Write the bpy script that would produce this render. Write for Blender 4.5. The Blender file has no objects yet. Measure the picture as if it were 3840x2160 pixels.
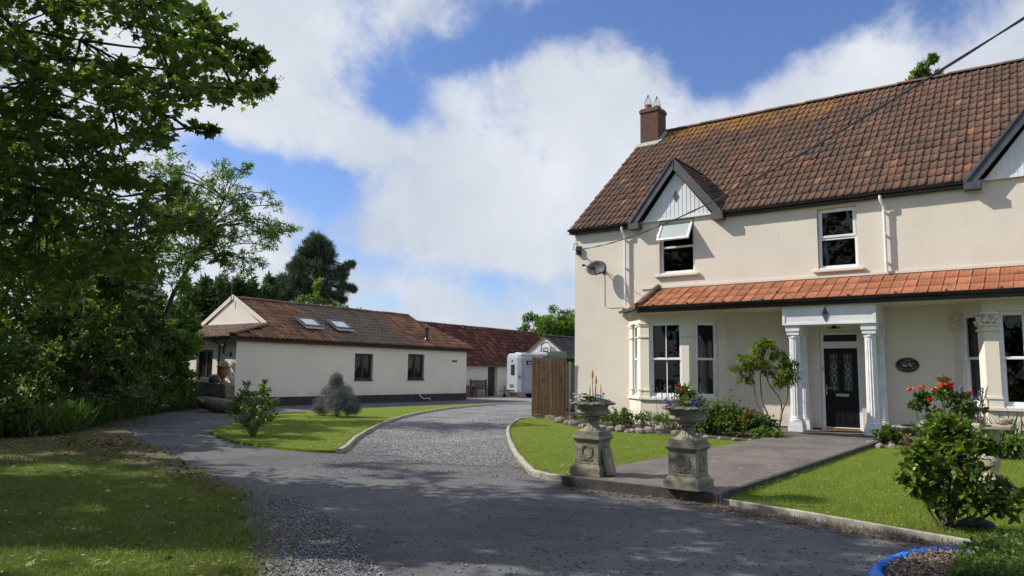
import bpy, math, random
import numpy as np
from mathutils import Vector, Matrix, noise as mnoise
R = math.radians
random.seed(7); rng = np.random.default_rng(7)
C = bpy.context.scene.collection

# ------------------------------------------------------------------ camera
H = 1.45; F_PX = 2747.05; PITCH = .1163; ROLL = .0129; HEAD = .6419
def cam_axes():
    F = Vector((-math.sin(HEAD)*math.cos(PITCH), math.cos(HEAD)*math.cos(PITCH), math.sin(PITCH)))
    Rt = Vector((math.cos(HEAD), math.sin(HEAD), 0)); U = Rt.cross(F)
    c, s = math.cos(ROLL), math.sin(ROLL)
    return Rt*c+U*s, U*c-Rt*s, F
RT, UP, FW = cam_axes()
cam = bpy.data.cameras.new('camera'); co = bpy.data.objects.new('camera', cam); C.objects.link(co)
co.matrix_world = Matrix(((RT.x, UP.x, -FW.x, 0), (RT.y, UP.y, -FW.y, 0), (RT.z, UP.z, -FW.z, H), (0, 0, 0, 1)))
cam.sensor_width = 36; cam.lens = F_PX/3840*36; cam.clip_end = 3000; cam.clip_start = .05
bpy.context.scene.camera = co

def ray(u, v):
    return RT*((u-1920)/F_PX) - UP*((v-1080)/F_PX) + FW
def at_z(u, v, z=0.0):
    d = ray(u, v); t = (z-H)/d.z; return Vector((d.x*t, d.y*t, z))
def at_y(u, v, y):
    d = ray(u, v); t = y/d.y; return Vector((d.x*t, y, H+d.z*t))
def at_x(u, v, x):
    d = ray(u, v); t = x/d.x; return Vector((x, d.y*t, H+d.z*t))
def at_d(u, v, dist):
    d = ray(u, v).normalized()*dist; return Vector((d.x, d.y, H+d.z))

# ------------------------------------------------------------------ light
SUN = Vector((2, 1, -1.84)).normalized()
sl = bpy.data.lights.new('sun', 'SUN'); sl.energy = 4.2; sl.angle = R(.53); sl.color = (1, .93, .82)
so = bpy.data.objects.new('sun', sl); C.objects.link(so); so.rotation_euler = SUN.to_track_quat('-Z', 'Y').to_euler()
so.location = (-30, -15, 40)
vs = bpy.context.scene.view_settings
vs.view_transform = 'Standard'; vs.look = 'None'; vs.exposure = 0.45; vs.gamma = 1
W = bpy.data.worlds.new('World'); bpy.context.scene.world = W; W.use_nodes = True

class NT:
    """tiny node helper"""
    def __init__(s, tree): s.t = tree; s.n = tree.nodes; s.l = tree.links
    def new(s, typ, ins=None, **kw):
        nd = s.n.new(typ)
        for k, v in kw.items(): setattr(nd, k, v)
        for k, v in (ins or {}).items(): s.set(nd, k, v)
        return nd
    def set(s, nd, k, v):
        if isinstance(v, bpy.types.NodeSocket): s.l.new(v, nd.inputs[k])
        elif isinstance(v, bpy.types.Node): s.l.new(v.outputs[0], nd.inputs[k])
        else: nd.inputs[k].default_value = v
    def math(s, op, a, b=0.0, c=None, clamp=False):
        nd = s.new('ShaderNodeMath', operation=op, use_clamp=clamp); s.set(nd, 0, a); s.set(nd, 1, b)
        if c is not None: s.set(nd, 2, c)
        return nd.outputs[0]
    def mix(s, f, a, b, blend='MIX'):
        nd = s.new('ShaderNodeMix', data_type='RGBA', blend_type=blend)
        s.set(nd, 0, f)
        for i, v in ((6, a), (7, b)):
            if isinstance(v, tuple) and len(v) == 3: v = (*v, 1)
            s.set(nd, i, v)
        return nd.outputs[2]
    def ramp(s, f, stops, interp='LINEAR'):
        nd = s.new('ShaderNodeValToRGB'); s.set(nd, 0, f); r = nd.color_ramp; r.interpolation = interp
        while len(r.elements) < len(stops): r.elements.new(.5)
        for e, (p, c) in zip(r.elements, stops):
            e.position = p; e.color = (*c, 1) if isinstance(c, tuple) else (c, c, c, 1)
        return nd.outputs[0]
    def noise(s, vec, scale, detail=3, rough=.55, dist=0.0, out=0):
        nd = s.new('ShaderNodeTexNoise', {'Scale': scale, 'Detail': detail, 'Roughness': rough, 'Distortion': dist})
        if vec is not None: s.set(nd, 'Vector', vec)
        return nd.outputs[out]
    def smooth(s, v, a, b, c=0.0, d=1.0):
        nd = s.new('ShaderNodeMapRange', {'From Min': a, 'From Max': b, 'To Min': c, 'To Max': d}, interpolation_type='SMOOTHSTEP')
        s.set(nd, 0, v); return nd.outputs[0]

def azel(u, v):
    d = ray(u, v).normalized(); return math.atan2(d.x, d.y), math.asin(d.z)

def build_sky():
    t = NT(W.node_tree); t.n.clear()
    tc = t.new('ShaderNodeTexCoord').outputs['Generated']
    sky = t.new('ShaderNodeTexSky', sky_type='NISHITA', sun_disc=False, sun_elevation=math.asin(-SUN.z),
                sun_rotation=math.atan2(-SUN.x, -SUN.y), altitude=30, air_density=1.0, dust_density=.6, ozone_density=2.0)
    sep = t.new('ShaderNodeSeparateXYZ', {0: tc})
    az = t.math('ARCTAN2', sep.outputs[0], sep.outputs[1]); el = t.math('ARCSINE', sep.outputs[2])
    # broad billow warp
    n1 = t.noise(tc, 5.0, 7, .6, .3); n2 = t.noise(tc, 15.0, 7, .62, .2); n3 = t.noise(tc, 2.2, 4, .5)
    # gaps of blue between the clouds: (u, v, half-width, half-height, tilt, weight)
    gaps = [(2720, -20, 760, 120, 0, 1.05), (2620, 210, 170, 190, 35, .9), (2830, 260, 240, 110, -20, .55), (2200, 20, 330, 80, -15, .6), (1760, 190, 260, 60, -12, .75),
            (1430, 300, 190, 130, 25, .95), (1480, 400, 130, 70, 10, .6), (1110, 700, 240, 130, 20, 1.0), (840, 580, 200, 55, 12, .75), (1330, 660, 150, 50, -20, .5),
            (1650, 1030, 520, 60, 8, .7), (1450, 1150, 520, 45, 0, .35), (2140, 1020, 60, 160, 0, .35), (3250, 0, 520, 110, -5, .85), (2750, 160, 420, 100, 0, .4), (3700, 40, 260, 70, -10, .3), (560, 620, 200, 120, 0, .5)]
    acc = None
    for (u, v, a, b, tilt, w) in gaps:
        a0, e0 = azel(u, v); ka = 1/(a/F_PX*1.12); kb = 1/(b/F_PX*1.12)
        dx = t.math('SUBTRACT', az, a0); dy = t.math('SUBTRACT', el, e0); c, s = math.cos(R(tilt)), math.sin(R(tilt))
        # tilt positive: falls to the right in the picture
        x = t.math('MULTIPLY', t.math('SUBTRACT', t.math('MULTIPLY', dx, c), t.math('MULTIPLY', dy, s)), ka)
        y = t.math('MULTIPLY', t.math('ADD', t.math('MULTIPLY', dx, s), t.math('MULTIPLY', dy, c)), kb)
        d2 = t.math('ADD', t.math('MULTIPLY', x, x), t.math('MULTIPLY', y, y))
        g = t.math('MULTIPLY', t.math('EXPONENT', t.math('MULTIPLY', d2, -.9)), w)
        acc = g if acc is None else t.math('ADD', acc, g)
    # beyond the picture: scattered gaps
    far = t.math('GREATER_THAN', t.math('ABSOLUTE', t.math('ADD', az, HEAD)), .95)
    acc = t.math('ADD', acc, t.math('MULTIPLY', far, t.smooth(n3, .42, .62)))
    nn = t.math('ADD', t.math('MULTIPLY', t.math('SUBTRACT', n1, .5), 2.1), t.math('MULTIPLY', t.math('SUBTRACT', n2, .5), 1.5))
    blue = t.smooth(t.math('ADD', acc, nn), .12, 1.12)
    # cloud shading: bright heaps, greyer veils and bases
    sh = t.noise(tc, 3.0, 5, .55, .2); sh2 = t.noise(tc, 9.0, 6, .6, .3)
    shade = t.math('ADD', t.math('MULTIPLY', sh, .65), t.math('MULTIPLY', sh2, .35))
    ccol = t.ramp(shade, [(.34, (.34, .39, .47)), (.50, (.46, .50, .57)), (.66, (.62, .645, .69))])
    glow = None
    for (u, v, a) in ((2230, 330, 330), (1900, 800, 330), (850, 330, 420), (3350, 300, 300)):
        a0, e0 = azel(u, v); dx = t.math('SUBTRACT', az, a0); dy = t.math('SUBTRACT', el, e0); k = F_PX/a
        d2 = t.math('MULTIPLY', t.math('ADD', t.math('MULTIPLY', dx, dx), t.math('MULTIPLY', dy, dy)), k*k)
        g = t.math('EXPONENT', t.math('MULTIPLY', d2, -1.0)); glow = g if glow is None else t.math('ADD', glow, g)
    ccol = t.mix(t.math('MULTIPLY', glow, .5, clamp=True), ccol, (.64, .655, .685))
    hz = t.smooth(el, 0.0, .16, .55, 0.0)
    skyc = t.new('ShaderNodeVectorMath', {0: sky.outputs[0]}, operation='SCALE'); skyc.inputs['Scale'].default_value = .10
    skyc = t.mix(1.0, skyc.outputs[0], (.78, .88, 1.16), 'MULTIPLY')
    skyc = t.mix(hz, skyc, (.42, .52, .66))
    col = t.mix(blue, ccol, skyc)
    bg = t.new('ShaderNodeBackground', {'Color': col, 'Strength': 1.0})
    out = t.new('ShaderNodeOutputWorld'); t.l.new(bg.outputs[0], out.inputs[0])
build_sky()

# ------------------------------------------------------------------ materials
def newmat(name):
    m = bpy.data.materials.new(name); m.use_nodes = True; t = NT(m.node_tree); t.n.clear()
    b = t.new('ShaderNodeBsdfPrincipled'); o = t.new('ShaderNodeOutputMaterial'); t.l.new(b.outputs[0], o.inputs[0])
    return m, t, b, o
def mat(name, c1, c2=None, scale=6, rough=.8, bump=0, bscale=60, metal=0, spec=.4, detail=4, bdist=.01, lo=.35, hi=.65, c3=None, s3=1.2, coat=0):
    m, t, b, o = newmat(name); tc = t.new('ShaderNodeTexCoord').outputs['Object']
    if c2 is None: c2 = tuple(x*.82 for x in c1)
    n = t.noise(tc, scale, detail, .6)
    col = t.mix(t.smooth(n, lo, hi), c1, c2)
    if c3: col = t.mix(t.smooth(t.noise(tc, s3, 5, .65), .55, .72), col, c3)
    t.set(b, 'Base Color', col); b.inputs['Roughness'].default_value = rough; b.inputs['Metallic'].default_value = metal
    b.inputs['Specular IOR Level'].default_value = spec; b.inputs['Coat Weight'].default_value = coat
    if bump:
        bp = t.new('ShaderNodeBump', {'Strength': bump, 'Distance': bdist, 'Height': t.noise(tc, bscale, 4, .6)})
        t.set(b, 'Normal', bp)
    return m
def island_mat(name, stops, rough=.85, blotch=None, bump=.3, bscale=40, extra=None):
    """colour picked per piece (tile, stone, pebble)"""
    m, t, b, o = newmat(name); tc = t.new('ShaderNodeTexCoord').outputs['Object']
    ri = t.new('ShaderNodeNewGeometry').outputs['Random Per Island']
    col = t.ramp(ri, stops)
    col = t.mix(t.smooth(t.noise(tc, 14, 5, .65), .4, .75, 0, .45), col, tuple(x*.45 for x in stops[0][1]))
    if blotch:
        for (c, s, lo, hi, amt) in blotch: col = t.mix(t.smooth(t.noise(tc, s, 6, .7), lo, hi, 0, amt), col, c)
    if extra: col = extra(t, tc, col)
    t.set(b, 'Base Color', col); b.inputs['Roughness'].default_value = rough; b.inputs['Specular IOR Level'].default_value = .25
    t.set(b, 'Normal', t.new('ShaderNodeBump', {'Strength': bump, 'Distance': .01, 'Height': t.noise(tc, bscale, 4, .65)}))
    return m
def leaf_mat(name, dark, light, trans=.45, rough=.5, tint=None, odd=None, spec=.35):
    m, t, b, o = newmat(name)
    ri = t.new('ShaderNodeNewGeometry').outputs['Random Per Island']; tc = t.new('ShaderNodeTexCoord').outputs['Object']
    stops = [(0, dark), (.75, light)]
    if odd: stops += [(.955, light), (.975, odd)]
    col = t.ramp(ri, stops)
    col = t.mix(t.smooth(t.noise(tc, 1.3, 3), .35, .7, 0, .5), col, tuple(x*.7 for x in dark))
    t.set(b, 'Base Color', col); b.inputs['Roughness'].default_value = rough; b.inputs['Specular IOR Level'].default_value = spec
    tr = t.new('ShaderNodeBsdfTranslucent', {'Color': t.mix(1.0, col, tint or (1.25, 1.5, .55), 'MULTIPLY')})
    mx = t.new('ShaderNodeMixShader', {0: trans}); t.l.new(b.outputs[0], mx.inputs[1]); t.l.new(tr.outputs[0], mx.inputs[2]); t.l.new(mx.outputs[0], o.inputs[0])
    return m
def stucco(name, c, stain=(.42, .38, .30), bump=.55, bscale=34, shadec=None):
    m, t, b, o = newmat(name); tc = t.new('ShaderNodeTexCoord').outputs['Object']
    col = t.mix(t.smooth(t.noise(tc, .7, 5, .6), .38, .68, 0, .55), c, tuple(x*.88 for x in c))
    col = t.mix(t.smooth(t.noise(tc, 22, 4, .6), .45, .75, 0, .35), col, tuple(x*.8 for x in c))
    mp = t.new('ShaderNodeMapping', {0: tc}); mp.inputs['Scale'].default_value = (5, 5, .45)
    col = t.mix(t.smooth(t.noise(mp.outputs[0], 1.6, 6, .68), .56, .80, 0, .26), col, stain)
    sz = t.new('ShaderNodeSeparateXYZ', {0: tc}).outputs[2]
    col = t.mix(t.math('MULTIPLY', t.smooth(sz, .75, .15), t.smooth(t.noise(tc, 3.5, 5, .7), .35, .7, 0, .55)), col, (.30, .27, .20))
    t.set(b, 'Base Color', col); b.inputs['Roughness'].default_value = .92; b.inputs['Specular IOR Level'].default_value = .2
    nz = t.noise(tc, bscale, 5, .62, 1.6); nl = t.noise(tc, 4, 3, .5)
    h = t.math('ADD', nz, t.math('MULTIPLY', nl, .5))
    t.set(b, 'Normal', t.new('ShaderNodeBump', {'Strength': bump, 'Distance': .012, 'Height': h}))
    return m
M = {}
M['stucco'] = stucco('cream_render', (.74, .68, .585), bump=.5, bscale=24)
M['stucco2'] = stucco('cottage_render', (.76, .72, .63), bump=.25, bscale=20)
M['trim'] = stucco('painted_masonry', (.75, .69, .585), bump=.18, bscale=20)
M['plinth'] = mat('black_plinth_paint', (.022, .022, .028), (.04, .04, .045), 3, .7, .4, 30)
M['white'] = mat('white_gloss_paint', (.78, .79, .80), (.70, .71, .73), 3, .35, .05, 20, spec=.5)
M['upvc'] = mat('white_window_frame', (.80, .81, .83), (.74, .75, .78), 5, .28, spec=.5)
M['colwhite'] = mat('white_column_paint', (.76, .77, .78), (.66, .67, .68), 5, .55, .15, 40)
M['grey'] = mat('slate_grey_board', (.06, .064, .078), (.085, .09, .105), 4, .5, .1, 20)
M['gutter'] = mat('black_gutter_plastic', (.012, .011, .013), (.03, .026, .03), 3, .32, spec=.5)
M['brown'] = mat('dark_brown_wood', (.035, .018, .014), (.055, .03, .022), 14, .55, .2, 50)
M['black'] = mat('black_door_paint', (.008, .009, .012), (.012, .013, .016), 6, .35, spec=.2)
M['steel'] = mat('brushed_steel', (.55, .55, .53), (.4, .4, .39), 30, .35, metal=1)
M['brass'] = mat('brass_sill', (.62, .45, .16), (.5, .34, .1), 10, .35, metal=.9)
M['lead'] = mat('lead_flashing', (.26, .29, .29), (.36, .40, .38), 9, .7, .3, 30)
M['stone'] = mat('weathered_stone', (.30, .275, .20), (.19, .175, .13), 7, .9, .9, 45, c3=(.06, .056, .045), s3=4.5, bdist=.012)
M['stonedark'] = mat('lichened_stone_rim', (.085, .08, .07), (.19, .18, .15), 26, .95, 1.0, 70, bdist=.015)
M['stonepale'] = mat('pale_cast_stone', (.42, .38, .30), (.28, .25, .19), 6, .9, .6, 40)
M['rock'] = island_mat('rockery_stone', [(0, (.14, .13, .115)), (.5, (.22, .20, .17)), (1, (.30, .27, .23))], bump=.9, bscale=18)
M['terra'] = mat('terracotta', (.36, .15, .085), (.26, .11, .07), 8, .85, .2, 40)
M['hemp'] = mat('timber_pale', (.50, .42, .30), (.36, .30, .21), 18, .8, .3, 40)
M['oldwood'] = mat('weathered_timber', (.19, .15, .115), (.10, .08, .06), 10, .85, .4, 40)
M['bark'] = mat('bark', (.10, .085, .065), (.045, .038, .03), 12, .95, .9, 30, bdist=.03)
M['barkpale'] = mat('pale_bark', (.27, .23, .18), (.14, .115, .085), 9, .9, .8, 26, bdist=.03)
M['stem'] = mat('brown_stem', (.22, .15, .10), (.13, .09, .06), 18, .85, .5, 50)
M['soil'] = mat('garden_soil', (.055, .042, .032), (.10, .078, .058), 9, 1, 1, 24, bdist=.04)
M['kerb'] = mat('concrete_kerb', (.40, .38, .33), (.27, .26, .22), 8, .9, .5, 50, c3=(.14, .14, .09), s3=3)
M['cable'] = mat('cable_rubber', (.012, .012, .02), None, 3, .5)
M['dish'] = mat('grey_dish_mesh', (.075, .072, .072), (.055, .053, .053), 8, .6)
M['tank'] = mat('green_tank_plastic', (.022, .042, .038), (.03, .052, .047), 3, .75, spec=.15)
M['trailer'] = mat('silver_trailer_panel', (.34, .37, .42), (.31, .34, .385), 2, .35, spec=.5)
M['rubber'] = mat('black_rubber', (.015, .015, .016), None, 8, .8)
M['marking'] = mat('grey_hatch', (.10, .10, .11), None, 6, .6)
M['chassis'] = mat('galvanised_steel', (.12, .12, .125), (.2, .2, .2), 12, .5, metal=.5)
M['tarp'] = mat('blue_tarpaulin', (.014, .20, .78), (.010, .14, .62), 8, .38, .5, 18, bdist=.02)
M['curtain'] = mat('net_curtain', (.42, .40, .37), (.30, .29, .27), 16, .9)
M['room'] = mat('dark_room', (.012, .011, .011), None, 2, .9)
M['skyl'] = mat('skylight_glass', (.30, .36, .42), (.36, .42, .48), 2, .08, spec=1.0, coat=1)
M['chip'] = island_mat('wood_chip', [(0, (.12, .085, .06)), (.5, (.24, .18, .13)), (1, (.38, .30, .22))], bump=.4)
M['pebble'] = island_mat('gravel_chipping', [(0, (.12, .12, .13)), (.5, (.21, .21, .22)), (.9, (.33, .33, .34)), (1, (.46, .45, .43))], bump=.2)
M['litter'] = island_mat('fallen_leaf', [(0, (.08, .045, .02)), (.35, (.15, .085, .035)), (.8, (.22, .145, .055)), (1, (.38, .26, .07))], bump=.1)
M['litterg'] = island_mat('green_fallen_leaf', [(0, (.10, .13, .04)), (.5, (.20, .24, .08)), (1, (.34, .36, .15))], bump=.1)
M['backboard'] = mat('backboard_line', (.06, .06, .07), None, 3, .6)
M['darkrim'] = mat('orange_rim', (.30, .06, .04), None, 3, .6)
M['letter'] = mat('sign_lettering', (.34, .27, .21), None, 30, .6)
M['signart'] = mat('sign_painted_art', (.50, .50, .50), (.36, .36, .37), 40, .6)
M['signgreen'] = mat('sign_painted_green', (.12, .20, .17), None, 30, .6)
M['signblack'] = mat('sign_black', (.012, .009, .011), (.02, .014, .016), 10, .45)
M['pond'] = mat('glazed_green_pot', (.05, .09, .085), (.08, .12, .11), 6, .25, spec=.6)
M['leadwork'] = mat('lead_came', (.42, .43, .40), None, 10, .5)
M['doorglass'] = mat('obscured_door_glass', (.03, .034, .034), (.045, .05, .05), 60, .18, .3, 120, spec=.6)
M['mat'] = mat('brown_doormat', (.08, .05, .045), (.12, .075, .06), 40, 1, .6, 80)
def glass_mat():
    m, t, b, o = newmat('window_glass')
    gl = t.new('ShaderNodeBsdfGlossy', {'Color': (1, 1, 1, 1), 'Roughness': .02}); tr = t.new('ShaderNodeBsdfTransparent', {'Color': (.62, .65, .66, 1)})
    fr = t.new('ShaderNodeFresnel', {'IOR': 1.45})
    tc = t.new('ShaderNodeTexCoord').outputs['Object']
    bp = t.new('ShaderNodeBump', {'Strength': .15, 'Distance': .02, 'Height': t.noise(tc, 1.7, 2)}); t.set(gl, 'Normal', bp)
    mx = t.new('ShaderNodeMixShader', {0: fr}); t.l.new(tr.outputs[0], mx.inputs[1]); t.l.new(gl.outputs[0], mx.inputs[2]); t.l.new(mx.outputs[0], o.inputs[0])
    return m
M['glass'] = glass_mat()
M['frost'] = mat('frosted_pane', (.42, .47, .46), (.38, .43, .42), 3, .15, spec=.6)

def lichen(t, tc, col):   # orange lichen spread over the courses under the ridge, thicker to the left
    s = t.new('ShaderNodeSeparateXYZ', {0: tc}); z = s.outputs[2]; x = s.outputs[0]
    k = t.math('ADD', t.smooth(z, 8.6, 10.4), t.math('MULTIPLY', t.smooth(x, -2.5, 3.0), -.8))
    nz = t.noise(tc, 1.1, 6, .7)
    f = t.smooth(t.math('ADD', t.math('MULTIPLY', k, .5), nz), .80, 1.10, 0, .7)
    col = t.mix(f, col, (.34, .17, .035))
    return t.mix(t.smooth(t.noise(tc, 5, 6, .75), .72, .78, 0, .5), col, (.40, .34, .25))
M['tile'] = island_mat('brown_clay_tile', [(0, (.10, .066, .050)), (.4, (.125, .076, .055)), (.75, (.15, .084, .058)), (.94, (.175, .088, .057)), (.985, (.25, .11, .065)), (1, (.26, .17, .10))], extra=lichen, bump=.5, blotch=[((.06, .05, .044), .45, .45, .7, .55), ((.20, .095, .06), 1.6, .55, .75, .5)])
M['tile_orange'] = island_mat('orange_clay_tile', [(0, (.31, .115, .06)), (.5, (.37, .14, .07)), (.88, (.42, .165, .085)), (1, (.26, .12, .07))], blotch=[((.13, .085, .065), 2.6, .52, .66, .75), ((.20, .19, .16), 7, .62, .72, .5)], bump=.3)
def grime(t, tc, col):
    s = t.new('ShaderNodeSeparateXYZ', {0: tc}); y = s.outputs[1]
    n = t.noise(tc, .9, 4, .6)
    f = t.smooth(t.math('ADD', t.math('MULTIPLY', n, 1.0), t.math('MULTIPLY', t.smooth(y, 3.5, 6), t.smooth(y, 11, 8.6))), .72, 1.25, 0, .9)
    return t.mix(t.math('MULTIPLY', f, t.smooth(t.noise(tc, 3.5, 3), .3, .6, .35, .95)), col, (.15, .14, .12))
M['pantile'] = island_mat('clay_pantile', [(0, (.16, .092, .06)), (.4, (.26, .14, .085)), (.8, (.35, .175, .10)), (1, (.44, .23, .14))], extra=grime, bump=.4)
M['pantile_red'] = island_mat('dark_red_pantile', [(0, (.085, .036, .029)), (.5, (.14, .055, .040)), (.85, (.20, .078, .052)), (1, (.31, .13, .085))], bump=.4)
M['tile_grey'] = island_mat('grey_concrete_tile', [(0, (.06, .058, .055)), (1, (.12, .115, .105))], bump=.4)
M['tile_hip'] = island_mat('brown_lean_to_tile', [(0, (.10, .07, .055)), (.5, (.14, .09, .07)), (1, (.19, .115, .085))], bump=.4)
M['ridge'] = island_mat('ridge_tile', [(0, (.12, .08, .06)), (.5, (.16, .10, .075)), (1, (.21, .12, .085))], bump=.6, blotch=[((.30, .28, .24), 9, .62, .75, .6)])
def brick_mat():
    m, t, b, o = newmat('chimney_brick'); tc = t.new('ShaderNodeTexCoord').outputs['Object']; s = t.new('ShaderNodeSeparateXYZ', {0: tc})
    xy = t.math('ADD', s.outputs[0], s.outputs[1]); v = t.new('ShaderNodeCombineXYZ', {0: xy, 1: s.outputs[2]})
    br = t.new('ShaderNodeTexBrick', {'Vector': v, 'Color1': (.15, .062, .042, 1), 'Color2': (.095, .045, .035, 1), 'Mortar': (.12, .095, .075, 1), 'Scale': 1.0, 'Mortar Size': .007, 'Brick Width': .225, 'Row Height': .075, 'Bias': 0.0})
    col = t.mix(t.smooth(t.noise(tc, 12, 5, .6), .5, .8, 0, .6), br.outputs[0], (.05, .035, .028))
    t.set(b, 'Base Color', col); b.inputs['Roughness'].default_value = .95
    t.set(b, 'Normal', t.new('ShaderNodeBump', {'Strength': .9, 'Distance': .01, 'Height': t.math('SUBTRACT', t.noise(tc, 50, 3), br.outputs['Fac'])}))
    return m
M['brick'] = brick_mat()
def grass_mat(name, a, b_, c, dry=(.30, .22, .10), drywt=.0):
    m, t, b, o = newmat(name); tc = t.new('ShaderNodeTexCoord').outputs['Object']
    col = t.mix(t.smooth(t.noise(tc, .9, 4, .6), .3, .7), a, b_)
    col = t.mix(t.smooth(t.noise(tc, 9, 5, .7), .35, .7, 0, .75), col, c)
    col = t.mix(t.smooth(t.noise(tc, 42, 4, .7), .45, .75, 0, .55), col, tuple(x*1.7 for x in a))
    mw = t.new('ShaderNodeTexWave', {'Vector': tc, 'Scale': .55, 'Distortion': 2.5, 'Detail': 3.0, 'Detail Scale': 1.5}); col = t.mix(t.smooth(mw.outputs[1], .2, .8, 0, .22), col, c)
    if drywt: col = t.mix(t.smooth(t.noise(tc, 1.6, 6, .72), .56, .72, 0, drywt), col, dry)
    t.set(b, 'Base Color', col); b.inputs['Roughness'].default_value = .9; b.inputs['Specular IOR Level'].default_value = .15
    t.set(b, 'Normal', t.new('ShaderNodeBump', {'Strength': 1.0, 'Distance': .05, 'Height': t.noise(tc, 55, 5, .75)}))
    return m
M['grass'] = grass_mat('mown_grass', (.20, .26, .028), (.16, .22, .024), (.105, .155, .019), drywt=.5, dry=(.24, .21, .07))
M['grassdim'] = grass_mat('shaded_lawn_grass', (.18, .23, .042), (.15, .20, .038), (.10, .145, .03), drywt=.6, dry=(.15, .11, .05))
M['field'] = grass_mat('field_grass', (.10, .15, .035), (.07, .12, .03), (.06, .09, .02))
M['blade'] = leaf_mat('grass_blade', (.13, .19, .022), (.25, .32, .042), trans=.3, rough=.7)
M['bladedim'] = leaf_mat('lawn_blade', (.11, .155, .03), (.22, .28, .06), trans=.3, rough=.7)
def tarmac(name, base, chips, crack=True, browns=.0, vs_=85.0, amt=.6):
    m, t, b, o = newmat(name); tc = t.new('ShaderNodeTexCoord').outputs['Object']
    mp = t.new('ShaderNodeMapping', {0: tc}); mp.inputs['Rotation'].default_value = (0, 0, .95); mp.inputs['Scale'].default_value = (.9, .16, 1)
    wear = t.noise(mp.outputs[0], .9, 5, .6, .4)
    col = t.mix(t.smooth(wear, .38, .62), base, tuple(x*.62 for x in base))
    col = t.mix(t.smooth(t.noise(tc, 1.3, 7, .7), .38, .68, 0, .6), col, tuple(x*1.22 for x in base))
    vo = t.new('ShaderNodeTexVoronoi', {'Vector': tc, 'Scale': vs_}); vr = t.new('ShaderNodeSeparateColor', {0: vo.outputs['Color']})
    f = t.math('MULTIPLY', t.smooth(vr.outputs[0], .3, 1.0), t.smooth(t.noise(tc, .6, 6, .7), .38, .62, .15, amt))
    col = t.mix(f, col, chips)
    col = t.mix(t.smooth(vr.outputs[1], .6, 1.0, 0, .5*amt), col, tuple(x*.4 for x in base))
    if browns:
        col = t.mix(t.smooth(t.noise(tc, .8, 7, .75), .52, .72, 0, browns), col, (.12, .088, .062))
        col = t.mix(t.smooth(t.noise(tc, 3.1, 7, .78), .60, .70, 0, browns*.8), col, (.055, .05, .045))
    if crack:
        vc = t.new('ShaderNodeTexVoronoi', {'Vector': t.mix(.3, tc, t.noise(tc, 1.2, 6, .7, 0, 1)), 'Scale': .8}, feature='DISTANCE_TO_EDGE')
        col = t.mix(t.math('MULTIPLY', t.smooth(vc.outputs[0], .0, .006, .5, 0), t.smooth(t.noise(tc, .4, 3), .5, .6)), col, (.03, .03, .03))
    t.set(b, 'Base Color', col); b.inputs['Roughness'].default_value = .9; b.inputs['Specular IOR Level'].default_value = .25
    h = t.math('ADD', t.math('MULTIPLY', vo.outputs['Distance'], -.9*amt), t.noise(tc, 30, 4, .6))
    t.set(b, 'Normal', t.new('ShaderNodeBump', {'Strength': .8, 'Distance': .012, 'Height': h}))
    return m
M['tarmac'] = tarmac('worn_tarmac', (.120, .120, .128), (.19, .19, .198), browns=.7, amt=.5)
M['gravel'] = tarmac('loose_gravel', (.165, .165, .172), (.38, .38, .39), crack=False, browns=.3, vs_=48.0, amt=1.0)
M['yard'] = mat('yard_concrete', (.23, .22, .20), (.18, .175, .165), 2, .9, .4, 40)
M['yardtar'] = tarmac('smooth_tarmac', (.13, .13, .145), (.19, .19, .20), amt=.3)
def path_mat():
    m, t, b, o = newmat('path_concrete'); tc = t.new('ShaderNodeTexCoord').outputs['Object']
    col = t.mix(t.smooth(t.noise(tc, 1.1, 6, .65), .35, .65), (.155, .13, .115), (.095, .082, .078))
    col = t.mix(t.smooth(t.noise(tc, 6.5, 6, .72), .60, .68, 0, .8), col, (.33, .32, .29))
    col = t.mix(t.smooth(t.noise(tc, 2.2, 6, .7), .58, .7, 0, .6), col, (.055, .05, .048))
    t.set(b, 'Base Color', col); b.inputs['Roughness'].default_value = .9
    t.set(b, 'Normal', t.new('ShaderNodeBump', {'Strength': .5, 'Distance': .012, 'Height': t.noise(tc, 30, 5, .65)}))
    return m
M['path'] = path_mat()
M['step'] = mat('path_edge_concrete', (.075, .068, .062), (.045, .042, .04), 7, .95, .8, 30, c3=(.10, .11, .05), s3=3)
def reed_mat():
    m, t, b, o = newmat('reed_stems')
    ri = t.new('ShaderNodeNewGeometry').outputs['Random Per Island']; tc = t.new('ShaderNodeTexCoord').outputs['Object']
    col = t.ramp(ri, [(0, (.13, .08, .045)), (.4, (.27, .165, .095)), (.8, (.42, .27, .16)), (1, (.58, .41, .26))])
    col = t.mix(t.smooth(t.noise(tc, 7, 5, .7), .5, .75, 0, .6), col, (.06, .035, .022))
    t.set(b, 'Base Color', col); b.inputs['Roughness'].default_value = .75
    return m
M['reed'] = reed_mat()
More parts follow.
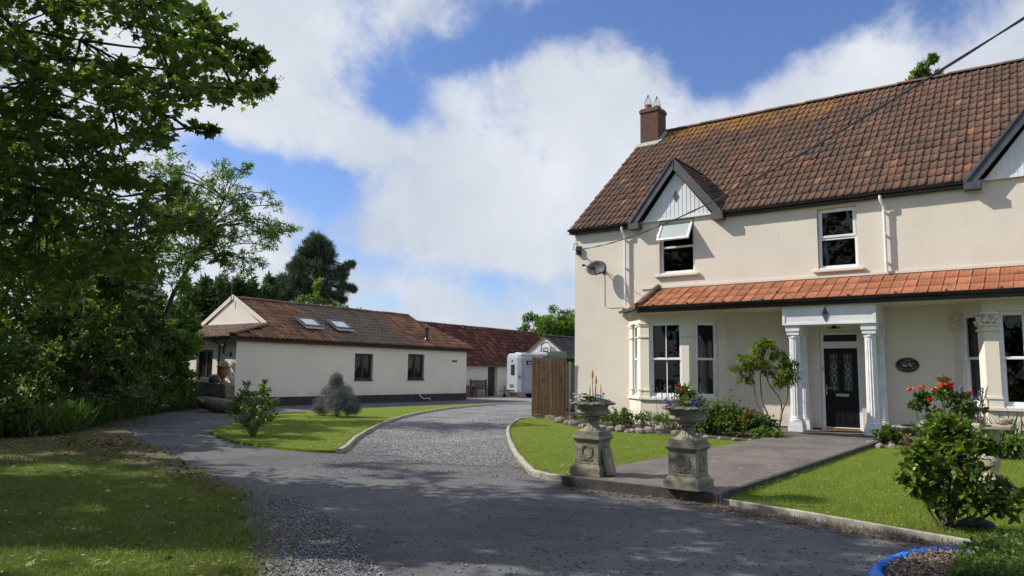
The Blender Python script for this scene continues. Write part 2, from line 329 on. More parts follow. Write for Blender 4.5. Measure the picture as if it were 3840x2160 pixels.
# foliage
M['maple'] = leaf_mat('maple_leaf', (.085, .115, .036), (.17, .215, .062), trans=.58, rough=.45)
M['keys'] = leaf_mat('maple_seed_keys', (.16, .13, .045), (.30, .23, .075), trans=.35)
M['ash'] = leaf_mat('light_green_leaf', (.08, .14, .03), (.15, .25, .045), trans=.45)
M['hedge'] = leaf_mat('dark_hedge_leaf', (.062, .092, .032), (.135, .185, .056), trans=.52, rough=.4)
M['hedgelt'] = leaf_mat('bright_hedge_leaf', (.075, .13, .022), (.16, .25, .04), trans=.45, rough=.45)
M['ivy'] = leaf_mat('ivy_leaf', (.054, .08, .032), (.11, .15, .052), trans=.46, rough=.35)
M['strap'] = leaf_mat('strap_leaf', (.06, .10, .025), (.11, .17, .04), trans=.35, rough=.45)
M['conifer'] = leaf_mat('conifer_spray', (.035, .068, .024), (.07, .12, .038), trans=.2, rough=.7)
M['pine'] = leaf_mat('pine_needles', (.028, .052, .03), (.06, .095, .04), trans=.15, rough=.6)
M['bluegrey'] = leaf_mat('blue_grey_needles', (.13, .14, .145), (.26, .275, .285), trans=.15, rough=.7, tint=(1, 1.05, 1))
M['shrub'] = leaf_mat('shrub_leaf', (.07, .11, .025), (.17, .24, .045), trans=.4, rough=.4)
M['camellia'] = leaf_mat('camellia_leaf', (.045, .08, .014), (.17, .26, .035), trans=.32, rough=.28, odd=(.5, .42, .06), spec=.6)
M['nandina'] = leaf_mat('feathery_leaf', (.09, .13, .03), (.21, .26, .055), trans=.4, odd=(.35, .14, .04))
M['bed'] = leaf_mat('bed_leaf', (.05, .09, .02), (.12, .19, .038), trans=.35)
M['bedlt'] = leaf_mat('bed_light_leaf', (.08, .13, .03), (.18, .25, .06), trans=.4)
M['rose'] = leaf_mat('rose_leaf', (.055, .09, .02), (.12, .18, .035), trans=.35)
M['lav'] = leaf_mat('lavender_flower', (.16, .12, .22), (.30, .24, .38), trans=.2, tint=(1, 1, 1))
M['straw'] = leaf_mat('dry_grass', (.22, .17, .09), (.36, .29, .16), trans=.3, tint=(1, 1, .8))
def petal(name, a, b_): return leaf_mat(name, a, b_, trans=.25, tint=(1.1, 1.0, 1.0), rough=.6)
M['redpet'] = petal('red_petal', (.55, .03, .02), (.75, .08, .03)); M['orapet'] = petal('orange_petal', (.80, .14, .02), (.9, .28, .03))
M['whitepet'] = petal('white_petal', (.70, .72, .74), (.85, .86, .86)); M['blupet'] = petal('violet_blue_petal', (.16, .15, .50), (.34, .33, .72))
M['darkpet'] = petal('dark_purple_petal', (.02, .008, .02), (.05, .015, .04)); M['yelpet'] = petal('yellow_orange_petal', (.75, .42, .03), (.9, .55, .05))
M['palepet'] = petal('cream_umbel', (.45, .46, .40), (.62, .62, .55))

# ------------------------------------------------------------------ mesh builder
class MB:
    def __init__(s): s.v = []; s.f = []; s.n = 0
    def add(s, verts, faces):
        verts = np.asarray(verts, dtype=np.float64).reshape(-1, 3); s.v.append(verts)
        n = s.n; s.f += [tuple(i+n for i in f) for f in faces]; s.n += len(verts); return s
    def box(s, a, b):
        (x0, y0, z0), (x1, y1, z1) = a, b
        return s.add([(x0, y0, z0), (x1, y0, z0), (x1, y1, z0), (x0, y1, z0), (x0, y0, z1), (x1, y0, z1), (x1, y1, z1), (x0, y1, z1)],
                     [(0, 3, 2, 1), (4, 5, 6, 7), (0, 1, 5, 4), (1, 2, 6, 5), (2, 3, 7, 6), (3, 0, 4, 7)])
    def bar(s, p, q, w, h, up=(0, 0, 1)):
        """rectangular bar from p to q, w across, h along up"""
        p, q, up = Vector(p), Vector(q), Vector(up); d = (q-p).normalized(); sd = d.cross(up)
        if sd.length < 1e-4: sd = d.cross(Vector((1, 0, 0)))
        sd.normalize(); u = sd.cross(d).normalized(); vs_ = []
        for c in (p, q):
            for a, b in ((-1, -1), (1, -1), (1, 1), (-1, 1)): vs_.append(c+sd*a*w/2+u*b*h/2)
        return s.add([tuple(x) for x in vs_], [(0, 1, 2, 3), (7, 6, 5, 4), (0, 4, 5, 1), (1, 5, 6, 2), (2, 6, 7, 3), (3, 7, 4, 0)])
    def prism(s, pts, ext):
        """polygon (3d points) extruded by vector ext"""
        n = len(pts); e = Vector(ext); a = [tuple(p) for p in pts]; b = [tuple(Vector(p)+e) for p in pts]
        return s.add(a+b, [tuple(range(n))[::-1], tuple(range(n, 2*n))]+[(i, (i+1) % n, n+(i+1) % n, n+i) for i in range(n)])
    def tube(s, pts, rad, n=8, cap=True):
        pts = [Vector(p) for p in pts]; m = len(pts)
        if not hasattr(rad, '__len__'): rad = [rad]*m
        vs_ = []; fs = []; ref = None
        for i, p in enumerate(pts):
            d = (pts[min(i+1, m-1)]-pts[max(i-1, 0)]).normalized()
            if ref is None: ref = Vector((0, 0, 1)) if abs(d.z) < .9 else Vector((1, 0, 0))
            a = d.cross(ref).normalized(); b = a.cross(d).normalized(); ref = b
            for k in range(n):
                t = 2*math.pi*k/n; vs_.append(p+(a*math.cos(t)+b*math.sin(t))*rad[i])
        for i in range(m-1):
            for k in range(n): fs.append((i*n+k, i*n+(k+1) % n, (i+1)*n+(k+1) % n, (i+1)*n+k))
        if cap: fs += [tuple(range(n))[::-1], tuple(range((m-1)*n, m*n))]
        return s.add([tuple(x) for x in vs_], fs)
    def lathe(s, prof, c=(0, 0, 0), n=24, flute=0, fd=0, zr=None):
        """prof: (r, z) from bottom to top; flute: number of flutes cut between heights zr"""
        vs_ = []; fs = []; m = len(prof)
        for (r, z) in prof:
            for k in range(n):
                t = 2*math.pi*k/n; q = r
                if flute and zr[0] <= z <= zr[1]: q = r-fd*abs(math.sin(flute*t/2))**.7*1.0
                vs_.append((c[0]+q*math.cos(t), c[1]+q*math.sin(t), c[2]+z))
        for i in range(m-1):
            for k in range(n): fs.append((i*n+k, i*n+(k+1) % n, (i+1)*n+(k+1) % n, (i+1)*n+k))
        fs += [tuple(range(n))[::-1], tuple(range((m-1)*n, m*n))]
        return s.add(vs_, fs)
    def sphere(s, c, r, n=12, sc=(1, 1, 1)):
        prof = [(max(r*math.sin(math.pi*i/8), 1e-4), -r*math.cos(math.pi*i/8)) for i in range(9)]
        t = MB().lathe(prof, n=n); v = t.v[0]*np.array(sc)+np.array(c); return s.add(v, t.f)
    def build(s, name, m, parent=None, bevel=0, smooth=False, loc=None):
        v = np.concatenate(s.v) if s.v else np.zeros((0, 3))
        me = bpy.data.meshes.new(name)
        off = None
        if parent is not None: off = parent.get('_o')
        elif loc is not None: off = loc
        if off is not None: v = v-np.array(off)
        me.from_pydata(v.tolist(), [], s.f); me.validate(); me.update()
        if smooth:
            for p in me.polygons: p.use_smooth = True
        me.materials.append(m)
        o = bpy.data.objects.new(name, me); C.objects.link(o)
        if parent is not None: o.parent = parent; o['_o'] = list(off) if off is not None else [0, 0, 0]
        elif loc is not None: o.location = loc; o['_o'] = list(loc)
        else: o['_o'] = [0, 0, 0]
        if bevel:
            bv = o.modifiers.new('bevel', 'BEVEL'); bv.width = bevel; bv.segments = 2; bv.limit_method = 'ANGLE'
        return o
def fast(name, V, Fc, m, parent=None, smooth=False, loc=None):
    """numpy mesh: V (n,3), Fc (m,k)"""
    me = bpy.data.meshes.new(name); off = parent.get('_o') if parent is not None else loc
    V = np.asarray(V, np.float32).reshape(-1, 3)
    if off is not None: V = V-np.array(list(off), np.float32)
    k = Fc.shape[1]; me.vertices.add(len(V)); me.vertices.foreach_set('co', V.ravel())
    me.loops.add(Fc.size); me.loops.foreach_set('vertex_index', Fc.ravel().astype(np.int32))
    me.polygons.add(len(Fc)); me.polygons.foreach_set('loop_start', np.arange(0, Fc.size, k, dtype=np.int32))
    me.update(calc_edges=True); me.materials.append(m)
    if smooth: me.polygons.foreach_set('use_smooth', np.ones(len(Fc), bool))
    o = bpy.data.objects.new(name, me); C.objects.link(o)
    if parent is not None: o.parent = parent
    elif loc is not None: o.location = loc
    o['_o'] = list(off) if off is not None else [0, 0, 0]
    return o
def tag(o, label=None, cat=None, group=None, kind=None):
    for k, v in (('label', label), ('category', cat), ('group', group), ('kind', kind)):
        if v: o[k] = v
    return o
def thing(name, label, cat, loc=(0, 0, 0), group=None):
    o = bpy.data.objects.new(name, None); C.objects.link(o); o.location = loc; o['_o'] = list(loc); o.empty_display_size = .2
    return tag(o, label, cat, group)
def struct(o): o['kind'] = 'structure'; return o
def smoothline(pts, n=6, closed=False):
    P = [Vector(p) for p in pts]; out = []; m = len(P)
    rngi = range(m if closed else m-1)
    for i in rngi:
        p0 = P[(i-1) % m] if closed or i > 0 else P[i]; p1 = P[i]; p2 = P[(i+1) % m]; p3 = P[(i+2) % m] if closed or i+2 < m else p2
        for k in range(n):
            t = k/n; out.append(.5*((2*p1)+(p2-p0)*t+(2*p0-5*p1+4*p2-p3)*t*t+(3*p1-p0-3*p2+p3)*t**3))
    if not closed: out.append(P[-1])
    return out

# ------------------------------------------------------------------ foliage
SHAPES = {
 'ovate': (np.array([(0, 0, 0), (.28, -.30, .05), (.72, -.24, .05), (1, 0, -.04), (.72, .24, .05), (.28, .30, .05), (.5, 0, -.03)]), np.array([(0, 1, 2, 6), (6, 2, 3, 3), (0, 6, 4, 5), (6, 3, 4, 4)])),
 'lance': (np.array([(0, 0, 0), (.4, -.13, .03), (1, 0, -.08), (.4, .13, .03)]), np.array([(0, 1, 2, 3)])),
 'strap': (np.array([(0, -.02, 0), (.5, -.028, .06), (1, 0, -.12), (.5, .028, .06)]), np.array([(0, 1, 2, 3)])),
 'maple': (np.array([(0, 0, 0), (.12, -.28, .02), (-.05, -.5, -.04), (.33, -.36, 0), (.45, -.55, -.05), (.55, -.2, .02), (1.0, 0, -.06), (.55, .2, .02), (.45, .55, -.05), (.33, .36, 0), (-.05, .5, -.04), (.12, .28, .02)]),
           np.array([(0, 1, 3, 5), (1, 2, 3, 3), (3, 4, 5, 5), (0, 5, 6, 7), (0, 7, 9, 11), (9, 10, 11, 11), (7, 8, 9, 9)])),
 'needle': (np.array([(0, -.035, 0), (.9, -.03, .02), (1, 0, 0), (.9, .03, 0)]), np.array([(0, 1, 2, 3)])),
 'disc': (np.array([(math.cos(a)*.5, math.sin(a)*.5, .0) for a in np.arange(6)*math.pi/3]), np.array([(0, 1, 2, 3), (0, 3, 4, 5)])),
}
def leafmesh(name, P, D, size, shape, m, parent=None, flat=.6, jitter=.35, loc=None, kind=None):
    """P points, D leaf directions; every leaf a small folded blade. flat: how much leaves face up"""
    P = np.asarray(P); n = len(P); base, F = SHAPES[shape]
    D = D/np.maximum(np.linalg.norm(D, axis=1, keepdims=True), 1e-6)
    up = np.array([0, 0, 1.0])*flat+rng.normal(0, .5, (n, 3))*(1.1-flat)
    S = np.cross(up, D); S /= np.maximum(np.linalg.norm(S, axis=1, keepdims=True), 1e-6); N = np.cross(D, S)
    sz = size*(1+rng.uniform(-jitter, jitter, n))
    V = P[:, None, :]+sz[:, None, None]*(base[None, :, 0:1]*D[:, None, :]+base[None, :, 1:2]*S[:, None, :]+base[None, :, 2:3]*N[:, None, :])
    k = len(base); tri = F[:, 2] == F[:, 3]
    Fs = []
    quads = F[~tri]; tris = F[tri][:, :3]
    off = (np.arange(n)*k)[:, None, None]
    if len(tris):   # split quads so that all faces are triangles
        T = np.concatenate([quads[:, [0, 1, 2]], quads[:, [0, 2, 3]], tris])
        FF = (T[None]+off).reshape(-1, 3)
    else: FF = (quads[None]+off).reshape(-1, 4)
    o = fast(name, V.reshape(-1, 3), FF, m, parent, loc=loc)
    if kind: o['kind'] = kind
    return o
def clump_leaves(c, r, n, twigs=None, shell=.55, up=.25, droop=0):
    """points and directions of leaves on twigs radiating inside an ellipsoid"""
    c = np.array(c); r = np.array(r)*np.ones(3); nt = twigs or max(4, n//14)
    d = rng.normal(0, 1, (nt, 3)); d[:, 2] += up; d /= np.linalg.norm(d, axis=1, keepdims=True)
    ln = rng.uniform(.7, 1.12, nt)
    i = rng.integers(0, nt, n); t = (shell+(1-shell)*rng.uniform(0, 1, n)**.8)
    t = np.where(rng.uniform(0, 1, n) < .25, rng.uniform(.15, 1, n), t)
    pos = d[i]*(t*ln[i])[:, None]
    pos[:, 2] -= droop*t**2
    P = c+pos*r+rng.normal(0, .05, (n, 3))*r
    D = d[i]*.7+rng.normal(0, .75, (n, 3)); D[:, 2] -= droop
    return P, D, c+d*ln[:, None]*r*.92
def crown(name, clumps, per, size, shape, m, parent, flat=.55, wood=None, woodmat=None, twr=.006, shell=.5, droop=0, nt=None, jitter=.35):
    Ps = []; Ds = []; mb = MB()
    for cl in clumps:
        c, r = cl[0], cl[1]; k = int(per*(cl[2] if len(cl) > 2 else 1))
        P, D, tips = clump_leaves(c, r, k, nt, shell=shell, droop=droop); Ps.append(P); Ds.append(D)
        if woodmat is not None:
            for tp in tips[:10]:
                mid = (np.array(c)+tp)/2+rng.normal(0, .05, 3); mb.tube([tuple(c), tuple(mid), tuple(tp)], [twr*1.6, twr*1.2, twr*.5], 3, False)
    o = leafmesh(name, np.concatenate(Ps), np.concatenate(Ds), size, shape, m, parent, flat, jitter)
    return o, mb
def limb(mb, a, b, ra, rb, sag=.12, wob=.06, n=7, sides=7):
    a, b = Vector(a), Vector(b); L = (b-a).length; pts = []
    for i in range(n+1):
        t = i/n; p = a.lerp(b, t); p.z += sag*L*math.sin(math.pi*t)
        if 0 < i < n: p += Vector(rng.normal(0, wob*L*.3, 3))
        pts.append(p)
    mb.tube(pts, [ra+(rb-ra)*(i/n) for i in range(n+1)], sides); return pts
def tree(name, label, cat, base, trunk, clumps, per, size, shape, lm, wm, r0=.16, group=None, flat=.55, shell=.5, parts=('trunk', 'crown'), droop=0, twr=.006, limbs=True, branch_r=.045, nt=None):
    t = thing(name, label, cat, base, group)
    cr, mb = crown(parts[1], clumps, per, size, shape, lm, t, flat=flat, woodmat=wm, shell=shell, droop=droop, twr=twr, nt=nt)
    mb2 = mb
    tp = [Vector(p) for p in trunk]; mb2.tube(tp, [r0*(1-.75*i/(len(tp)-1)) for i in range(len(tp))], 9)
    if limbs:
        for cl in clumps:
            c = Vector(cl[0]); best = min(tp[1:], key=lambda p: (p-c).length + max(0, p.z-c.z+.3)*2)
            limb(mb2, best, c, branch_r*(.6+.2*(best-c).length**.5), .012, n=5, sides=5)
    mb2.build(parts[0], wm, t, smooth=True)
    return t

# ------------------------------------------------------------------ tiled roofs
def tiles(name, m, parent, O, U, V, nu, nv, pu, pv, amp=.03, lap=.05, thick=.025, keep=None, prof='roll', jit=.006, seg=6):
    """O lower-left corner, U unit along the eave, V unit up the slope; every tile its own island"""
    O, U, V = np.array(O, float), np.array(U, float), np.array(V, float); U /= np.linalg.norm(U); V /= np.linalg.norm(V); N = np.cross(U, V)
    if N[2] < 0: N = -N
    t = np.linspace(0, 1, seg+1)
    if prof == 'roll': h = amp*np.clip(1-np.abs(t-.82)/.2, 0, 1)**.6
    elif prof == 'wave': h = amp*(.5+.5*np.sin(2*np.pi*(t-.05)))
    else: h = np.where(t > .9, amp, np.where(np.abs(t-.45) < .045, -.4*amp, 0.0))
    Vv = []; Ff = []; n0 = 0
    for j in range(nv):
        for i in range(nu):
            cx = O+U*(i+.5)*pu+V*(j+.5)*pv
            if keep and not keep(cx): continue
            dj = rng.normal(0, jit, 2); w = 1.02
            a = [O+U*(i+tt*w)*pu+V*(j*pv-lap+dj[0])+N*(hh+thick+dj[1]) for tt, hh in zip(t, h)]
            b = [O+U*(i+tt*w)*pu+V*((j+1)*pv)+N*(hh*.9+dj[1]*.3-.004) for tt, hh in zip(t, h)]
            c = [p-N*(thick+.012) for p in a]
            Vv += c+a+b; k = seg+1
            for s_ in range(seg):
                Ff.append((n0+s_, n0+s_+1, n0+k+s_+1, n0+k+s_)); Ff.append((n0+k+s_, n0+k+s_+1, n0+2*k+s_+1, n0+2*k+s_))
            n0 += 3*k
    return fast(name, np.array(Vv), np.array(Ff), m, parent)
def ridge_caps(name, m, parent, a, b, r=.11, step=.42, flat=.75):
    a, b = Vector(a), Vector(b); L = (b-a).length; d = (b-a)/L; k = max(1, int(L/step)); sd = d.cross(Vector((0, 0, 1))).normalized(); u = sd.cross(d)
    mb = MB()
    for i in range(k):
        p = a+d*(L*i/k-.02); q = a+d*(L*(i+1)/k+.02); vs_ = []
        dz = rng.normal(0, .006)
        for c, rr in ((p, r*1.06), (q, r*.97)):
            for s_ in range(7):
                t = math.pi*s_/6; vs_.append(c+sd*math.cos(t)*rr+u*(math.sin(t)*rr*flat+dz))
        fs = [(s_, s_+1, 8+s_, 7+s_) for s_ in range(6)]+[tuple(range(7)), tuple(range(13, 6, -1))]
        mb.add([tuple(v) for v in vs_], fs)
    return mb.build(name, m, parent)

def wall_xz(mb, y, x0, x1, z0, z1, holes, th=.3):
    """wall facing -y with openings (x0,x1,z0,z1), real reveals"""
    xs = sorted({x0, x1, *[h[0] for h in holes], *[h[1] for h in holes]}); zs = sorted({z0, z1, *[h[2] for h in holes], *[h[3] for h in holes]})
    xs = [x for x in xs if x0 <= x <= x1]
    for i in range(len(xs)-1):
        for j in range(len(zs)-1):
            cx, cz = (xs[i]+xs[i+1])/2, (zs[j]+zs[j+1])/2
            if any(h[0] < cx < h[1] and h[2] < cz < h[3] for h in holes): continue
            mb.add([(xs[i], y, zs[j]), (xs[i+1], y, zs[j]), (xs[i+1], y, zs[j+1]), (xs[i], y, zs[j+1])], [(0, 1, 2, 3)])
    for (a, b, c, d) in holes:
        mb.add([(a, y, c), (b, y, c), (b, y, d), (a, y, d), (a, y+th, c), (b, y+th, c), (b, y+th, d), (a, y+th, d)], [(0, 1, 5, 4), (1, 2, 6, 5), (2, 3, 7, 6), (3, 0, 4, 7)])
def xform(mb, mtx):
    for i, v in enumerate(mb.v):
        h = np.c_[v, np.ones(len(v))]; mb.v[i] = (h@np.array(mtx).T)[:, :3]
    return mb
def frame_rect(mb, x0, x1, z0, z1, w, d0, d1, mid=None, mull=None):
    """window frame in local xz, depth along y from d0 to d1"""
    mb.box((x0, d0, z0), (x0+w, d1, z1)); mb.box((x1-w, d0, z0), (x1, d1, z1))
    mb.box((x0+w, d0, z1-w), (x1-w, d1, z1)); mb.box((x0+w, d0, z0), (x1-w, d1, z0+w))
    if mid: mb.box((x0+w, d0+.005, mid-w*.45), (x1-w, d1-.005, mid+w*.45))
    if mull: mb.box((mull-.014, d0+.012, z0+w), (mull+.014, d1-.012, z1-w))
def placed(mb, ox, oy, ang):
    return xform(mb, Matrix.Translation((ox, oy, 0))@Matrix.Rotation(ang, 4, 'Z'))

# ================================================================== GROUND
def sheet(name, pts, z, m, thick=0, tri=True):
    from mathutils.geometry import tessellate_polygon
    P = [Vector((p[0], p[1], z)) for p in pts]; f = tessellate_polygon([P]); mb = MB(); mb.add([tuple(p) for p in P], f)
    if thick:
        n = len(P); base = [(p.x, p.y, z-thick) for p in P]
        mb.add([tuple(p) for p in P]+base, [(i, (i+1) % n, n+(i+1) % n, n+i) for i in range(n)])
    o = mb.build(name, m)
    me = o.data
    for p in me.polygons:
        if abs(p.normal.z) > .9 and p.normal.z < 0: p.flip()
    me.update(); return struct(o)
PT = .13
g = MB().add([(-900, -900, -.05), (900, -900, -.05), (900, 900, -.05), (-900, 900, -.05)], [(0, 1, 2, 3)]).build('ground', M['field']); struct(g)
sheet('driveway', [(-31.5, 5), (-24, -8), (14, -8), (14, 50), (-31.5, 50)], 0, M['tarmac'])
gr = [at_z(*p) for p in ((1740, 1523), (1850, 1515), (2010, 1512), (2020, 1560))]
gl = [(-20.9, 26.9), (-19.86, 22.71), (-17.82, 18.44), (-15.42, 14.78), (-12.58, 11.26), (-10.83, 9.37), (-10.3, 8.9), (-9.3, 9.2), (-8.3, 8.9), (-7.0, 9.3), (-6.3, 9.3), (-6.8, 9.8), (-9.0, 12.3), (-11.2, 15), (-12.8, 17.6), (-13.9, 20), (-14.8, 23), (-16.5, 27), (-19, 28.3)]
gpts = smoothline([(x, y, 0) for x, y in gl], 4, True)
sheet('gravel_track', gpts, .006, M['gravel'])
yard = [(-30, 31), (-22.8, 31.6), (-19, 29.5), (-14, 29.5), (-14, 50), (-30, 50)]
sheet('yard', yard, .004, M['yard'])
sheet('side_drive', [(-25.95, 13.5), (-22.4, 15.5), (-22.0, 20), (-22.0, 27), (-20.5, 29.6), (-22.8, 31.6), (-25.95, 30.7)], .0035, M['yardtar'])
isl = smoothline([(x, y, 0) for x, y in [(-15.04, 9.25), (-16.2, 9.9), (-17.3, 11.0), (-19.3, 12.9), (-20.6, 14.6), (-21.4, 17.5), (-21.6, 21.5), (-21.6, 25), (-21.0, 26.7), (-20.8, 26.4), (-19.86, 22.71), (-17.82, 18.44), (-15.42, 14.78), (-12.58, 11.26), (-10.83, 9.37), (-10.47, 8.8), (-11.5, 8.5), (-13.3, 8.62)]], 5, True)
sheet('island_lawn', isl, .05, M['grass'], .06)
hl_k = smoothline([(x, y, 0) for x, y in [(-13.78, 19.64), (-13.42, 18.38), (-12.16, 16.28), (-10.55, 14.03), (-8.2, 11.1), (-6.75, 9.45), (-6.05, 8.75), (-5.43, 8.62)]], 5)
bedline = [at_z(u, v, .06) for u, v in ((2080, 1578), (2150, 1600), (2250, 1612), (2400, 1622), (2530, 1632), (2680, 1645), (2830, 1655))]
hl = [tuple(p) for p in hl_k]+[(-5.43, 8.62, 0), (-5.31, 8.62, 0), (-5.31, 17.2, 0)]+[tuple(p) for p in bedline[::-1]]+[(-13.3, 19.6, 0)]
sheet('front_lawn', hl, .055, M['grass'], .06)
sheet('flower_bed', [(-13.2, 19.68), *[(p.x, p.y-.05) for p in bedline], (-5.31, 17.4), (-5.31, 19.69)], .07, M['soil'], .08)
rk = [(-3.2, 8.36), (-2.2, 8.12), (-.64, 7.72), (.4, 7.35), (2, 6.6), (8, 3.5), (9, 20), (-3.2, 20)]
bl2 = [at_z(u, v, .06) for u, v in ((3330, 1665), (3500, 1680), (3640, 1700), (3840, 1715))]
sheet('side_lawn', [(-3.21, 8.34), (-2.2, 8.10), (-.64, 7.70), (.4, 7.3), (2, 6.5), (9, 3.0), (9, 13.5), (bl2[3].x, bl2[3].y), (bl2[2].x, bl2[2].y), (bl2[1].x, bl2[1].y), (bl2[0].x, bl2[0].y), (-3.21, 17.0)], .05, M['grass'], .06)
sheet('side_flower_bed', [(-3.21, 16.9), *[(p.x, p.y-.05) for p in bl2], (9, 13.4), (9, 19.69), (-3.21, 19.69)], .065, M['soil'], .08)
mb = MB().box((-5.3, 8.30, -.02), (-3.22, 18.3, PT)); p_ = mb.build('garden_path', M['path'], bevel=.015); struct(p_)
mb = MB().box((-5.33, 8.27, -.02), (-5.302, 18.3, PT-.006)); mb.box((-3.218, 8.27, -.02), (-3.18, 18.3, PT-.006)); mb.box((-5.302, 8.262, -.02), (-3.218, 8.298, PT-.006))
struct(mb.build('path_edging', M['step']))
struct(MB().box((-6.1, 18.3, -.02), (-3.0, 19.69, PT+.02)).build('porch_floor', M['path'], bevel=.01))
def kerb(name, pts, w=.075, h=.085):
    P = [Vector((p[0], p[1], 0)) for p in pts]; mb = MB(); vs_ = []
    for i, p in enumerate(P):
        d = (P[min(i+1, len(P)-1)]-P[max(i-1, 0)]).normalized(); s = Vector((-d.y, d.x, 0))
        hh = h+.006*math.sin(i*1.7); vs_ += [p-s*w/2+Vector((0, 0, -.03)), p-s*w/2+Vector((0, 0, hh-.008)), p-s*(w/2-.014)+Vector((0, 0, hh)), p+s*(w/2-.014)+Vector((0, 0, hh)), p+s*w/2+Vector((0, 0, hh-.008)), p+s*w/2+Vector((0, 0, -.03))]
    n = len(P); fs = [(i*6+k, i*6+k+1, (i+1)*6+k+1, (i+1)*6+k) for i in range(n-1) for k in range(5)]+[(0, 1, 2, 3, 4, 5), tuple(range(6*n-1, 6*n-7, -1))]
    return struct(mb.add([tuple(v) for v in vs_], fs).build(name, M['kerb']))
kerb('island_kerb', smoothline([(x, y, 0) for x, y in [(-20.95, 26.9), (-20.8, 26.4), (-19.86, 22.71), (-17.82, 18.44), (-15.42, 14.78), (-12.58, 11.26), (-10.83, 9.37), (-10.35, 8.78)]], 8))
kerb('front_lawn_kerb', [tuple(p) for p in hl_k])
kerb('side_lawn_kerb', [(-3.19, 8.36), (-2.2, 8.11), (-1.4, 7.90), (-.62, 7.70)], .055, .062)
ll = smoothline([(x, y, 0) for x, y in [(-19.45, 8.3), (-16.65, 7.15), (-13.8, 6.25), (-11.54, 5.68), (-9.72, 5.37), (-7.98, 5.14), (-7.0, 4.6), (-6.3, 4.2), (-5.4, 3.7), (-4.6, 3.1), (-3.2, 1.5), (-2.5, -1), (-3, -6)]], 5)
ll = [(p.x+rng.normal(0, .05), p.y+rng.normal(0, .05), 0) for p in ll]
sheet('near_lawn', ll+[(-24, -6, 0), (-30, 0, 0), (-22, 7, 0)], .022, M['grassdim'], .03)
sheet('hedge_bank', [(-16.9, 5.7), (-17.0, 6.9), (-18.2, 7.9), (-20.16, 9.4), (-22.2, 11.2), (-23.89, 12.8), (-25.3, 15.2), (-26.2, 16.2), (-29.5, 16.4), (-40, 16.4), (-60, 0), (-30, -8), (-21, -2)], .035, M['soil'], .05)
nb = [at_z(u, v, .03) for u, v in ((3320, 2180), (3345, 2120), (3480, 2082), (3600, 2072), (3700, 2052), (3760, 2040))]
sheet('weedy_corner', [(p.x, p.y) for p in nb]+[(.3, 7.4), (2, 6.4), (6, 3), (2, 2), (-.6, 3.5)], .03, M['soil'], .04)

# ================================================================== FARMHOUSE
D = 19.70
hs = thing('farmhouse', 'large two storey cream rendered farmhouse with brown tiled roof and columned porch', 'house', (-4.3, D, 0))
mb = MB()
W1 = (-9.31, -8.22, 4.38, 6.0); W2 = (-4.87, -3.91, 4.2, 5.8); DO = (-4.91, -3.96, .15, 2.61)
wall_xz(mb, D, -12.23, 3.7, 0.16, 6.05, [W1, W2, DO, (-10.05, -7.6, .8, 2.95), (-1.7, 1.4, .8, 2.95)], .14)
wall_x0 = -12.23
mb.add([(wall_x0, D, .16), (wall_x0, D, 6.02), (wall_x0, 25, 10.5), (wall_x0, 30.3, 6.02), (wall_x0, 30.3, .16)], [(0, 1, 2, 3, 4)])
mb.add([(3.7, D, .16), (3.7, D, 6.02), (3.7, 25, 10.5), (3.7, 30.3, 6.02), (3.7, 30.3, .16)], [(4, 3, 2, 1, 0)])
mb.add([(wall_x0, 30.3, 0), (3.7, 30.3, 0), (3.7, 30.3, 6.02), (wall_x0, 30.3, 6.02)], [(3, 2, 1, 0)])
mb.box((-9.9, D-.035, 3.985), (3.7, D-.002, 4.05))       # render fillet over the lean-to
wl = mb.build('wall', M['stucco'], hs)
mb = MB()
for a, b in ((-12.245, -10.35), (-7.3, -4.93), (-3.94, -1.95), (1.6, 3.7)): MB().box((a, D-.02, 0), (b, D-.001, .19)).build('plinth', M['plinth'], hs)
MB().box((-12.25, D-.02, 0), (-12.231, 30.3, .3)).build('plinth', M['plinth'], hs)
# rooms behind openings
for (a, b, c, d) in (W1, W2, (-10.1, -7.5, .6, 3.0), (-1.8, 1.5, .6, 3.0)):
    mb = MB(); a -= .4; b += .4; c -= .3; d += .2; y0, y1 = D+.145, D+2.6
    mb.add([(a, y0, c), (b, y0, c), (b, y0, d), (a, y0, d), (a, y1, c), (b, y1, c), (b, y1, d), (a, y1, d)], [(0, 1, 5, 4), (1, 2, 6, 5), (2, 3, 7, 6), (3, 0, 4, 7), (4, 5, 6, 7)]); mb.build('interior', M['room'], hs)
# roof
EY, EZ, RY, RZ = 19.53, 6.05, 25.0, 10.62
sl_ = math.hypot(RY-EY, RZ-EZ); Vd = ((0, (RY-EY)/sl_, (RZ-EZ)/sl_))
XC1, XC2 = -8.74, -.10
def keep_main(c):
    for xc in (XC1, XC2):
        zt = 6.0+1.72*(1-abs(c[0]-xc)/1.38)
        if abs(c[0]-xc) < 1.36 and c[2] < zt-.06: return False
    if c[0] < -11.45 and 24.25 < c[1] < 25: return False
    return True
rf = tiles('roof', M['tile'], hs, (-12.33, EY, EZ), (1, 0, 0), Vd, 89, 17, .182, sl_/17, amp=.042, lap=.05, thick=.03, keep=keep_main, prof='roll')
mb = MB().prism([(-12.28, EY, EZ-.02), (-12.28, RY, RZ-.02), (-12.28, 30.6, 5.97), (-12.28, 30.6, 5.87), (-12.28, RY, RZ-.12), (-12.28, EY+.1, EZ-.06)], (.045, 0, 0))
mb.add([(-12.24, 19.72, EZ+.24), (3.7, 19.72, EZ+.24), (3.7, RY, RZ-.04), (-12.24, RY, RZ-.04), (3.7, 30.6, 5.95), (-12.24, 30.6, 5.95)], [(3, 2, 4, 5)])
vb = mb.build('verge', M['tile'], rf)
ridge_caps('ridge_tiles', M['ridge'], rf, (-11.45, RY, RZ+.0), (3.8, RY, RZ+.0), .12, .45)
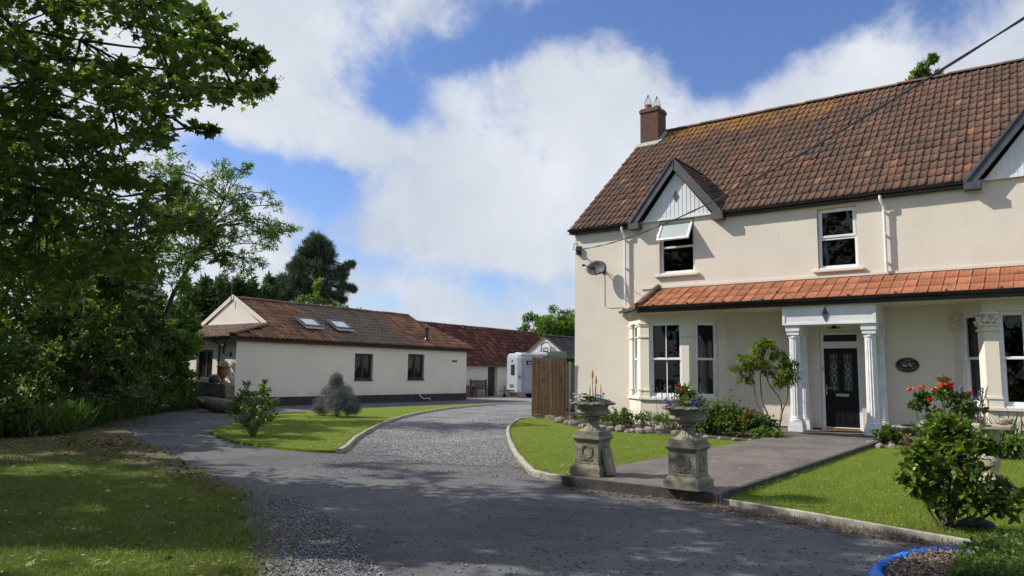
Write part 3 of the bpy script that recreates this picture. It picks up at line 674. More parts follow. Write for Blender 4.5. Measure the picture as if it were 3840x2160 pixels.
# fascia and gutters
def gutter(name, parent, a, b, z, r=.062, fascia=.16, out=(0, -1, 0), board=True):
    a, b, o_ = Vector(a), Vector(b), Vector(out); mb = MB(); n = 8; vs_ = []
    prof = [(math.cos(math.pi+math.pi*k/n)*r, math.sin(math.pi+math.pi*k/n)*r) for k in range(n+1)]
    prof = prof+[(x*.86, y*.86) for x, y in prof[::-1]]
    for p in (a, b):
        for (x, y) in prof: vs_.append(p+o_*(x+r)+Vector((0, 0, y+z)))
    k = len(prof); mb.add([tuple(v) for v in vs_], [(i, (i+1) % k, k+(i+1) % k, k+i) for i in range(k)]+[tuple(range(k))[::-1], tuple(range(k, 2*k))])
    if board: mb.bar(a+Vector((0, 0, z-fascia/2+.01))-o_*.013, b+Vector((0, 0, z-fascia/2+.01))-o_*.013, .022, fascia)
    L = (b-a).length; d = (b-a).normalized()
    for i in range(int(L/1.0)):
        p = a+d*(i+.5)*1.0+o_*r+Vector((0, 0, z)); mb.tube([p-d*.02+Vector((0, 0, -.012)), p+d*.02+Vector((0, 0, -.012))], r*1.03, 8)
    return mb.build(name, M['gutter'], parent)
for a, b in ((-12.38, -10.12), (-7.34, -1.48), (1.4, 3.75)): gutter('gutter', rf, (a, 19.58, 0), (b, 19.58, 0), 6.02, .062, .15)
mb = MB()
for a, b in ((-12.3, -10.05), (-7.34, -1.44)): mb.box((a, 19.60, 5.87), (b, D-.002, 5.90))
mb.build('soffit', M['gutter'], rf)
# gabled dormer fronts
def dormer(xc, first):
    dm = MB(); zb, za = 6.02, 7.38; hw = 1.06
    dm.prism([(xc-hw, D-.06, zb), (xc+hw, D-.06, zb), (xc, D-.06, za)], (0, .04, 0))
    k = -hw+.12
    while k < hw-.05:                                  # raised board joints
        top = zb+(za-zb)*(1-abs(k)/hw)-.03
        dm.box((xc+k-.006, D-.068, zb+.03), (xc+k+.006, D-.06, top)); k += .125
    dm.box((xc-hw, D-.075, zb-.03), (xc+hw, D-.058, zb+.03))
    gp = dm.build('gable_panel', M['white'], hs, bevel=0)
    MB().prism([(xc, D-.078, 6.49), (xc+.085, D-.078, 6.66), (xc, D-.078, 6.83), (xc-.085, D-.078, 6.66)], (0, .012, 0)).build('diamond', M['grey'], gp)
    b = MB(); y0, y1 = 19.46, 19.495
    ap = 7.76; e = 1.43; th = .23
    for s_ in (-1, 1):
        b.prism([(xc, y0, ap), (xc+s_*e, y0, 5.96), (xc+s_*(e-.19), y0, 5.91), (xc, y0, ap-.32)][::s_], (0, y1-y0+.03*(s_ > 0)*0, 0))
        b.prism([(xc+s_*.0, y0-.03, ap+.03), (xc+s_*(e+.03), y0-.03, 5.99), (xc+s_*(e+.0), y0-.03, 5.94), (xc, y0-.03, ap-.03)][::s_], (0, .12, 0))
        xa = xc+s_*(e-.14); b.box((xa-.17, 19.43, 5.80), (xa+.17, D-.003, 5.965))
    b.box((xc-.012, y0-.012, ap-.32), (xc+.012, y0, ap)); b.build('bargeboard', M['grey'], hs)
    # little roof running back into the main roof
    dz = 7.74-5.97; L = math.hypot(1.4, dz)
    def kp(c):
        zm = EZ+(c[1]-EY)*(RZ-EZ)/(RY-EY); return c[2] > zm-.02
    for s_ in (-1, 1):
        O = (xc+s_*1.42, 19.46 if s_ > 0 else 21.7, 5.97)
        U = (0, 1, 0) if s_ > 0 else (0, -1, 0)
        dr = tiles('dormer_roof', M['tile'], hs, O, U, (-s_*1.4/L, 0, dz/L), 12, 7, .182, L/7, amp=.03, keep=kp, thick=.015)
        zi = EY+(7.74-EZ)/((RZ-EZ)/(RY-EY))
        MB().add([(xc, 19.47, 7.72), (xc+s_*1.40, 19.47, 5.94), (xc+s_*1.40, 19.6, 5.94), (xc, zi+.1, 7.72)], [(0, 1, 2, 3)]).build('sarking', M['grey'], dr)
        MB().tube([(xc+s_*1.41, 19.56, 6.0), (xc+s_*.7, 20.55, 6.88), (xc, zi, 7.76)], .035, 6).build('valley_lead', M['lead'], dr)
    ridge_caps('ridge_tiles', M['ridge'], hs, (xc, 19.45, 7.74), (xc, EY+(7.74-EZ)/((RZ-EZ)/(RY-EY))+.05, 7.74), .09, .4)
dormer(XC1, True); dormer(XC2, False)
# chimney
cs = thing('_', 'x', 'x'); bpy.data.objects.remove(cs)
mb = MB().box((-12.22, 24.32, 9.2), (-11.5, 25.02, 11.28)); ch = mb.build('chimney', M['brick'], hs)
mb = MB().box((-12.26, 24.28, 11.28), (-11.46, 25.06, 11.40)); mb.box((-12.23, 24.31, 11.40), (-11.49, 25.03, 11.46)); mb.build('chimney_cap', M['ridge'], ch, bevel=.02)
for (x, y, s_) in ((-12.0, 24.55, 1), (-11.78, 24.85, .9)):
    pt_ = MB().lathe([(.13, 11.42), (.125, 11.56), (.14, 11.60), (.135, 11.64)], (x, y, 0), 12).build('chimney_pot', M['terra'], ch)
    w_ = MB()
    for k in range(9):
        t = 2*math.pi*k/9; w_.tube([(x+.14*math.cos(t), y+.14*math.sin(t), 11.62), (x+.13*math.cos(t), y+.13*math.sin(t), 11.78), (x+.01*math.cos(t), y+.01*math.sin(t), 12.05)], .006, 4)
    w_.build('bird_guard', M['backboard'], pt_)
mb = MB(); mb.prism([(-12.32, 24.1, 9.90), (-11.42, 24.1, 9.90), (-11.42, 24.33, 10.10), (-12.32, 24.33, 10.10)], (0, -.01, .035)); mb.prism([(-11.5, 24.3, 10.08), (-11.36, 24.25, 10.04), (-11.36, 25.0, 10.66), (-11.5, 25.0, 10.70)], (0, 0, .03))
mb.build('flashing', M['lead'], ch)
# upper windows
def upper_window(Wd, openit):
    a, b, c, d = Wd; a += .0; mbf = MB(); mid = c+(d-c)*.5
    frame_rect(mbf, a+.015, b-.015, c+.04, d-.01, .065, D+.085, D+.15, mid=mid)
    w = mbf.build('window', M['upvc'], hs, bevel=.006)
    MB().box((a-.13, D-.09, c-.07), (b+.13, D+.085, c+.0)).build('sill', M['trim'], w, bevel=.012)
    MB().box((a+.02, D+.01, c+.002), (b-.02, D+.083, c+.05)).build('frame_sill', M['upvc'], w, bevel=.01)
    MB().add([(a+.07, D+.12, c+.09), (b-.07, D+.12, c+.09), (b-.07, D+.12, mid-.03), (a+.07, D+.12, mid-.03)], [(0, 1, 2, 3)]).build('pane', M['glass'], w)
    s = MB(); frame_rect(s, a+.05, b-.05, -.72, 0, .06, -.03, .03); pz = MB().box((a+.1, -.004, -.67), (b-.1, .004, -.05))
    if openit:
        X = Matrix.Translation((0, D+.085, d-.05))@Matrix.Rotation(R(-33), 4, 'X')
        s2 = xform(s, X).build('open_sash', M['upvc'], w, bevel=.005); xform(pz, X).build('frosted_pane', M['frost'], s2)
    else:
        X = Matrix.Translation((0, D+.10, d-.05)); s2 = xform(s, X).build('sash', M['upvc'], w, bevel=.005); xform(pz, X).build('pane', M['glass'], s2)
        MB().tube([(a+.14+.03*math.sin(k), D+.25, c+.05+1.5*k/9) for k in range(10)], .05, 6).build('curtain', M['curtain'], w)
    return w
upper_window(W1, True); upper_window(W2, False)
# lean-to roof over bays and porch
LE = 18.45; LZ0, LZ1 = 3.36, 3.97; Ls = math.hypot(D-LE, LZ1-LZ0)
lr = tiles('lean_to_roof', M['tile_orange'], hs, (-9.36, LE-.02, LZ0), (1, 0, 0), (0, (D-LE)/Ls, (LZ1-LZ0)/Ls), 50, 3, .262, Ls/3, amp=.016, lap=.04, thick=.024, prof='flat', seg=16, jit=.004)
mb = MB().add([(-9.36, LE+.03, LZ0-.02), (3.7, LE+.03, LZ0-.02), (3.7, D, LZ1-.02), (-9.36, D, LZ1-.02)], [(0, 1, 2, 3)])
mb.add([(-10.5, D, 3.38), (-9.36, LE+.03, 3.36), (-9.36, D, 3.95)], [(0, 1, 2)]); mb.box((-9.3, LE+.03, 3.17), (3.7, D-.001, 3.185)); mb.add([(-10.45, D-.001, 3.18), (-9.3, LE+.03, 3.18), (-9.3, D-.001, 3.18)], [(0, 1, 2)])
mb.build('roof_boards', M['trim'], lr)
ev = Vector((-9.36, LE, 0))-Vector((-10.5, D, 0)); el_ = ev.length; eu = ev.normalized(); un = Vector((eu.y*-1, eu.x, 0)).normalized()
nrm = Vector((1.14, 1.25, 0)).normalized(); h_ = 1.25*1.14/math.hypot(1.25, 1.14)
Vh = Vector((nrm.x*h_, nrm.y*h_, .6)).normalized()
tiles('hip_face', M['tile_orange'], lr, (-10.5, D, 3.38), tuple(eu), tuple(Vh), 6, 3, .29, .34, amp=.012, prof='flat', keep=lambda c: c[0] < -9.42 and c[1] < D-.02, thick=.012)
ridge_caps('hip_tiles', M['ridge'], lr, (-9.38, LE-.02, 3.40), (-9.36, D, 4.03), .10, .34)
gutter('lean_to_gutter', lr, (-9.4, LE-.035, 0), (3.75, LE-.035, 0), 3.35, .07, .18)
gutter('lean_to_gutter', lr, (-10.52, D-.03, 0), (-9.4, LE-.035, 0), 3.35, .07, .18, out=(-.74, -.67, 0))
# bays
def bay(P, lo, hi, ornate, wins):
    """P four plan points; wins: per side list of (x0, x1, mullion) in side-local metres"""
    by = thing('_tmp', 'x', 'x'); bpy.data.objects.remove(by)
    wallmb, headmb, trimmb = MB(), MB(), MB(); frames = []
    for k in range(3):
        p, q = Vector(P[k]), Vector(P[k+1]); L = (q-p).length; ang = math.atan2(q.y-p.y, q.x-p.x)
        def pl(mb_): return placed(mb_, p.x, p.y, ang)
        a = MB(); e0 = 0 if k == 0 else 0
        a.box((0, 0, 0.0), (L, .16, lo-.06)); wallmb.add(*(lambda m_: (np.concatenate(m_.v), m_.f))(pl(a))); a = MB().box((0, 0, hi), (L, .16, 3.17)); headmb.add(*(lambda m_: (np.concatenate(m_.v), m_.f))(pl(a)))
        xs = [0]+[v for w in wins[k] for v in (w[0], w[1])]+[L]
        a = MB()
        for i in range(0, len(xs), 2):
            x0, x1 = xs[i], xs[i+1]
            if x1-x0 < .02: continue
            a.box((x0, .0, lo), (x1, .18, hi))
            lft = .03 if i > 0 else 0; rgt = .03 if i < len(xs)-2 else 0
            o1 = .028
            for (z0, z1, out) in ((lo, lo+.18, .022), (lo+.18, lo+.22, .04), (hi-.42, hi-.385, .03), (hi-.05, hi, .045), (hi-.10, hi-.05, .025)):
                a.box((x0-lft*.8-.001, -out, z0), (x1+rgt*.8+.001, .02, z1))
        a.box((-.03, -.06, lo-.06), (L+.03, .17, lo)); trimmb.add(*(lambda m_: (np.concatenate(m_.v), m_.f))(pl(a)))
        for (x0, x1, mull) in wins[k]:
            f = MB(); frame_rect(f, x0, x1, lo+.03, hi-.0, .055, .05, .13); f.box((x0-.01, .0, lo), (x1+.01, .12, lo+.035))
            mid = (lo+hi)/2+.03
            s = MB(); frame_rect(s, x0+.055, x1-.055, mid-.03, hi-.055, .035, .06, .10, mull=mull); frame_rect(s, x0+.055, x1-.055, lo+.085, mid+.03, .045, .10, .128, mull=mull)
            g_ = MB().add([(x0+.06, .115, lo+.08), (x1-.06, .115, lo+.08), (x1-.06, .115, hi-.06), (x0+.06, .115, hi-.06)], [(0, 1, 2, 3)])
            frames.append((pl(f), pl(s), pl(g_)))
        if ornate:
            a = MB()
            for i in range(0, len(xs), 2):
                x0, x1 = xs[i], xs[i+1]
                if x1-x0 < .02: continue
                for q_ in range(26): a.sphere((rng.uniform(x0-.03, x1+.03), -.05+rng.uniform(-.02, .02), rng.uniform(hi-.27, hi-.08)), rng.uniform(.02, .035), 6, (1, 1, 1.2))
                a.box((x0-.05, -.075, hi-.06), (x1+.05, .02, hi-.02)); a.box((x0-.02, -.04, hi-.31), (x1+.02, .02, hi-.27))
            trimmb.add(*(lambda m_: (np.concatenate(m_.v), m_.f))(pl(a)))
    by = wallmb.build('bay_window', M['stucco'], hs); headmb.build('window_head', M['stucco'], by)
    trimmb.build('pilasters', M['trim'], by, bevel=0)
    for f, s, g_ in frames:
        fo = f.build('frame', M['upvc'], by, bevel=.004); s.add(np.concatenate(g_.v)*0-100, []) if False else None
        s.build('sash', M['upvc'], by); g_.build('pane', M['glass'], by)
    return by
b1 = bay([(-10.32, D), (-9.53, 18.85), (-8.07, 18.85), (-7.34, D)], .84, 2.93, False, [[(.34, .84, None)], [(.27, 1.25, .76)], [(.2, .86, None)]])
b2 = bay([(-1.95, D), (-1.30, 18.85), (.95, 18.85), (1.6, D)], .86, 2.92, True, [[(.27, .86, None)], [(.26, .78, None), (1.1, 1.98, None)], [(.25, .8, None)]])
bf = thing('bed_frame', 'chrome bed end rails with ball finials seen through the left bay window', 'bed', (-8.7, 19.3, .5))
mb = MB(); xa, xb = -9.12, -7.95
for x in (xa, xb): mb.tube([(x, 19.25, .7), (x, 19.25, 1.22)], .018, 8); mb.sphere((x, 19.25, 1.26), .032, 8)
mb.tube([(xa, 19.25, 1.17), (xa+.3, 19.25, 1.06), (xb-.3, 19.25, 1.06), (xb, 19.25, 1.17)], .010, 6); mb.tube([(xa, 19.25, .98), (xb, 19.25, .98)], .010, 6); mb.build('rails', M['steel'], bf)
# swagged net curtain and side curtains in the right bay
mb = MB(); n = 16; cv = []
for i in range(n+1):
    x = -1.05+.52*i/n; zz = 2.62+.09*abs(math.sin(math.pi*2*i/n)) if True else 0
    zz = 2.80-.22*math.sin(math.pi*i/n)*1.0-.05*math.cos(i*1.1)
    cv += [(x, 19.02+.02*math.sin(i*1.9), 2.86), (x, 19.04+.03*math.sin(i*1.9), (2.86+zz)/2), (x, 19.03+.02*math.sin(i*2.3), zz)]
mb.add(cv, [(i*3+k, i*3+k+1, i*3+4+k, i*3+3+k) for i in range(n) for k in range(2)]); mb.build('curtain', M['curtain'], b2)
mb = MB(); cv = []
for i in range(13):
    t = i/12; x = -1.62+.30*t; y = 19.56-.32*t; cv += [(x+.06, y+.06+.03*math.sin(i*2.2), .95), (x+.06, y+.06+.03*math.sin(i*2.2+.4), 2.85)]
mb.add(cv, [(i*2, i*2+2, i*2+3, i*2+1) for i in range(12)]); mb.build('curtain', M['curtain'], b2)
# porch
mb = MB(); X0, X1, Y0, Z0, Z1 = -5.45, -3.36, 18.5, 2.73, 3.17
mb.box((X0, Y0, Z0), (X1, D-.002, Z1)); pc = mb.build('porch_canopy', M['white'], hs, bevel=.008)
mb = MB()
for a, b in (((X0-.012, Y0-.018, Z0-.012), (X0+.05, Y0-.001, Z1-.03)), ((X1-.05, Y0-.018, Z0-.012), (X1+.012, Y0-.001, Z1-.03)), ((X0+.05, Y0-.016, Z0-.012), (X1-.05, Y0-.001, Z0+.03))): mb.box(a, b)
mb.build('canopy_trim', M['white'], pc)
xm = (X0+X1)/2-.05
MB().prism([(xm, Y0-.02, 2.78), (xm+.075, Y0-.02, 2.96), (xm, Y0-.02, 3.14), (xm-.075, Y0-.02, 2.96)], (0, .02, 0)).build('diamond', M['grey'], pc)
def column(x, y, sc=1.0, z0=PT+.02):
    mb = MB(); q = .165*sc
    mb.box((x-q*1.04, y-q*1.04, z0-.02), (x+q*1.04, y+q*1.04, z0+.16)); mb.box((x-q*.95, y-q*.95, z0+.16), (x+q*.95, y+q*.95, z0+.24))
    r = .14*sc
    mb.lathe([(r*1.15, .24), (r*1.18, .265), (r*1.1, .285), (r*1.02, .30), (r*1.06, .32), (r, .34)], (x, y, z0), 32)
    zt = 2.40
    mb.lathe([(r, .34), (r*.985, .36)]+[(r*(1-.13*k/10), .37+(zt-.37-z0)*k/10) for k in range(11)]+[(r*.88, zt-z0+.02)], (x, y, z0), 64, flute=16, fd=.013*sc, zr=(.365, zt-z0-.001))
    mb.lathe([(r*.95, zt-z0+.0), (r*1.0, zt-z0+.03), (r*.92, zt-z0+.05), (r*1.08, zt-z0+.08)], (x, y, z0), 32)
    mb.box((x-q*.88, y-q*.88, zt+.08), (x+q*.88, y+q*.88, zt+.17)); mb.box((x-q, y-q, zt+.17), (x+q, y+q, 2.728))
    return mb.build('column', M['colwhite'], hs)
column(-5.24, 18.69); column(-3.53, 18.69); column(-5.27, 19.55, .78); column(-3.48, 19.55, .78)
# front door
mb = MB(); y0 = D+.05
frame_rect(mb, -4.905, -3.965, .15, 2.605, .075, y0, y0+.07)
mb.box((-4.83, y0+.001, 2.19), (-4.04, y0+.069, 2.36)); df = mb.build('door_frame', M['upvc'], hs, bevel=.006)
MB().box((-4.83, y0+.03, 2.36), (-4.04, y0+.04, 2.53)).build('fanlight', M['signblack'], df)
dl = MB().box((-4.825, y0+.015, .20), (-4.045, y0+.06, 2.185)); dr = dl.build('door', M['black'], hs, bevel=.004)
MB().box((-4.82, y0-.02, .155), (-4.05, y0+.014, .21)).build('threshold', M['brass'], dr)
for cx in (-4.60, -4.27):
    pn = MB(); pn.box((cx-.10, y0+.006, 1.12), (cx+.10, y0+.014, 2.05)); pg = pn.build('door_glass', M['doorglass'], dr)
    lm = MB(); yy = y0+.002; zc = 1.585; T = lambda pts, r=.0045: lm.tube([(cx+x, yy, zc+z) for x, z in pts], r, 5)
    T([(0, .46), (0, .28)]); T([(0, -.28), (0, -.46)]); T([(-.085, 0), (-.045, 0)]); T([(.045, 0), (.085, 0)])
    for s_ in (-1, 1):
        T([(.085*math.sin(a), s_*(.36+.05*math.cos(a))) for a in np.linspace(-1.3, 1.3, 9)])
        T([(0, s_*.28), (.035, s_*.20), (.03, s_*.11), (0, s_*.06), (-.045, 0)]); T([(0, s_*.28), (-.035, s_*.20), (-.03, s_*.11), (0, s_*.06), (.045, 0)])
        T([(0, s_*.06), (.05, s_*.10), (.065, s_*.15), (.035, s_*.22)]); T([(0, s_*.06), (-.05, s_*.10), (-.065, s_*.15), (-.035, s_*.22)])
    lm.build('lead_pattern', M['leadwork'], pg)
MB().box((-4.57, y0-.004, .985), (-4.26, y0+.014, 1.055)).build('letterbox', M['steel'], dr, bevel=.004)
mb = MB(); mb.box((-4.805, y0-.002, 1.02), (-4.775, y0+.014, 1.28)); mb.tube([(-4.79, y0-.03, 1.19), (-4.66, y0-.035, 1.19)], .010, 6); mb.tube([(-4.79, y0+.0, 1.19), (-4.79, y0-.035, 1.19)], .010, 6); mb.build('handle', M['steel'], dr)
mb = MB()
for cx in (-4.60, -4.27): frame_rect(mb, cx-.11, cx+.11, .33, .90, .012, y0+.008, y0+.0145)
mb.build('door_moulding', M['black'], dr)
mb = MB().sphere((-4.435, y0, 1.83), .05, 10, (1, .5, 1.3)); mb.build('knocker', M['signblack'], dr)
MB().box((-4.88, y0-.012, 1.62), (-4.84, y0-.001, 1.72)).build('doorbell', M['stonepale'], df)
mb = MB().lathe([(.10, 2.66), (.09, 2.68), (.05, 2.70), (.05, 2.729)], (-4.45, 19.3, 0), 14); mb.box((-4.60, 19.27, 2.67), (-4.30, 19.33, 2.69)); mb.build('porch_lamp', M['signblack'], hs)
# downpipes
def downpipe(x, ztop, zbot, y=D-.085, dx=-.06, out=.34, name='downpipe'):
    mb = MB(); mb.tube([(x+dx, D-.18, ztop+.06), (x+dx, D-.18, ztop-.02), (x+dx*.6, D-.16, ztop-.10), (x, y-.02, ztop-.2), (x, y, ztop-.28), (x, y, zbot+.1), (x+.01, y, zbot)], .035, 12)
    for z in (ztop-.34, (ztop+zbot)/2, zbot+.25): mb.tube([(x, y, z-.025), (x, y, z+.025)], .042, 12); mb.box((x-.03, y, z-.015), (x+.03, D-.001, z+.015))
    return mb.build(name, M['upvc'], hs, smooth=False)
downpipe(-10.40, 5.86, 3.46); downpipe(-3.27, 5.86, 4.02)
# low rear extension seen past the corner
mb = MB(); ex = MB()
mb.box((-13.55, 26.2, 0), (-12.26, 29.8, 2.35)); rx = mb.build('rear_extension', M['stucco2'], hs)
tiles('rear_extension_roof', M['tile_orange'], rx, (-13.8, 29.9, 2.5), (0, -1, 0), (.86, 0, .5), 13, 5, .3, .34, amp=.03, thick=.02)
gutter('gutter', rx, (-13.8, 26.0, 0), (-13.8, 29.9, 0), 2.5, .07, .16, out=(-1, 0, 0))
mb = MB().tube([(-12.3, 26.0, 3.42), (-13.8, 26.0, 2.54)], .09, 8); mb.build('hip_tiles', M['ridge'], rx)
MB().box((-13.78, 26.02, 2.32), (-12.26, 26.2, 2.42)).build('fascia', M['gutter'], rx)

# things fixed to the farmhouse
dc = at_y(2236, 1005, D-.32)
ds = thing('satellite_dish', 'dark grey satellite dish on the house corner wall', 'satellite dish', (dc.x, D, dc.z))
ax = Vector((.16, -.90, .30)).normalized(); s1 = ax.cross(Vector((0, 0, 1))).normalized(); s2 = s1.cross(ax).normalized()
vs_ = [tuple(dc-ax*.05)]; fs = []
for r_ in range(1, 5):
    for k in range(24):
        t = 2*math.pi*k/24; q = r_/4; vs_.append(tuple(dc+s1*math.cos(t)*.33*q+s2*math.sin(t)*.25*q+ax*(.06*q*q-.05)))
for k in range(24): fs.append((0, 1+k, 1+(k+1) % 24))
for r_ in range(3):
    for k in range(24): a = 1+r_*24; fs.append((a+k, a+24+k, a+24+(k+1) % 24, a+(k+1) % 24))
rfl = MB().add(vs_, fs).build('reflector', M['dish'], ds, smooth=True); sm = rfl.modifiers.new('thick', 'SOLIDIFY'); sm.thickness = .008
mb = MB(); tip = dc+ax*.34+s1*.26-s2*.05; mb.tube([dc-s2*.2-ax*.0, dc+ax*.12-s2*.12, tip], .016, 6); mb.tube([tip-ax*.02, tip+s1*.07], .035, 10); mb.tube([dc+ax*.1-s2*.05, dc+ax*.16+s1*.1-s2*.08], .05, 6); mb.build('feed_arm', M['gutter'], ds)
mb = MB(); mb.tube([dc-ax*.06, (dc.x+.1, D-.02, dc.z-.06)], .018, 8); mb.box((dc.x+.04, D-.02, dc.z-.16), (dc.x+.14, D-.001, dc.z+.08)); mb.build('bracket', M['gutter'], ds)
w_ = MB().tube([(dc.x+.1, D-.012, dc.z-.05), (dc.x+.12, D-.008, dc.z-.5), (dc.x+.12, D-.008, 3.55), (dc.x+.3, D-.008, 3.48), (-10.5, D-.01, 3.48)], .006, 5).build('aerial_lead', M['stonepale'], ds)
sc_ = at_y(3403, 1369, D-.02)
sg = thing('house_sign', 'oval black name plaque with lettering on the wall right of the front door', 'sign', (sc_.x, D-.03, sc_.z))
n = 40; MB().prism([(sc_.x+.36*.98*math.cos(2*math.pi*k/n)*.85, D-.025, sc_.z+.21*math.sin(2*math.pi*k/n)) for k in range(n)], (0, .024, 0)).build('plaque', M['signblack'], sg, bevel=.004)
n = 40; rim = MB().tube([(sc_.x+.31*math.cos(2*math.pi*k/n), D-.026, sc_.z+.213*math.sin(2*math.pi*k/n)) for k in range(n+1)], .008, 6); rim.build('rim', M['letter'], sg)
def text(s, size, loc, m, parent, rot=(math.pi/2, 0, 0), ext=.002, name='lettering'):
    cu = bpy.data.curves.new(name, 'FONT'); cu.body = s; cu.size = size; cu.extrude = ext; cu.align_x = 'CENTER'; cu.align_y = 'CENTER'
    tmp = bpy.data.objects.new('t', cu); C.objects.link(tmp); dg = bpy.context.evaluated_depsgraph_get(); me = bpy.data.meshes.new_from_object(tmp.evaluated_get(dg))
    bpy.data.objects.remove(tmp); X = Matrix.Translation(loc)@Matrix(rot).to_4x4() if isinstance(rot, (list, Matrix)) else Matrix.Translation(loc)@(Matrix.Rotation(rot[2], 4, 'Z')@Matrix.Rotation(rot[0], 4, 'X')@Matrix.Rotation(rot[1], 4, 'Z'))
    me.transform(X); return me, m
def join_meshes(lst, name, m, parent):
    mb = MB()
    for me, _ in lst: mb.add([tuple(v.co) for v in me.vertices], [tuple(p.vertices) for p in me.polygons])
    return mb.build(name, m, parent)
LT = [text('THE', .095, (sc_.x, D-.028, sc_.z+.125), None, None)]
word = 'HOMESTEAD'
for i, chh in enumerate(word):
    a = R(-90)+R((i-4)*16.5); LT.append(text(chh, .085, (sc_.x+.255*math.cos(a), D-.028, sc_.z+.145*math.sin(a)), None, None, rot=(math.pi/2, (i-4)*R(13), 0)))
for s_ in (-1, 1): LT.append(text('·', .12, (sc_.x+s_*.265, D-.028, sc_.z-.01), None, None))
join_meshes(LT[:1], 'word_the', M['letter'], sg); join_meshes(LT[1:10], 'word_homestead', M['letter'], sg); [join_meshes([q_], 'dot', M['letter'], sg) for q_ in LT[10:]]
mb = MB(); X_, Z_ = sc_.x, sc_.z; yy = D-.032
for pts in ([(-.15, .01), (-.12, -.045), (-.02, -.055), (-.01, 0), (-.09, .0), (-.115, .02)], [(.0, .05), (.11, .05), (.085, .015), (.025, .015)], [(.0, -.0), (.12, .012), (.13, -.02), (.04, -.02), (.01, -.015)], [(.09, -.02), (.13, -.02), (.135, -.055), (.09, -.06)]):
    mb.prism([(X_+a*.95, yy, Z_+b) for a, b in pts], (0, .005, 0))
mb.build('cottage_picture', M['signart'], sg)
for a, b in ((-.14, .055), (-.055, .045), (.15, .045)): MB().sphere((X_+a, yy+.004, Z_+b), .034, 8, (1.1, .15, .8)).build('tree_picture', M['signgreen'], sg)
sg.scale = (.81, 1, .81)
# overhead cable
cb = thing('overhead_cable', 'black twisted cable running from the house corner up across the sky', 'cable', (-12.25, D, 5.4))
A_ = at_y(2160, 937, D-.18); B_ = at_d(3840, 68, 8.2); Mid = at_d(3000, 566, 13.6)
pts = []
for i in range(41):
    t = i/40*1.6; q = A_.lerp(B_, t); q.z -= 4*.42*t*(1-t); pts.append(q)
for k in range(2):
    mb = MB(); mb.tube([p+Vector((0, 0, .010*math.cos(i*1.6+k*math.pi))) for i, p in enumerate(pts)], .0085, 6); mb.build('cable_strand', M['cable'], cb)
mb = MB(); mb.box((A_.x-.05, D-.10, A_.z-.14), (A_.x+.09, D-.002, A_.z+.12)); mb.tube([(A_.x, D-.1, A_.z), tuple(A_)], .02, 6)
mb.tube([tuple(A_), (A_.x-.1, D-.16, A_.z+.02), (A_.x-.12, D-.12, A_.z+.2), (A_.x-.04, D-.06, A_.z+.24), (A_.x-.02, D-.05, A_.z+.1)], .014, 6); mb.build('wall_bracket', M['cable'], cb)
tag(MB().box((-4.85, 19.15, PT+.021), (-3.95, 19.62, PT+.04)).build('doormat', M['mat'], loc=(-4.4, 19.4, PT)), 'thin brown doormat on the porch floor under the front door', 'doormat')

# ================================================================== COTTAGE
CX, CY0, CY1 = -25.93, 16.66, 30.64
ct = thing('cottage', 'long low cream cottage with black plinth, two skylights and mottled pantile roof', 'cottage', (CX-3, CY0, 0))
mb = MB()
def wall_yz(mb, x, y0, y1, z0, z1, holes, th=.22):
    t = MB(); wall_xz(t, 0, y0, y1, z0, z1, holes, th)
    for i, v in enumerate(t.v): t.v[i] = np.c_[x-v[:, 1], v[:, 0], v[:, 2]]
    mb.add(np.concatenate(t.v), t.f)
H1 = (22.74, 23.85, 1.08, 2.28); H2 = (26.16, 27.33, 1.10, 2.36)
wall_yz(mb, CX, CY0, CY1, .37, 2.75, [H1, H2])
H3 = (-28.75, -27.55, 1.05, 2.26)
wall_xz(mb, CY0, -31.8, CX, 0.0, 2.72, [H3])
mb.add([(-31.8, CY1, 0), (CX, CY1, 0), (CX, CY1, 2.75), (-31.8, CY1, 2.75)], [(3, 2, 1, 0)]); mb.add([(-31.8, CY0, 0), (-31.8, CY1, 0), (-31.8, CY1, 2.75), (-31.8, CY0, 2.75)], [(0, 1, 2, 3)])
mb.build('wall', M['stucco2'], ct)
mb = MB().box((CX-.02, CY0+.001, 0), (CX+.018, CY1+.02, .37)); mb.build('plinth', M['plinth'], ct)
RX, RZc = -28.8, 4.57; sx = 3.17; sL = math.hypot(sx, RZc-2.78); nvc = 11
def kc(c):
    if c[1] < 18.35: return c[0] > -25.6-(c[1]-16.1)*.40-.05
    if c[1] > 28.9: return (CX-.2-c[0])*-1 > -9 and (-25.63-c[0]) < (31.0-c[1])*1.5
    return True
cr_ = tiles('roof', M['pantile'], ct, (-25.63, 16.2, 2.78), (0, 1, 0), (-sx/sL, 0, (RZc-2.78)/sL), 60, nvc, .248, sL/nvc, amp=.045, lap=.05, thick=.02, keep=kc, prof='wave')
mb = MB().add([(-25.66, 16.3, 2.74), (-25.66, 30.9, 2.74), (RX, 28.8, RZc-.03), (RX, 18.35, RZc-.03), (-26.5, 18.3, 3.2), (-31.95, 18.3, 2.74), (-31.95, 30.9, 2.74)], [(0, 1, 2, 3, 4), (5, 6, 2, 3), (1, 6, 2)])
mb.build('underlay', M['ridge'], cr_)
ridge_caps('ridge_tiles', M['ridge'], cr_, (RX, 18.2, RZc+.0), (RX, 28.95, RZc-.02), .13, .45)
ridge_caps('ridge_tiles', M['ridge'], cr_, (-26.45, 18.3, 3.36), (-25.62, 16.22, 2.83), .13, .4)
ridge_caps('ridge_tiles', M['ridge'], cr_, (-31.1, 18.3, 3.40), (-31.95, 16.22, 2.83), .13, .4)
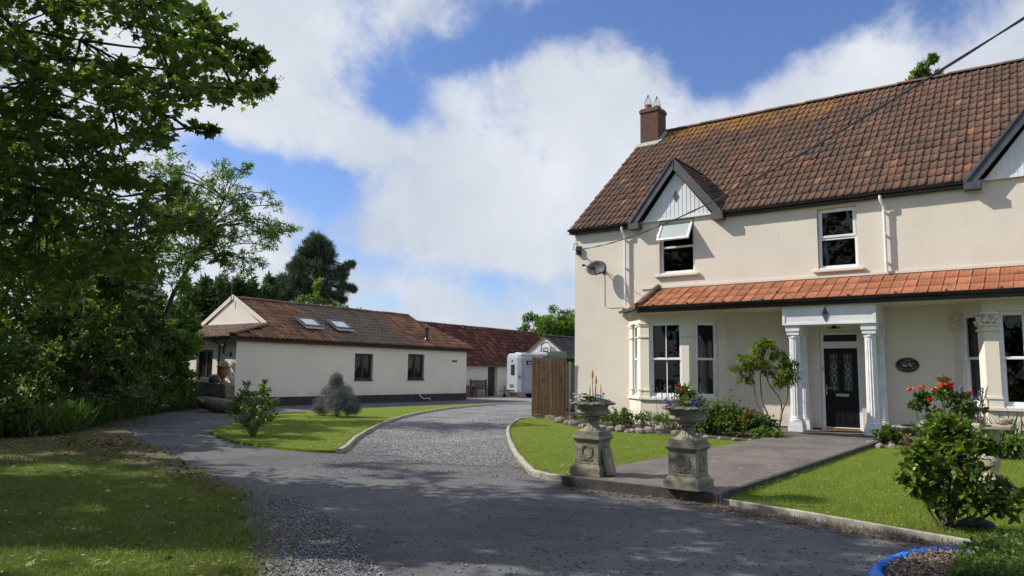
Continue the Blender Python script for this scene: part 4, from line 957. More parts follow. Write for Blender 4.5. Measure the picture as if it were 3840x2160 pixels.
lt = tiles('lean_to', M['tile_hip'], cr_, (-31.9, 16.22, 2.78), (1, 0, 0), (0, 2.08/2.2, .66/2.2), 25, 7, .25, .315, amp=.03, thick=.02, prof='roll', keep=lambda c: abs(c[0]-RX) < 3.17-(c[1]-16.22)*.36)
MB().add([(-31.9, 16.3, 2.74), (-25.66, 16.3, 2.74), (-26.5, 18.3, 3.36), (-31.1, 18.3, 3.36)], [(0, 1, 2, 3)]).build('underlay', M['ridge'], lt)
gy = 18.22
gb = MB().prism([(-30.9, gy, 3.36), (-26.7, gy, 3.36), (RX, gy, 4.55)], (0, .03, 0)).build('gable', M['stucco2'], ct)
mb = MB()
for s_ in (-1, 1): mb.prism([(RX, gy-.05, 4.72), (RX+s_*2.5, gy-.05, 3.46), (RX+s_*2.5, gy-.05, 3.28), (RX, gy-.05, 4.52)][::s_], (0, .05, 0))
mb.build('bargeboard', M['trim'], gb); MB().bar((-31.0, gy-.05, 3.40), (-26.6, gy-.05, 3.40), .1, .05).build('flashing', M['lead'], gb)
mb = MB(); mb.bar((CX+.17, 16.25, 2.68), (CX+.17, 31.0, 2.68), .03, .2); mb.bar((CX+.0, 16.3, 2.72), (CX+.0, 31.0, 2.72), .3, .02); mb.tube([(CX+.24, 16.2, 2.73), (CX+.24, 31.0, 2.73)], .055, 8)
mb.bar((-31.9, 16.32, 2.68), (CX+.2, 16.32, 2.68), .03, .17); mb.tube([(-31.9, 16.26, 2.73), (CX+.24, 16.26, 2.73)], .055, 8); mb.build('gutter', M['brown'], ct)
def latticed(parent, side, h, left=False):
    a, b, c, d = h; n_ = MB(); L_ = MB(); gl_ = MB()
    frame_rect(n_, a+.01, b-.01, c, d-.01, .09, .10, .17); n_.box(((a+b)/2-.055, .10, c+.09), ((a+b)/2+.055, .17, d-.1))
    for (p, q) in ((a+.10, (a+b)/2-.055), ((a+b)/2+.055, b-.10)):
        k = -1.2
        while k < 1.3:
            for s_ in (-1, 1):
                x0, z0, x1, z1 = p, c+.09+(k)*1.0, q, c+.09+k+(q-p)*1.5
                if s_ < 0: z0, z1 = z1, z0
                lo_, hi_ = c+.09, d-.1
                t0, t1 = 0, 1
                if z1 != z0:
                    ta, tb = (lo_-z0)/(z1-z0), (hi_-z0)/(z1-z0); ta, tb = min(ta, tb), max(ta, tb); t0, t1 = max(0, ta), min(1, tb)
                if t1 > t0: L_.bar((x0+(x1-x0)*t0, .125, z0+(z1-z0)*t0), (x0+(x1-x0)*t1, .125, z0+(z1-z0)*t1), .006, .008)
            k += .165
    gl_.add([(a+.09, .14, c+.08), (b-.09, .14, c+.08), (b-.09, .14, d-.09), (a+.09, .14, d-.09)], [(0, 1, 2, 3)])
    cu = MB(); nn = 18; cv = []
    for i in range(nn+1):
        x = a+.1+(b-a-.2)*i/nn; e = abs(i/nn-.5)*2; cv += [(x, .2+.02*math.sin(i*2.1), d-.1), (x, .2+.02*math.sin(i*2.1), d-.1-(d-c-.2)*(.35+.5*e))]
    cu.add(cv, [(i*2, i*2+1, i*2+3, i*2+2) for i in range(nn)])
    rm = MB().box((a-.1, .23, c-.1), (b+.1, .26, d+.1)); sl = MB().box((a-.02, -.05, c-.05), (b+.02, .1, c))
    def T(m_):
        for i, v in enumerate(m_.v): m_.v[i] = np.c_[CX-v[:, 1], v[:, 0], v[:, 2]] if side == 'x' else np.c_[v[:, 0], CY0+v[:, 1], v[:, 2]]
        return m_
    w = T(n_).build('window', M['brown'], parent, bevel=.006); T(L_).build('lead_lattice', M['backboard'], w); T(gl_).build('pane', M['glass'], w); T(cu).build('curtain', M['curtain'], w); T(rm).build('interior', M['room'], w); T(sl).build('sill', M['brown'], w)
latticed(ct, 'x', H1); latticed(ct, 'x', H2); latticed(ct, 'y', H3)
def skylight(yc):
    s = -(RZc-2.78)/sx; O = Vector((-26.74, yc, 3.55)); V_ = Vector((-sx, 0, RZc-2.78)).normalized(); U_ = Vector((0, 1, 0)); N_ = U_.cross(V_); N_ = N_ if N_.z > 0 else -N_
    def q(u, v, w): return tuple(O+U_*u+V_*v+N_*w)
    mb = MB()
    for (u0, u1, v0, v1) in ((-.47, -.39, -.42, .42), (.39, .47, -.42, .42), (-.39, .39, .34, .42), (-.39, .39, -.42, -.34)):
        mb.add([q(u, v, w) for w in (.0, .12) for (u, v) in ((u0, v0), (u1, v0), (u1, v1), (u0, v1))], [(0, 3, 2, 1), (4, 5, 6, 7), (0, 1, 5, 4), (1, 2, 6, 5), (2, 3, 7, 6), (3, 0, 4, 7)])
    s_ = mb.build('skylight', M['grey'], cr_); MB().add([q(-.39, -.34, .09), (q(.39, -.34, .09)), q(.39, .34, .09), q(-.39, .34, .09)], [(0, 1, 2, 3)]).build('pane', M['skyl'], ct)
    MB().add([q(-.5, -.6, .055), q(.5, -.6, .055), q(.5, -.42, .07), q(-.5, -.42, .07)], [(0, 1, 2, 3)]).build('flashing', M['lead'], ct)
skylight(20.68); skylight(22.42)
mb = MB().lathe([(.17, 3.02), (.13, 3.14), (.09, 3.2), (.085, 3.62), (.12, 3.66), (.12, 3.7), (.07, 3.74), (.04, 3.84), (.005, 3.88)], (-26.16, 27.71, .02), 14); mb.build('vent_pipe', M['gutter'], ct)
mb = MB(); ac = (RX, 18.15, 4.6); mb.tube([(RX, 18.12, 4.3), (RX, 18.12, 5.55)], .018, 6); mb.tube([(RX-.5, 17.9, 5.45), (RX+.75, 18.5, 5.62)], .012, 5)
for k in range(7): x = -.45+.17*k; mb.tube([(RX+x-.10, 18.12+x*.48+.22, 5.5+x*.12), (RX+x+.10, 18.12+x*.48-.22, 5.5+x*.12)], .006, 4)
mb.build('aerial', M['chassis'], ct)
mb = MB(); mb.tube([(-26.98, 16.24, 2.7), (-26.98, 16.4, 2.55), (-26.98, 16.58, 2.45), (-26.98, 16.58, .2)], .04, 8); mb.build('downpipe', M['gutter'], ct)
mb = MB(); mb.box((CX+.0, 29.45, 2.02), (CX+.03, 29.84, 2.12)); s_ = mb.build('name_plate', M['signblack'], ct); mb = MB()
for k in range(9): mb.box((CX+.031, 29.49+k*.036, 2.05), (CX+.034, 29.51+k*.036, 2.09))
mb.build('lettering', M['stonepale'], s_)
mb = MB().tube([(CX+.03, 27.0, .36), (CX+.06, 27.1, .22), (CX+.05, 27.3, .14), (CX+.06, 27.75, .15), (CX+.06, 27.8, .04)], .02, 6); mb.build('waste_pipe', M['upvc'], ct)
# wall lantern
lo_ = Vector((-26.25, CY0, 2.2)); ln = thing('wall_lantern', 'black coach lantern on the cottage end wall beside the corner', 'lamp', tuple(lo_))
mb = MB(); mb.sphere((lo_.x, CY0-.03, lo_.z-.12), .07, 8, (1, .4, 1.6)); mb.tube([(lo_.x, CY0-.04, lo_.z-.16), (lo_.x-.05, CY0-.2, lo_.z-.2), (lo_.x-.1, CY0-.28, lo_.z-.1)], .015, 6); mb.build('arm', M['gutter'], ln)
cx, cy, cz = lo_.x-.1, CY0-.28, lo_.z; mb = MB(); mb.lathe([(.03, -.1), (.06, -.06), (.055, -.04)], (cx, cy, cz), 6)
for k in range(4): t = math.pi/4+k*math.pi/2; mb.tube([(cx+.055*math.cos(t), cy+.055*math.sin(t), cz-.05), (cx+.10*math.cos(t), cy+.10*math.sin(t), cz+.19)], .008, 4)
mb.lathe([(.13, .19), (.12, .21), (.05, .27), (.01, .33)], (cx, cy, cz), 8); mb.build('lantern_cage', M['gutter'], ln)
MB().lathe([(.045, -.04), (.085, .18)], (cx, cy, cz), 4).build('glass', M['glass'], ln)
# stone wall, pots, log
mb = MB(); gx = np.linspace(-28.4, -24.85, 12); vs_ = []
for i, x in enumerate(gx):
    zt = .95+.05*math.sin(i*1.3)-(.12 if i == 11 else 0); vs_ += [(x, 15.55+.02*math.sin(i), 0), (x, 15.57+.03*math.sin(i*2), zt*.6), (x, 15.60, zt), (x, 16.0, zt), (x, 16.03, 0)]
mb.add(vs_, [(i*5+k, i*5+k+1, i*5+6+k, i*5+5+k) for i in range(11) for k in range(4)]+[(55, 56, 57, 58, 59), (4, 3, 2, 1, 0)])
tag(mb.build('garden_wall', mat('lichened_wall_render', (.21, .18, .145), (.12, .105, .085), 5, .95, 1, 16, c3=(.05, .045, .04), s3=3, bdist=.04), bevel=.02), 'low mottled stone wall in front of the cottage end', 'wall')
up_ = at_y(838, 1395, 15.8)
ur = thing('terracotta_urn', 'orange terracotta urn on the low stone wall', 'urn', (up_.x, 15.8, .95))
mb = MB().lathe([(.17, 0), (.17, .06), (.08, .09), (.06, .16), (.10, .2), (.16, .28), (.19, .45), (.20, .56), (.26, .60), (.27, .63), (.2, .62), (.17, .56)], (up_.x, 15.8, .96), 24); mb.build('pot', M['terra'], ur, smooth=True)
P, Dd, _ = clump_leaves((up_.x, 15.8, 1.6), (.2, .2, .12), 110, shell=.3); leafmesh('foliage', P, Dd, .07, 'lance', M['straw'], ur, .4)
gpx = at_y(803, 1428, 15.8)
gp_ = thing('glazed_pot', 'squat dark green lidded pot on the stone wall', 'pot', (gpx.x, 15.8, .96)); MB().lathe([(.12, 0), (.2, .05), (.23, .13), (.21, .2), (.19, .22)], (gpx.x, 15.8, .97), 20).build('bowl', M['pond'], gp_, smooth=True); MB().lathe([(.22, .22), (.22, .25), (.15, .29), (.02, .31)], (gpx.x, 15.8, .97), 20).build('lid', M['stone'], gp_)
la, lb_ = at_z(770, 1520, .22), at_z(905, 1528, .20)
mb = MB(); lp = [la+Vector((-.35, .1, .1)), la.lerp(lb_, .25)+Vector((0, 0, .04)), la.lerp(lb_, .6), lb_]; mb.tube(lp, [.20, .25, .24, .22], 14); mb.tube([la.lerp(lb_, .1), la.lerp(lb_, .02)+Vector((-.1, -.3, .25))], [.1, .06], 8)
tag(mb.build('log', M['barkpale'], loc=tuple(la), smooth=True), 'thick pale weathered log lying in front of the stone wall', 'log')

# ================================================================== BARN AND GARAGE
bn = thing('barn', 'low cream barn with a long dark red pantile roof beyond the cottage', 'barn', (-30, 38, 0))
mb = MB(); wall_yz(mb, -30, 31.5, 46.2, 0, 2.0, [(37.62, 38.45, 0, 1.87), (39.78, 40.4, .75, 1.85)], .25); mb.add([(-30, 46.1, 0), (-34.6, 46.1, 0), (-34.6, 46.1, 2), (-32.3, 46.1, 4.4), (-30, 46.1, 2)], [(0, 1, 2, 3, 4)]); mb.add([(-30, 31.5, 0), (-34.6, 31.5, 0), (-34.6, 31.5, 2), (-32.3, 31.5, 4.4), (-30, 31.5, 2)], [(4, 3, 2, 1, 0)])
mb.box((-30, 38.5, 0), (-29.9, 38.85, 1.9)); mb.build('wall', M['stucco2'], bn)
mb = MB().box((-30.2, 37.64, .02), (-30.1, 38.43, 1.86)); dd = mb.build('door', M['brown'], bn); mb = MB()
for k in range(6): mb.box((-30.1, 37.66+k*.128, .04), (-30.085, 37.77+k*.128, 1.84))
mb.box((-30.085, 37.64, 1.15), (-30.07, 38.43, 1.2)); mb.build('door_boards', M['brown'], dd)
MB().box((-30.2, 39.8, .77), (-30.12, 40.38, 1.83)).build('window', M['brown'], bn)
s2_ = math.hypot(2.6, 2.62)
tiles('roof', M['pantile_red'], bn, (-29.7, 31.3, 1.98), (0, 1, 0), (-2.6/s2_, 0, 2.62/s2_), 60, 11, .25, s2_/11, amp=.05, thick=.025, prof='wave', jit=.014)
ridge_caps('ridge_tiles', M['ridge'], bn, (-32.3, 31.3, 4.58), (-32.3, 46.3, 4.55), .14, .45)
MB().add([(-29.75, 31.4, 1.94), (-29.75, 46.2, 1.94), (-32.3, 46.2, 4.5), (-32.3, 31.4, 4.5), (-34.8, 31.4, 1.94), (-34.8, 46.2, 1.94)], [(0, 1, 2, 3), (3, 2, 5, 4)]).build('underlay', M['ridge'], bn)
mb = MB().bar((-29.72, 31.3, 1.93), (-29.72, 46.2, 1.93), .1, .1); mb.build('gutter', M['gutter'], bn)
GY = 41.0; gx0 = at_y(2045, 1262, GY)
ga = thing('garage', 'white boarded gable end of an outbuilding with a grey tiled roof', 'outbuilding', (gx0.x, GY, 0))
gz = gx0.z; gw = 2.25; gd = 1.62; mb = MB().add([(gx0.x-gw, GY, 0), (gx0.x+gw, GY, 0), (gx0.x+gw, GY, gz-gd), (gx0.x, GY, gz-.06), (gx0.x-gw, GY, gz-gd)], [(0, 1, 2, 3, 4)])
for k in range(-13, 14):
    x = k*.165; mb.box((gx0.x+x-.008, GY-.015, .0), (gx0.x+x+.008, GY, gz-.1-abs(x)*.72))
mb.box((gx0.x-gw+.05, GY+.01, 0), (gx0.x+gw-.05, GY+6, gz-gd-.05)); mb.build('wall', M['white'], ga)
gs = math.hypot(gw+.15, gd+.1)
for s_ in (-1, 1):
    tiles('roof', M['tile_grey'], ga, (gx0.x+s_*(gw+.15), GY-.05 if s_ > 0 else GY+6, gz-gd-.06), (0, 1 if s_ > 0 else -1, 0), (-s_*(gw+.15)/gs, 0, (gd+.1)/gs), 18, 8, .33, gs/8, amp=.05, thick=.03, prof='roll', seg=4)
    mb = MB(); mb.prism([(gx0.x, GY-.07, gz+.06), (gx0.x+s_*(gw+.17), GY-.07, gz-gd-.06), (gx0.x+s_*(gw+.17), GY-.07, gz-gd-.19), (gx0.x, GY-.07, gz-.08)][::s_], (0, .04, 0)); mb.build('bargeboard', M['ridge'], ga)
ridge_caps('ridge_tiles', M['tile_grey'], ga, (gx0.x, GY-.2, gz+.06), (gx0.x, GY+6, gz+.06), .12, .5)
bq_ = at_y(2046, 1319, GY-.2); bx, bz = bq_.x, bq_.z; ks_ = .86
hp = thing('basketball_hoop', 'white basketball backboard with red hoop on the white gable', 'basketball hoop', (bx, GY-.1, 2.5))
bbp = [(-.42*ks_, 0), (.42*ks_, 0), (.42*ks_, .45), (.2*ks_, .63), (-.2*ks_, .63), (-.42*ks_, .45)]; MB().prism([(bx+a, GY-.2, bz+b) for a, b in bbp], (0, .04, 0)).build('backboard', M['white'], hp)
mb = MB()
for L_ in ([bbp[0], bbp[5], bbp[4], bbp[3], bbp[2], bbp[1]], [(-.16, .0), (-.16, .27), (.16, .27), (.16, 0)]):
    for p, q in zip(L_[:-1], L_[1:]): mb.bar((bx+p[0], GY-.215, bz+p[1]), (bx+q[0], GY-.215, bz+q[1]), .03, .03, up=(0, 1, 0))
mb.build('board_lines', M['backboard'], hp)
mb = MB().tube([(bx-.08+.22*math.cos(t), GY-.45+.22*math.sin(t), bz+.03) for t in np.linspace(0, 6.3, 18)], .02, 6); mb.bar((bx-.12, GY-.25, bz+.03), (bx+.1, GY-.25, bz+.03), .08, .1); mb.build('hoop', M['darkrim'], hp)

# ================================================================== TRAILER (local x forward)
tn = Vector((-27.15, 36.35, 0)); TF = Vector((-.45, -.893, 0)).normalized(); TA = math.atan2(TF.y, TF.x)
tr = thing('horse_trailer', 'silver horse trailer parked with its nose towards the yard, partly behind the reed screen', 'trailer', (tn.x, tn.y, 0)); tr.rotation_euler = (0, 0, TA)
tr['_o'] = [0, 0, 0]
def hull(z, inset=0, rise=0):
    i = inset; return [(-3.3+i, -.95+i, z), (-.24, -.95+i, z), (-.05-i, -.70+i*.5, z), (-.05-i, .70-i*.5, z), (-.24, .95-i, z), (-3.3+i, .95-i, z)]
mb = MB(); lv = [hull(.24, .08), hull(.34), hull(2.42), hull(2.6, .04), hull(2.70, .16)]; vs_ = [p for l in lv for p in l]; n = 6
mb.add(vs_, [(j*n+i, j*n+(i+1) % n, (j+1)*n+(i+1) % n, (j+1)*n+i) for j in range(4) for i in range(n)]+[tuple(range(4*n, 5*n)), tuple(range(n))[::-1]])
tb = mb.build('body', M['trailer'], tr, bevel=.035)
mb = MB(); mb.prism([(p[0]*1.008, p[1]*1.01, 2.40) for p in hull(0)], (0, 0, .03)); mb.build('roof_seam', M['white'], tb)
MB().box((-.9, -.3, 2.70), (-.4, .3, 2.75)).build('roof_vent', M['white'], tb, bevel=.02)
MB().box((-.052, -.12, 1.35), (-.035, .38, 2.0)).build('front_window', M['signblack'], tb, bevel=.004)
def side(pts, y, t, name, m, par):   # outline on the flat side nearest the camera (local +y)
    return MB().prism([(x, y, z) for x, z in pts], (0, t, 0)).build(name, m, par)
dpo = [(-1.12, .42), (-.34, .42), (-.34, 1.83), (-1.0, 1.83), (-1.12, 1.7)]
dg_ = side(dpo, .951, .012, 'groom_door', M['trailer'], tr)
mb = MB()
for p, q in zip(dpo, dpo[1:]+dpo[:1]): mb.bar((p[0], .966, p[1]), (q[0], .966, q[1]), .012, .012, up=(0, 1, 0))
mb.build('door_seal', M['marking'], dg_); MB().tube([(-.98, .96, 1.12), (-.98, .985, 1.12)], .045, 12).build('door_latch', M['signblack'], dg_)
for z in (.72, 1.6): MB().box((-.42, .96, z), (-.26, .985, z+.05)).build('hinge', M['steel'], dg_)
MB().box((-.95, .952, 1.98), (-.55, .962, 2.25)).build('side_window', M['signblack'], tr, bevel=.01)
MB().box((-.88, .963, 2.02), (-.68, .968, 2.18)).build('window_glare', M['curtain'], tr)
mb = MB().prism([(-.045, -.10, 2.14), (-.045, .16, 2.20), (-.045, .12, 2.28), (-.045, -.04, 2.24)], (.008, 0, 0)); mb.build('emblem', M['signblack'], tb)
mb = MB()
for a, b, c, d in (((-.20, .80, 1.18), (-.40, .66, 1.34), 0, 0),): pass
q0 = Vector((-.05, .70, 0)); q1 = Vector((-.24, .95, 0)); qd = (q1-q0).normalized(); qn = Vector((qd.y, -qd.x, 0))*-1
qn = Vector((.25, .19, 0)).normalized()
for zc in (1.22,):
    for dx, s_ in ((-.07, -1), (.07, 1)): c_ = (q0+q1)/2+qd*dx+qn*.012; mb.prism([c_+Vector((0, 0, zc+.15)), c_+qd*.05*s_+Vector((0, 0, zc)), c_-qd*.02*s_+Vector((0, 0, zc+.02))], tuple(qn*.008))
    c_ = (q0+q1)/2+qn*.012; mb.prism([c_+Vector((0, 0, zc+.2)), c_+qd*.04+Vector((0, 0, zc+.05)), c_+Vector((0, 0, zc-.12)), c_-qd*.04+Vector((0, 0, zc+.05))], tuple(qn*.008))
mb.build('arrow_decal', M['marking'], tb)
mb = MB(); mb.box((-3.2, -.8, .32), (-.1, .8, .42)); mb.bar((-.1, -.35, .42), (.75, 0, .42), .07, .09); mb.bar((-.1, .35, .42), (.75, 0, .42), .07, .09); mb.build('chassis', M['chassis'], tr)
mb = MB(); mb.bar((.7, 0, .46), (1.05, 0, .48), .08, .09); mb.tube([(.85, 0, .5), (.80, 0, .72), (.7, 0, .76)], .015, 6); mb.tube([(.4, 0, .5), (.45, .05, .7), (.3, .1, .62)], .02, 6); mb.build('hitch', M['steel'], tr)
mb = MB(); mb.tube([(.45, .0, .7), (.45, 0, .18)], .03, 8); mb.tube([(.45, -.04, .11), (.45, .04, .11)], .10, 14); mb.build('jockey_wheel', M['rubber'], tr)
for (x, y) in ((-1.7, .8), (-2.45, .8), (-1.7, -.8), (-2.45, -.8)):
    w_ = MB().tube([(x, y-.09, .31), (x, y+.09, .31)], .31, 20).build('wheel', M['rubber'], tr); MB().tube([(x, y-.1, .31), (x, y+.1, .31)], .17, 14).build('rim', M['chassis'], w_)
MB().box((-.04, -.25, .62), (-.025, .25, .8)).build('toolbox_door', M['marking'], tb)
for o in [tr]+list(tr.children_recursive): pass

# ================================================================== YARD FURNITURE
def local(name, label, cat, x, y, ang, z=0, group=None):
    t = thing(name, label, cat, (x, y, z), group); t['_o'] = [0, 0, 0]; t.rotation_euler = (0, 0, ang); return t
bp_ = at_x(1790, 1475, -29.4)
bq = local('garden_bench', 'dark brown slatted wooden bench with armrests against the barn wall', 'bench', -29.35, 36.2, R(90))
# local: x along the seat, y toward the barn is +
mb = MB()
for k in range(4): mb.box((-.75, -.22+k*.115, .42), (.75, -.13+k*.115, .45))
mb.build('seat', M['brown'], bq)
mb = MB(); mb.box((-.72, .24, .92), (.72, .28, 1.0)); mb.box((-.72, .24, .48), (.72, .28, .53))
for k in range(12): mb.box((-.68+k*.12, .245, .53), (-.62+k*.12, .27, .92))
mb.build('backrest', M['brown'], bq)
for x in (-.77, .77):
    for y, h_ in ((-.24, .66), (.26, 1.08)):
        MB().box((x-.035, y-.035, 0), (x+.035, y+.035, h_)).build('leg', M['brown'], bq, bevel=.006)
    MB().box((x-.045, -.32, .66), (x+.045, .24, .69)).build('armrest', M['brown'], bq, bevel=.006)
tt = local('side_table', 'rough pale log-legged table in front of the brown bench', 'table', -28.85, 34.55, R(80))
MB().box((-.42, -.26, .62), (.42, .26, .69)).build('tabletop', M['oldwood'], tt, bevel=.01)
for x, y in ((-.3, -.16), (.3, -.16), (-.3, .16), (.3, .16)): MB().tube([(x, y, 0), (x*.92, y*.9, .62)], [.09, .08], 9).build('leg', M['oldwood'], tt)
yd = MB().lathe([(.1, 0), (.13, .05), (.12, .06)], (-28.85, 34.75, .69), 12); tag(yd.build('yellow_dish', M['yelpet'], loc=(-28.85, 34.75, .69)), 'small yellow dish on the log-legged table', 'dish')
def potplant(name, lab, x, y, r, h, pm, fol, n, ls, shape, fr, cat='plant pot', fh=.3, fm2=None):
    t = thing(name, lab, cat, (x, y, 0)); MB().lathe([(r*.72, 0), (r*.95, h*.85), (r*1.05, h*.88), (r*1.05, h), (r*.9, h), (r*.85, h*.9)], (x, y, .01), 18).build('pot', pm, t, smooth=False)
    P, Dd, _ = clump_leaves((x, y, h+fh*.5), (fr, fr, fh), n, shell=.2); leafmesh('foliage', P, Dd, ls, shape, fol, t, .4)
    if fm2: P, Dd, _ = clump_leaves((x, y, h+fh*1.35), (fr*1.1, fr*1.1, fh*.45), n//2, shell=.2); leafmesh('flowers', P, Dd, ls*.8, 'lance', fm2, t, .4)
    return t
potplant('planter', 'dark grey bucket planter with a low plant beside the barn door', -29.4, 37.25, .26, .46, M['oldwood'], M['bedlt'], 60, .09, 'ovate', .22, fh=.1)
potplant('lavender_pot', 'terracotta pot of lavender between the barn door and the trailer', -29.3, 39.5, .30, .42, M['terra'], M['bed'], 260, .12, 'lance', .42, fh=.32, fm2=M['straw'])

# ================================================================== REED SCREEN, OIL TANK
fa, fb = at_z(1992, 1552, .12), at_z(2137, 1562, .12)
fa = Vector((-13.56, 19.27, 0)); fb = Vector((-12.33, 19.60, 0)); fd = (fb-fa).normalized(); fn = Vector((fd.y, -fd.x, 0))
sc = thing('reed_screen', 'upright brown reed screen on a pale timber frame at the house corner', 'screen', tuple(fa))
Pv = []; Ff = []; n0 = 0; nre = 430; W_ = (fb-fa).length-.12
for i in range(nre):
    x = W_*i/nre+rng.normal(0, .003); zt = 2.02-.07*math.sin(math.pi*i/nre)+rng.normal(0, .018)+(.02 if i > 340 else 0); rr = rng.uniform(.0014, .0032)
    off = rng.uniform(.0, .014); zb = .17-.05*math.sin(math.pi*i/nre)+rng.normal(0, .01); m_ = 5
    for k in range(m_+1):
        z = zb+(zt-zb)*k/m_; c_ = fa+fd*(x+rng.normal(0, .003)+.02*math.sin(z*1.6))+fn*(off+.03+.02*math.sin(z*2+i*.02)); 
        for q in range(4): t = math.pi/2*q+.4; Pv.append((c_.x+fd.x*rr*math.cos(t)+fn.x*rr*math.sin(t), c_.y+fd.y*rr*math.cos(t)+fn.y*rr*math.sin(t), z))
    for k in range(m_):
        for q in range(4): Ff.append((n0+k*4+q, n0+k*4+(q+1) % 4, n0+(k+1)*4+(q+1) % 4, n0+(k+1)*4+q))
    n0 += (m_+1)*4
fast('reeds', np.array(Pv), np.array(Ff), M['reed'], sc)
MB().prism([fa+fn*.018+Vector((0, 0, .2)), fa+fd*W_+fn*.018+Vector((0, 0, .2)), fa+fd*W_+fn*.018+Vector((0, 0, 1.95)), fa+fn*.018+Vector((0, 0, 1.95))], tuple(fn*-.006)).build('reed_backing', mat('reed_backing_cloth', (.20, .125, .072), (.14, .088, .05), 60, .9), sc)
for p in (fa+fd*.03, fb-fd*.03): MB().bar(p-fn*.03, p-fn*.03+Vector((0, 0, 1.85)), .06, .045, up=tuple(fd)).build('post', M['hemp'], sc)
MB().bar(fa-fd*.05+fn*.01+Vector((0, 0, .09)), fb+fd*.03+fn*.01+Vector((0, 0, .09)), .045, .16).build('base_board', M['hemp'], sc, bevel=.004)
for z in (.55, 1.1, 1.65): MB().bar(fa-fn*.03+Vector((0, 0, z)), fb-fn*.03+Vector((0, 0, z)), .03, .045).build('rail', M['hemp'], sc)
tk = thing('oil_tank', 'dark green plastic oil tank with ridged lid behind the reed screen', 'oil tank', (-13.6, 21.3, 0))
MB().box((-14.1, 20.75, .25), (-12.75, 22.3, 1.98)).build('body', M['tank'], tk, bevel=.08)
mb = MB().box((-14.14, 20.68, 1.95), (-12.68, 22.37, 2.06)); mb.prism([(-14.08, 20.8, 2.06), (-13.2, 20.8, 2.06), (-13.3, 20.9, 2.22), (-13.98, 20.9, 2.22)], (0, 1.4, 0)); mb.build('lid', M['tank'], tk, bevel=.02)
for k in range(4): MB().box((-14.2+k*.4, 20.735, .4), (-14.05+k*.4, 20.76, 1.8)).build('rib', M['tank'], tk, bevel=.01)
MB().box((-14.3, 20.8, 0), (-12.8, 22.2, .25)).build('base', M['step'], tk)

# ================================================================== URNS
def wreath(mb, cx, y, cz, r, axis):
    for k in range(22):
        t = 2*math.pi*k/22; a, b = r*math.cos(t), r*1.25*math.sin(t)
        for s_ in (-1, 1):
            q = (cx+a+rng.normal(0, .004)+s_*.013*math.cos(t), y, cz+b+s_*.010*math.sin(t)) if axis == 'x' else (y, cx+a+s_*.010*math.cos(t), cz+b+s_*.010*math.sin(t))
            mb.sphere(q, .016, 5, (1.1, .7, 1.1) if axis == 'x' else (.7, 1.1, 1.1))
    L = [(-.10, -r*1.38-.0), (-.03, -r*1.42-.012), (.0, -r*1.42), (.04, -r*1.42-.012), (.11, -r*1.38)]
    mb.tube([((cx+a, y, cz+b) if axis == 'x' else (y, cx+a, cz+b)) for a, b in L], .008, 6)
def urn_set(x, y, ang, lab1, lab2, z=PT):
    p = local('stone_pedestal', lab1, 'pedestal', x, y, ang, z, 'stone pedestals at the path entrance')
    p.scale = (.91, .91, .80); mb = MB()
    def tier(z0, z1, a, b):
        mb.add([(-a, -a, z0), (a, -a, z0), (a, a, z0), (-a, a, z0), (-b, -b, z1), (b, -b, z1), (b, b, z1), (-b, b, z1)], [(0, 3, 2, 1), (4, 5, 6, 7), (0, 1, 5, 4), (1, 2, 6, 5), (2, 3, 7, 6), (3, 0, 4, 7)])
    tier(0, .125, .248, .248); tier(.126, .185, .238, .198); tier(.186, .545, .196, .19); tier(.546, .565, .198, .198); tier(.566, .59, .205, .222); tier(.591, .64, .228, .226); tier(.641, .655, .214, .214)
    mb.build('block', M['stone'], p, bevel=.008)
    w_ = MB(); wreath(w_, -.01, -.198, .385, .088, 'x'); w_.build('wreath', M['stonepale'] if False else M['stone'], p); w_ = MB(); wreath(w_, 0, .198, .385, .08, 'y'); w_.build('wreath', M['stone'], p)
    u = local('stone_urn', lab2, 'urn', x, y, ang, z+.525, 'stone urns on the pedestals'); u.scale = (1.03, 1.03, .66)
    mb = MB(); mb.box((-.178, -.178, 0), (.178, .178, .075)); mb.build('foot_block', M['stone'], u, bevel=.006)
    MB().lathe([(.172, .075), (.165, .088), (.125, .115), (.092, .16), (.072, .22), (.062, .265), (.06, .275)], (0, 0, 0), 48, flute=16, fd=.010, zr=(.08, .26)).build('stem', M['stone'], u)
    MB().lathe([(.056, .272), (.064, .285), (.052, .295), (.088, .315), (.102, .335), (.102, .355), (.07, .372), (.13, .374), (.195, .39), (.222, .43), (.222, .465), (.206, .495), (.196, .53), (.206, .575), (.22, .60)], (0, 0, 0), 56, flute=20, fd=.012, zr=(.385, .465)).build('bowl', M['stone'], u)
    mb = MB(); n = 60; prof = [(.20, .590), (.275, .597), (.292, .617), (.255, .650), (.21, .662), (.17, .65), (.165, .60)]; vs_ = []
    for i, (r_, z_) in enumerate(prof):
        for k in range(n):
            t = 2*math.pi*k/n; e = (.010*math.sin(k*5.1)+.008*math.sin(k*2.3)) if i in (2, 3, 4) else .004*math.sin(k*3.1); vs_.append(((r_+(.012 if k % 4 < 2 else -.004)*(i == 2))*math.cos(t), (r_+(.012 if k % 4 < 2 else -.004)*(i == 2))*math.sin(t), z_+e))
    mb.add(vs_, [(i*n+k, i*n+(k+1) % n, (i+1)*n+(k+1) % n, (i+1)*n+k) for i in range(len(prof)-1) for k in range(n)]); mb.build('rim', M['stonedark'], u)
    MB().lathe([(.01, .60), (.18, .612), (.01, .63)], (0, 0, 0), 20).build('soil', M['soil'], u)
    return z+.525+.62*.66
UR = (-3.63, 8.405); UL = (-5.10, 8.68)
uz = urn_set(UR[0], UR[1], 0, 'square stone pedestal with wreath carving at the right front corner of the path', 'wide fluted stone urn overflowing with pansies on the right pedestal')
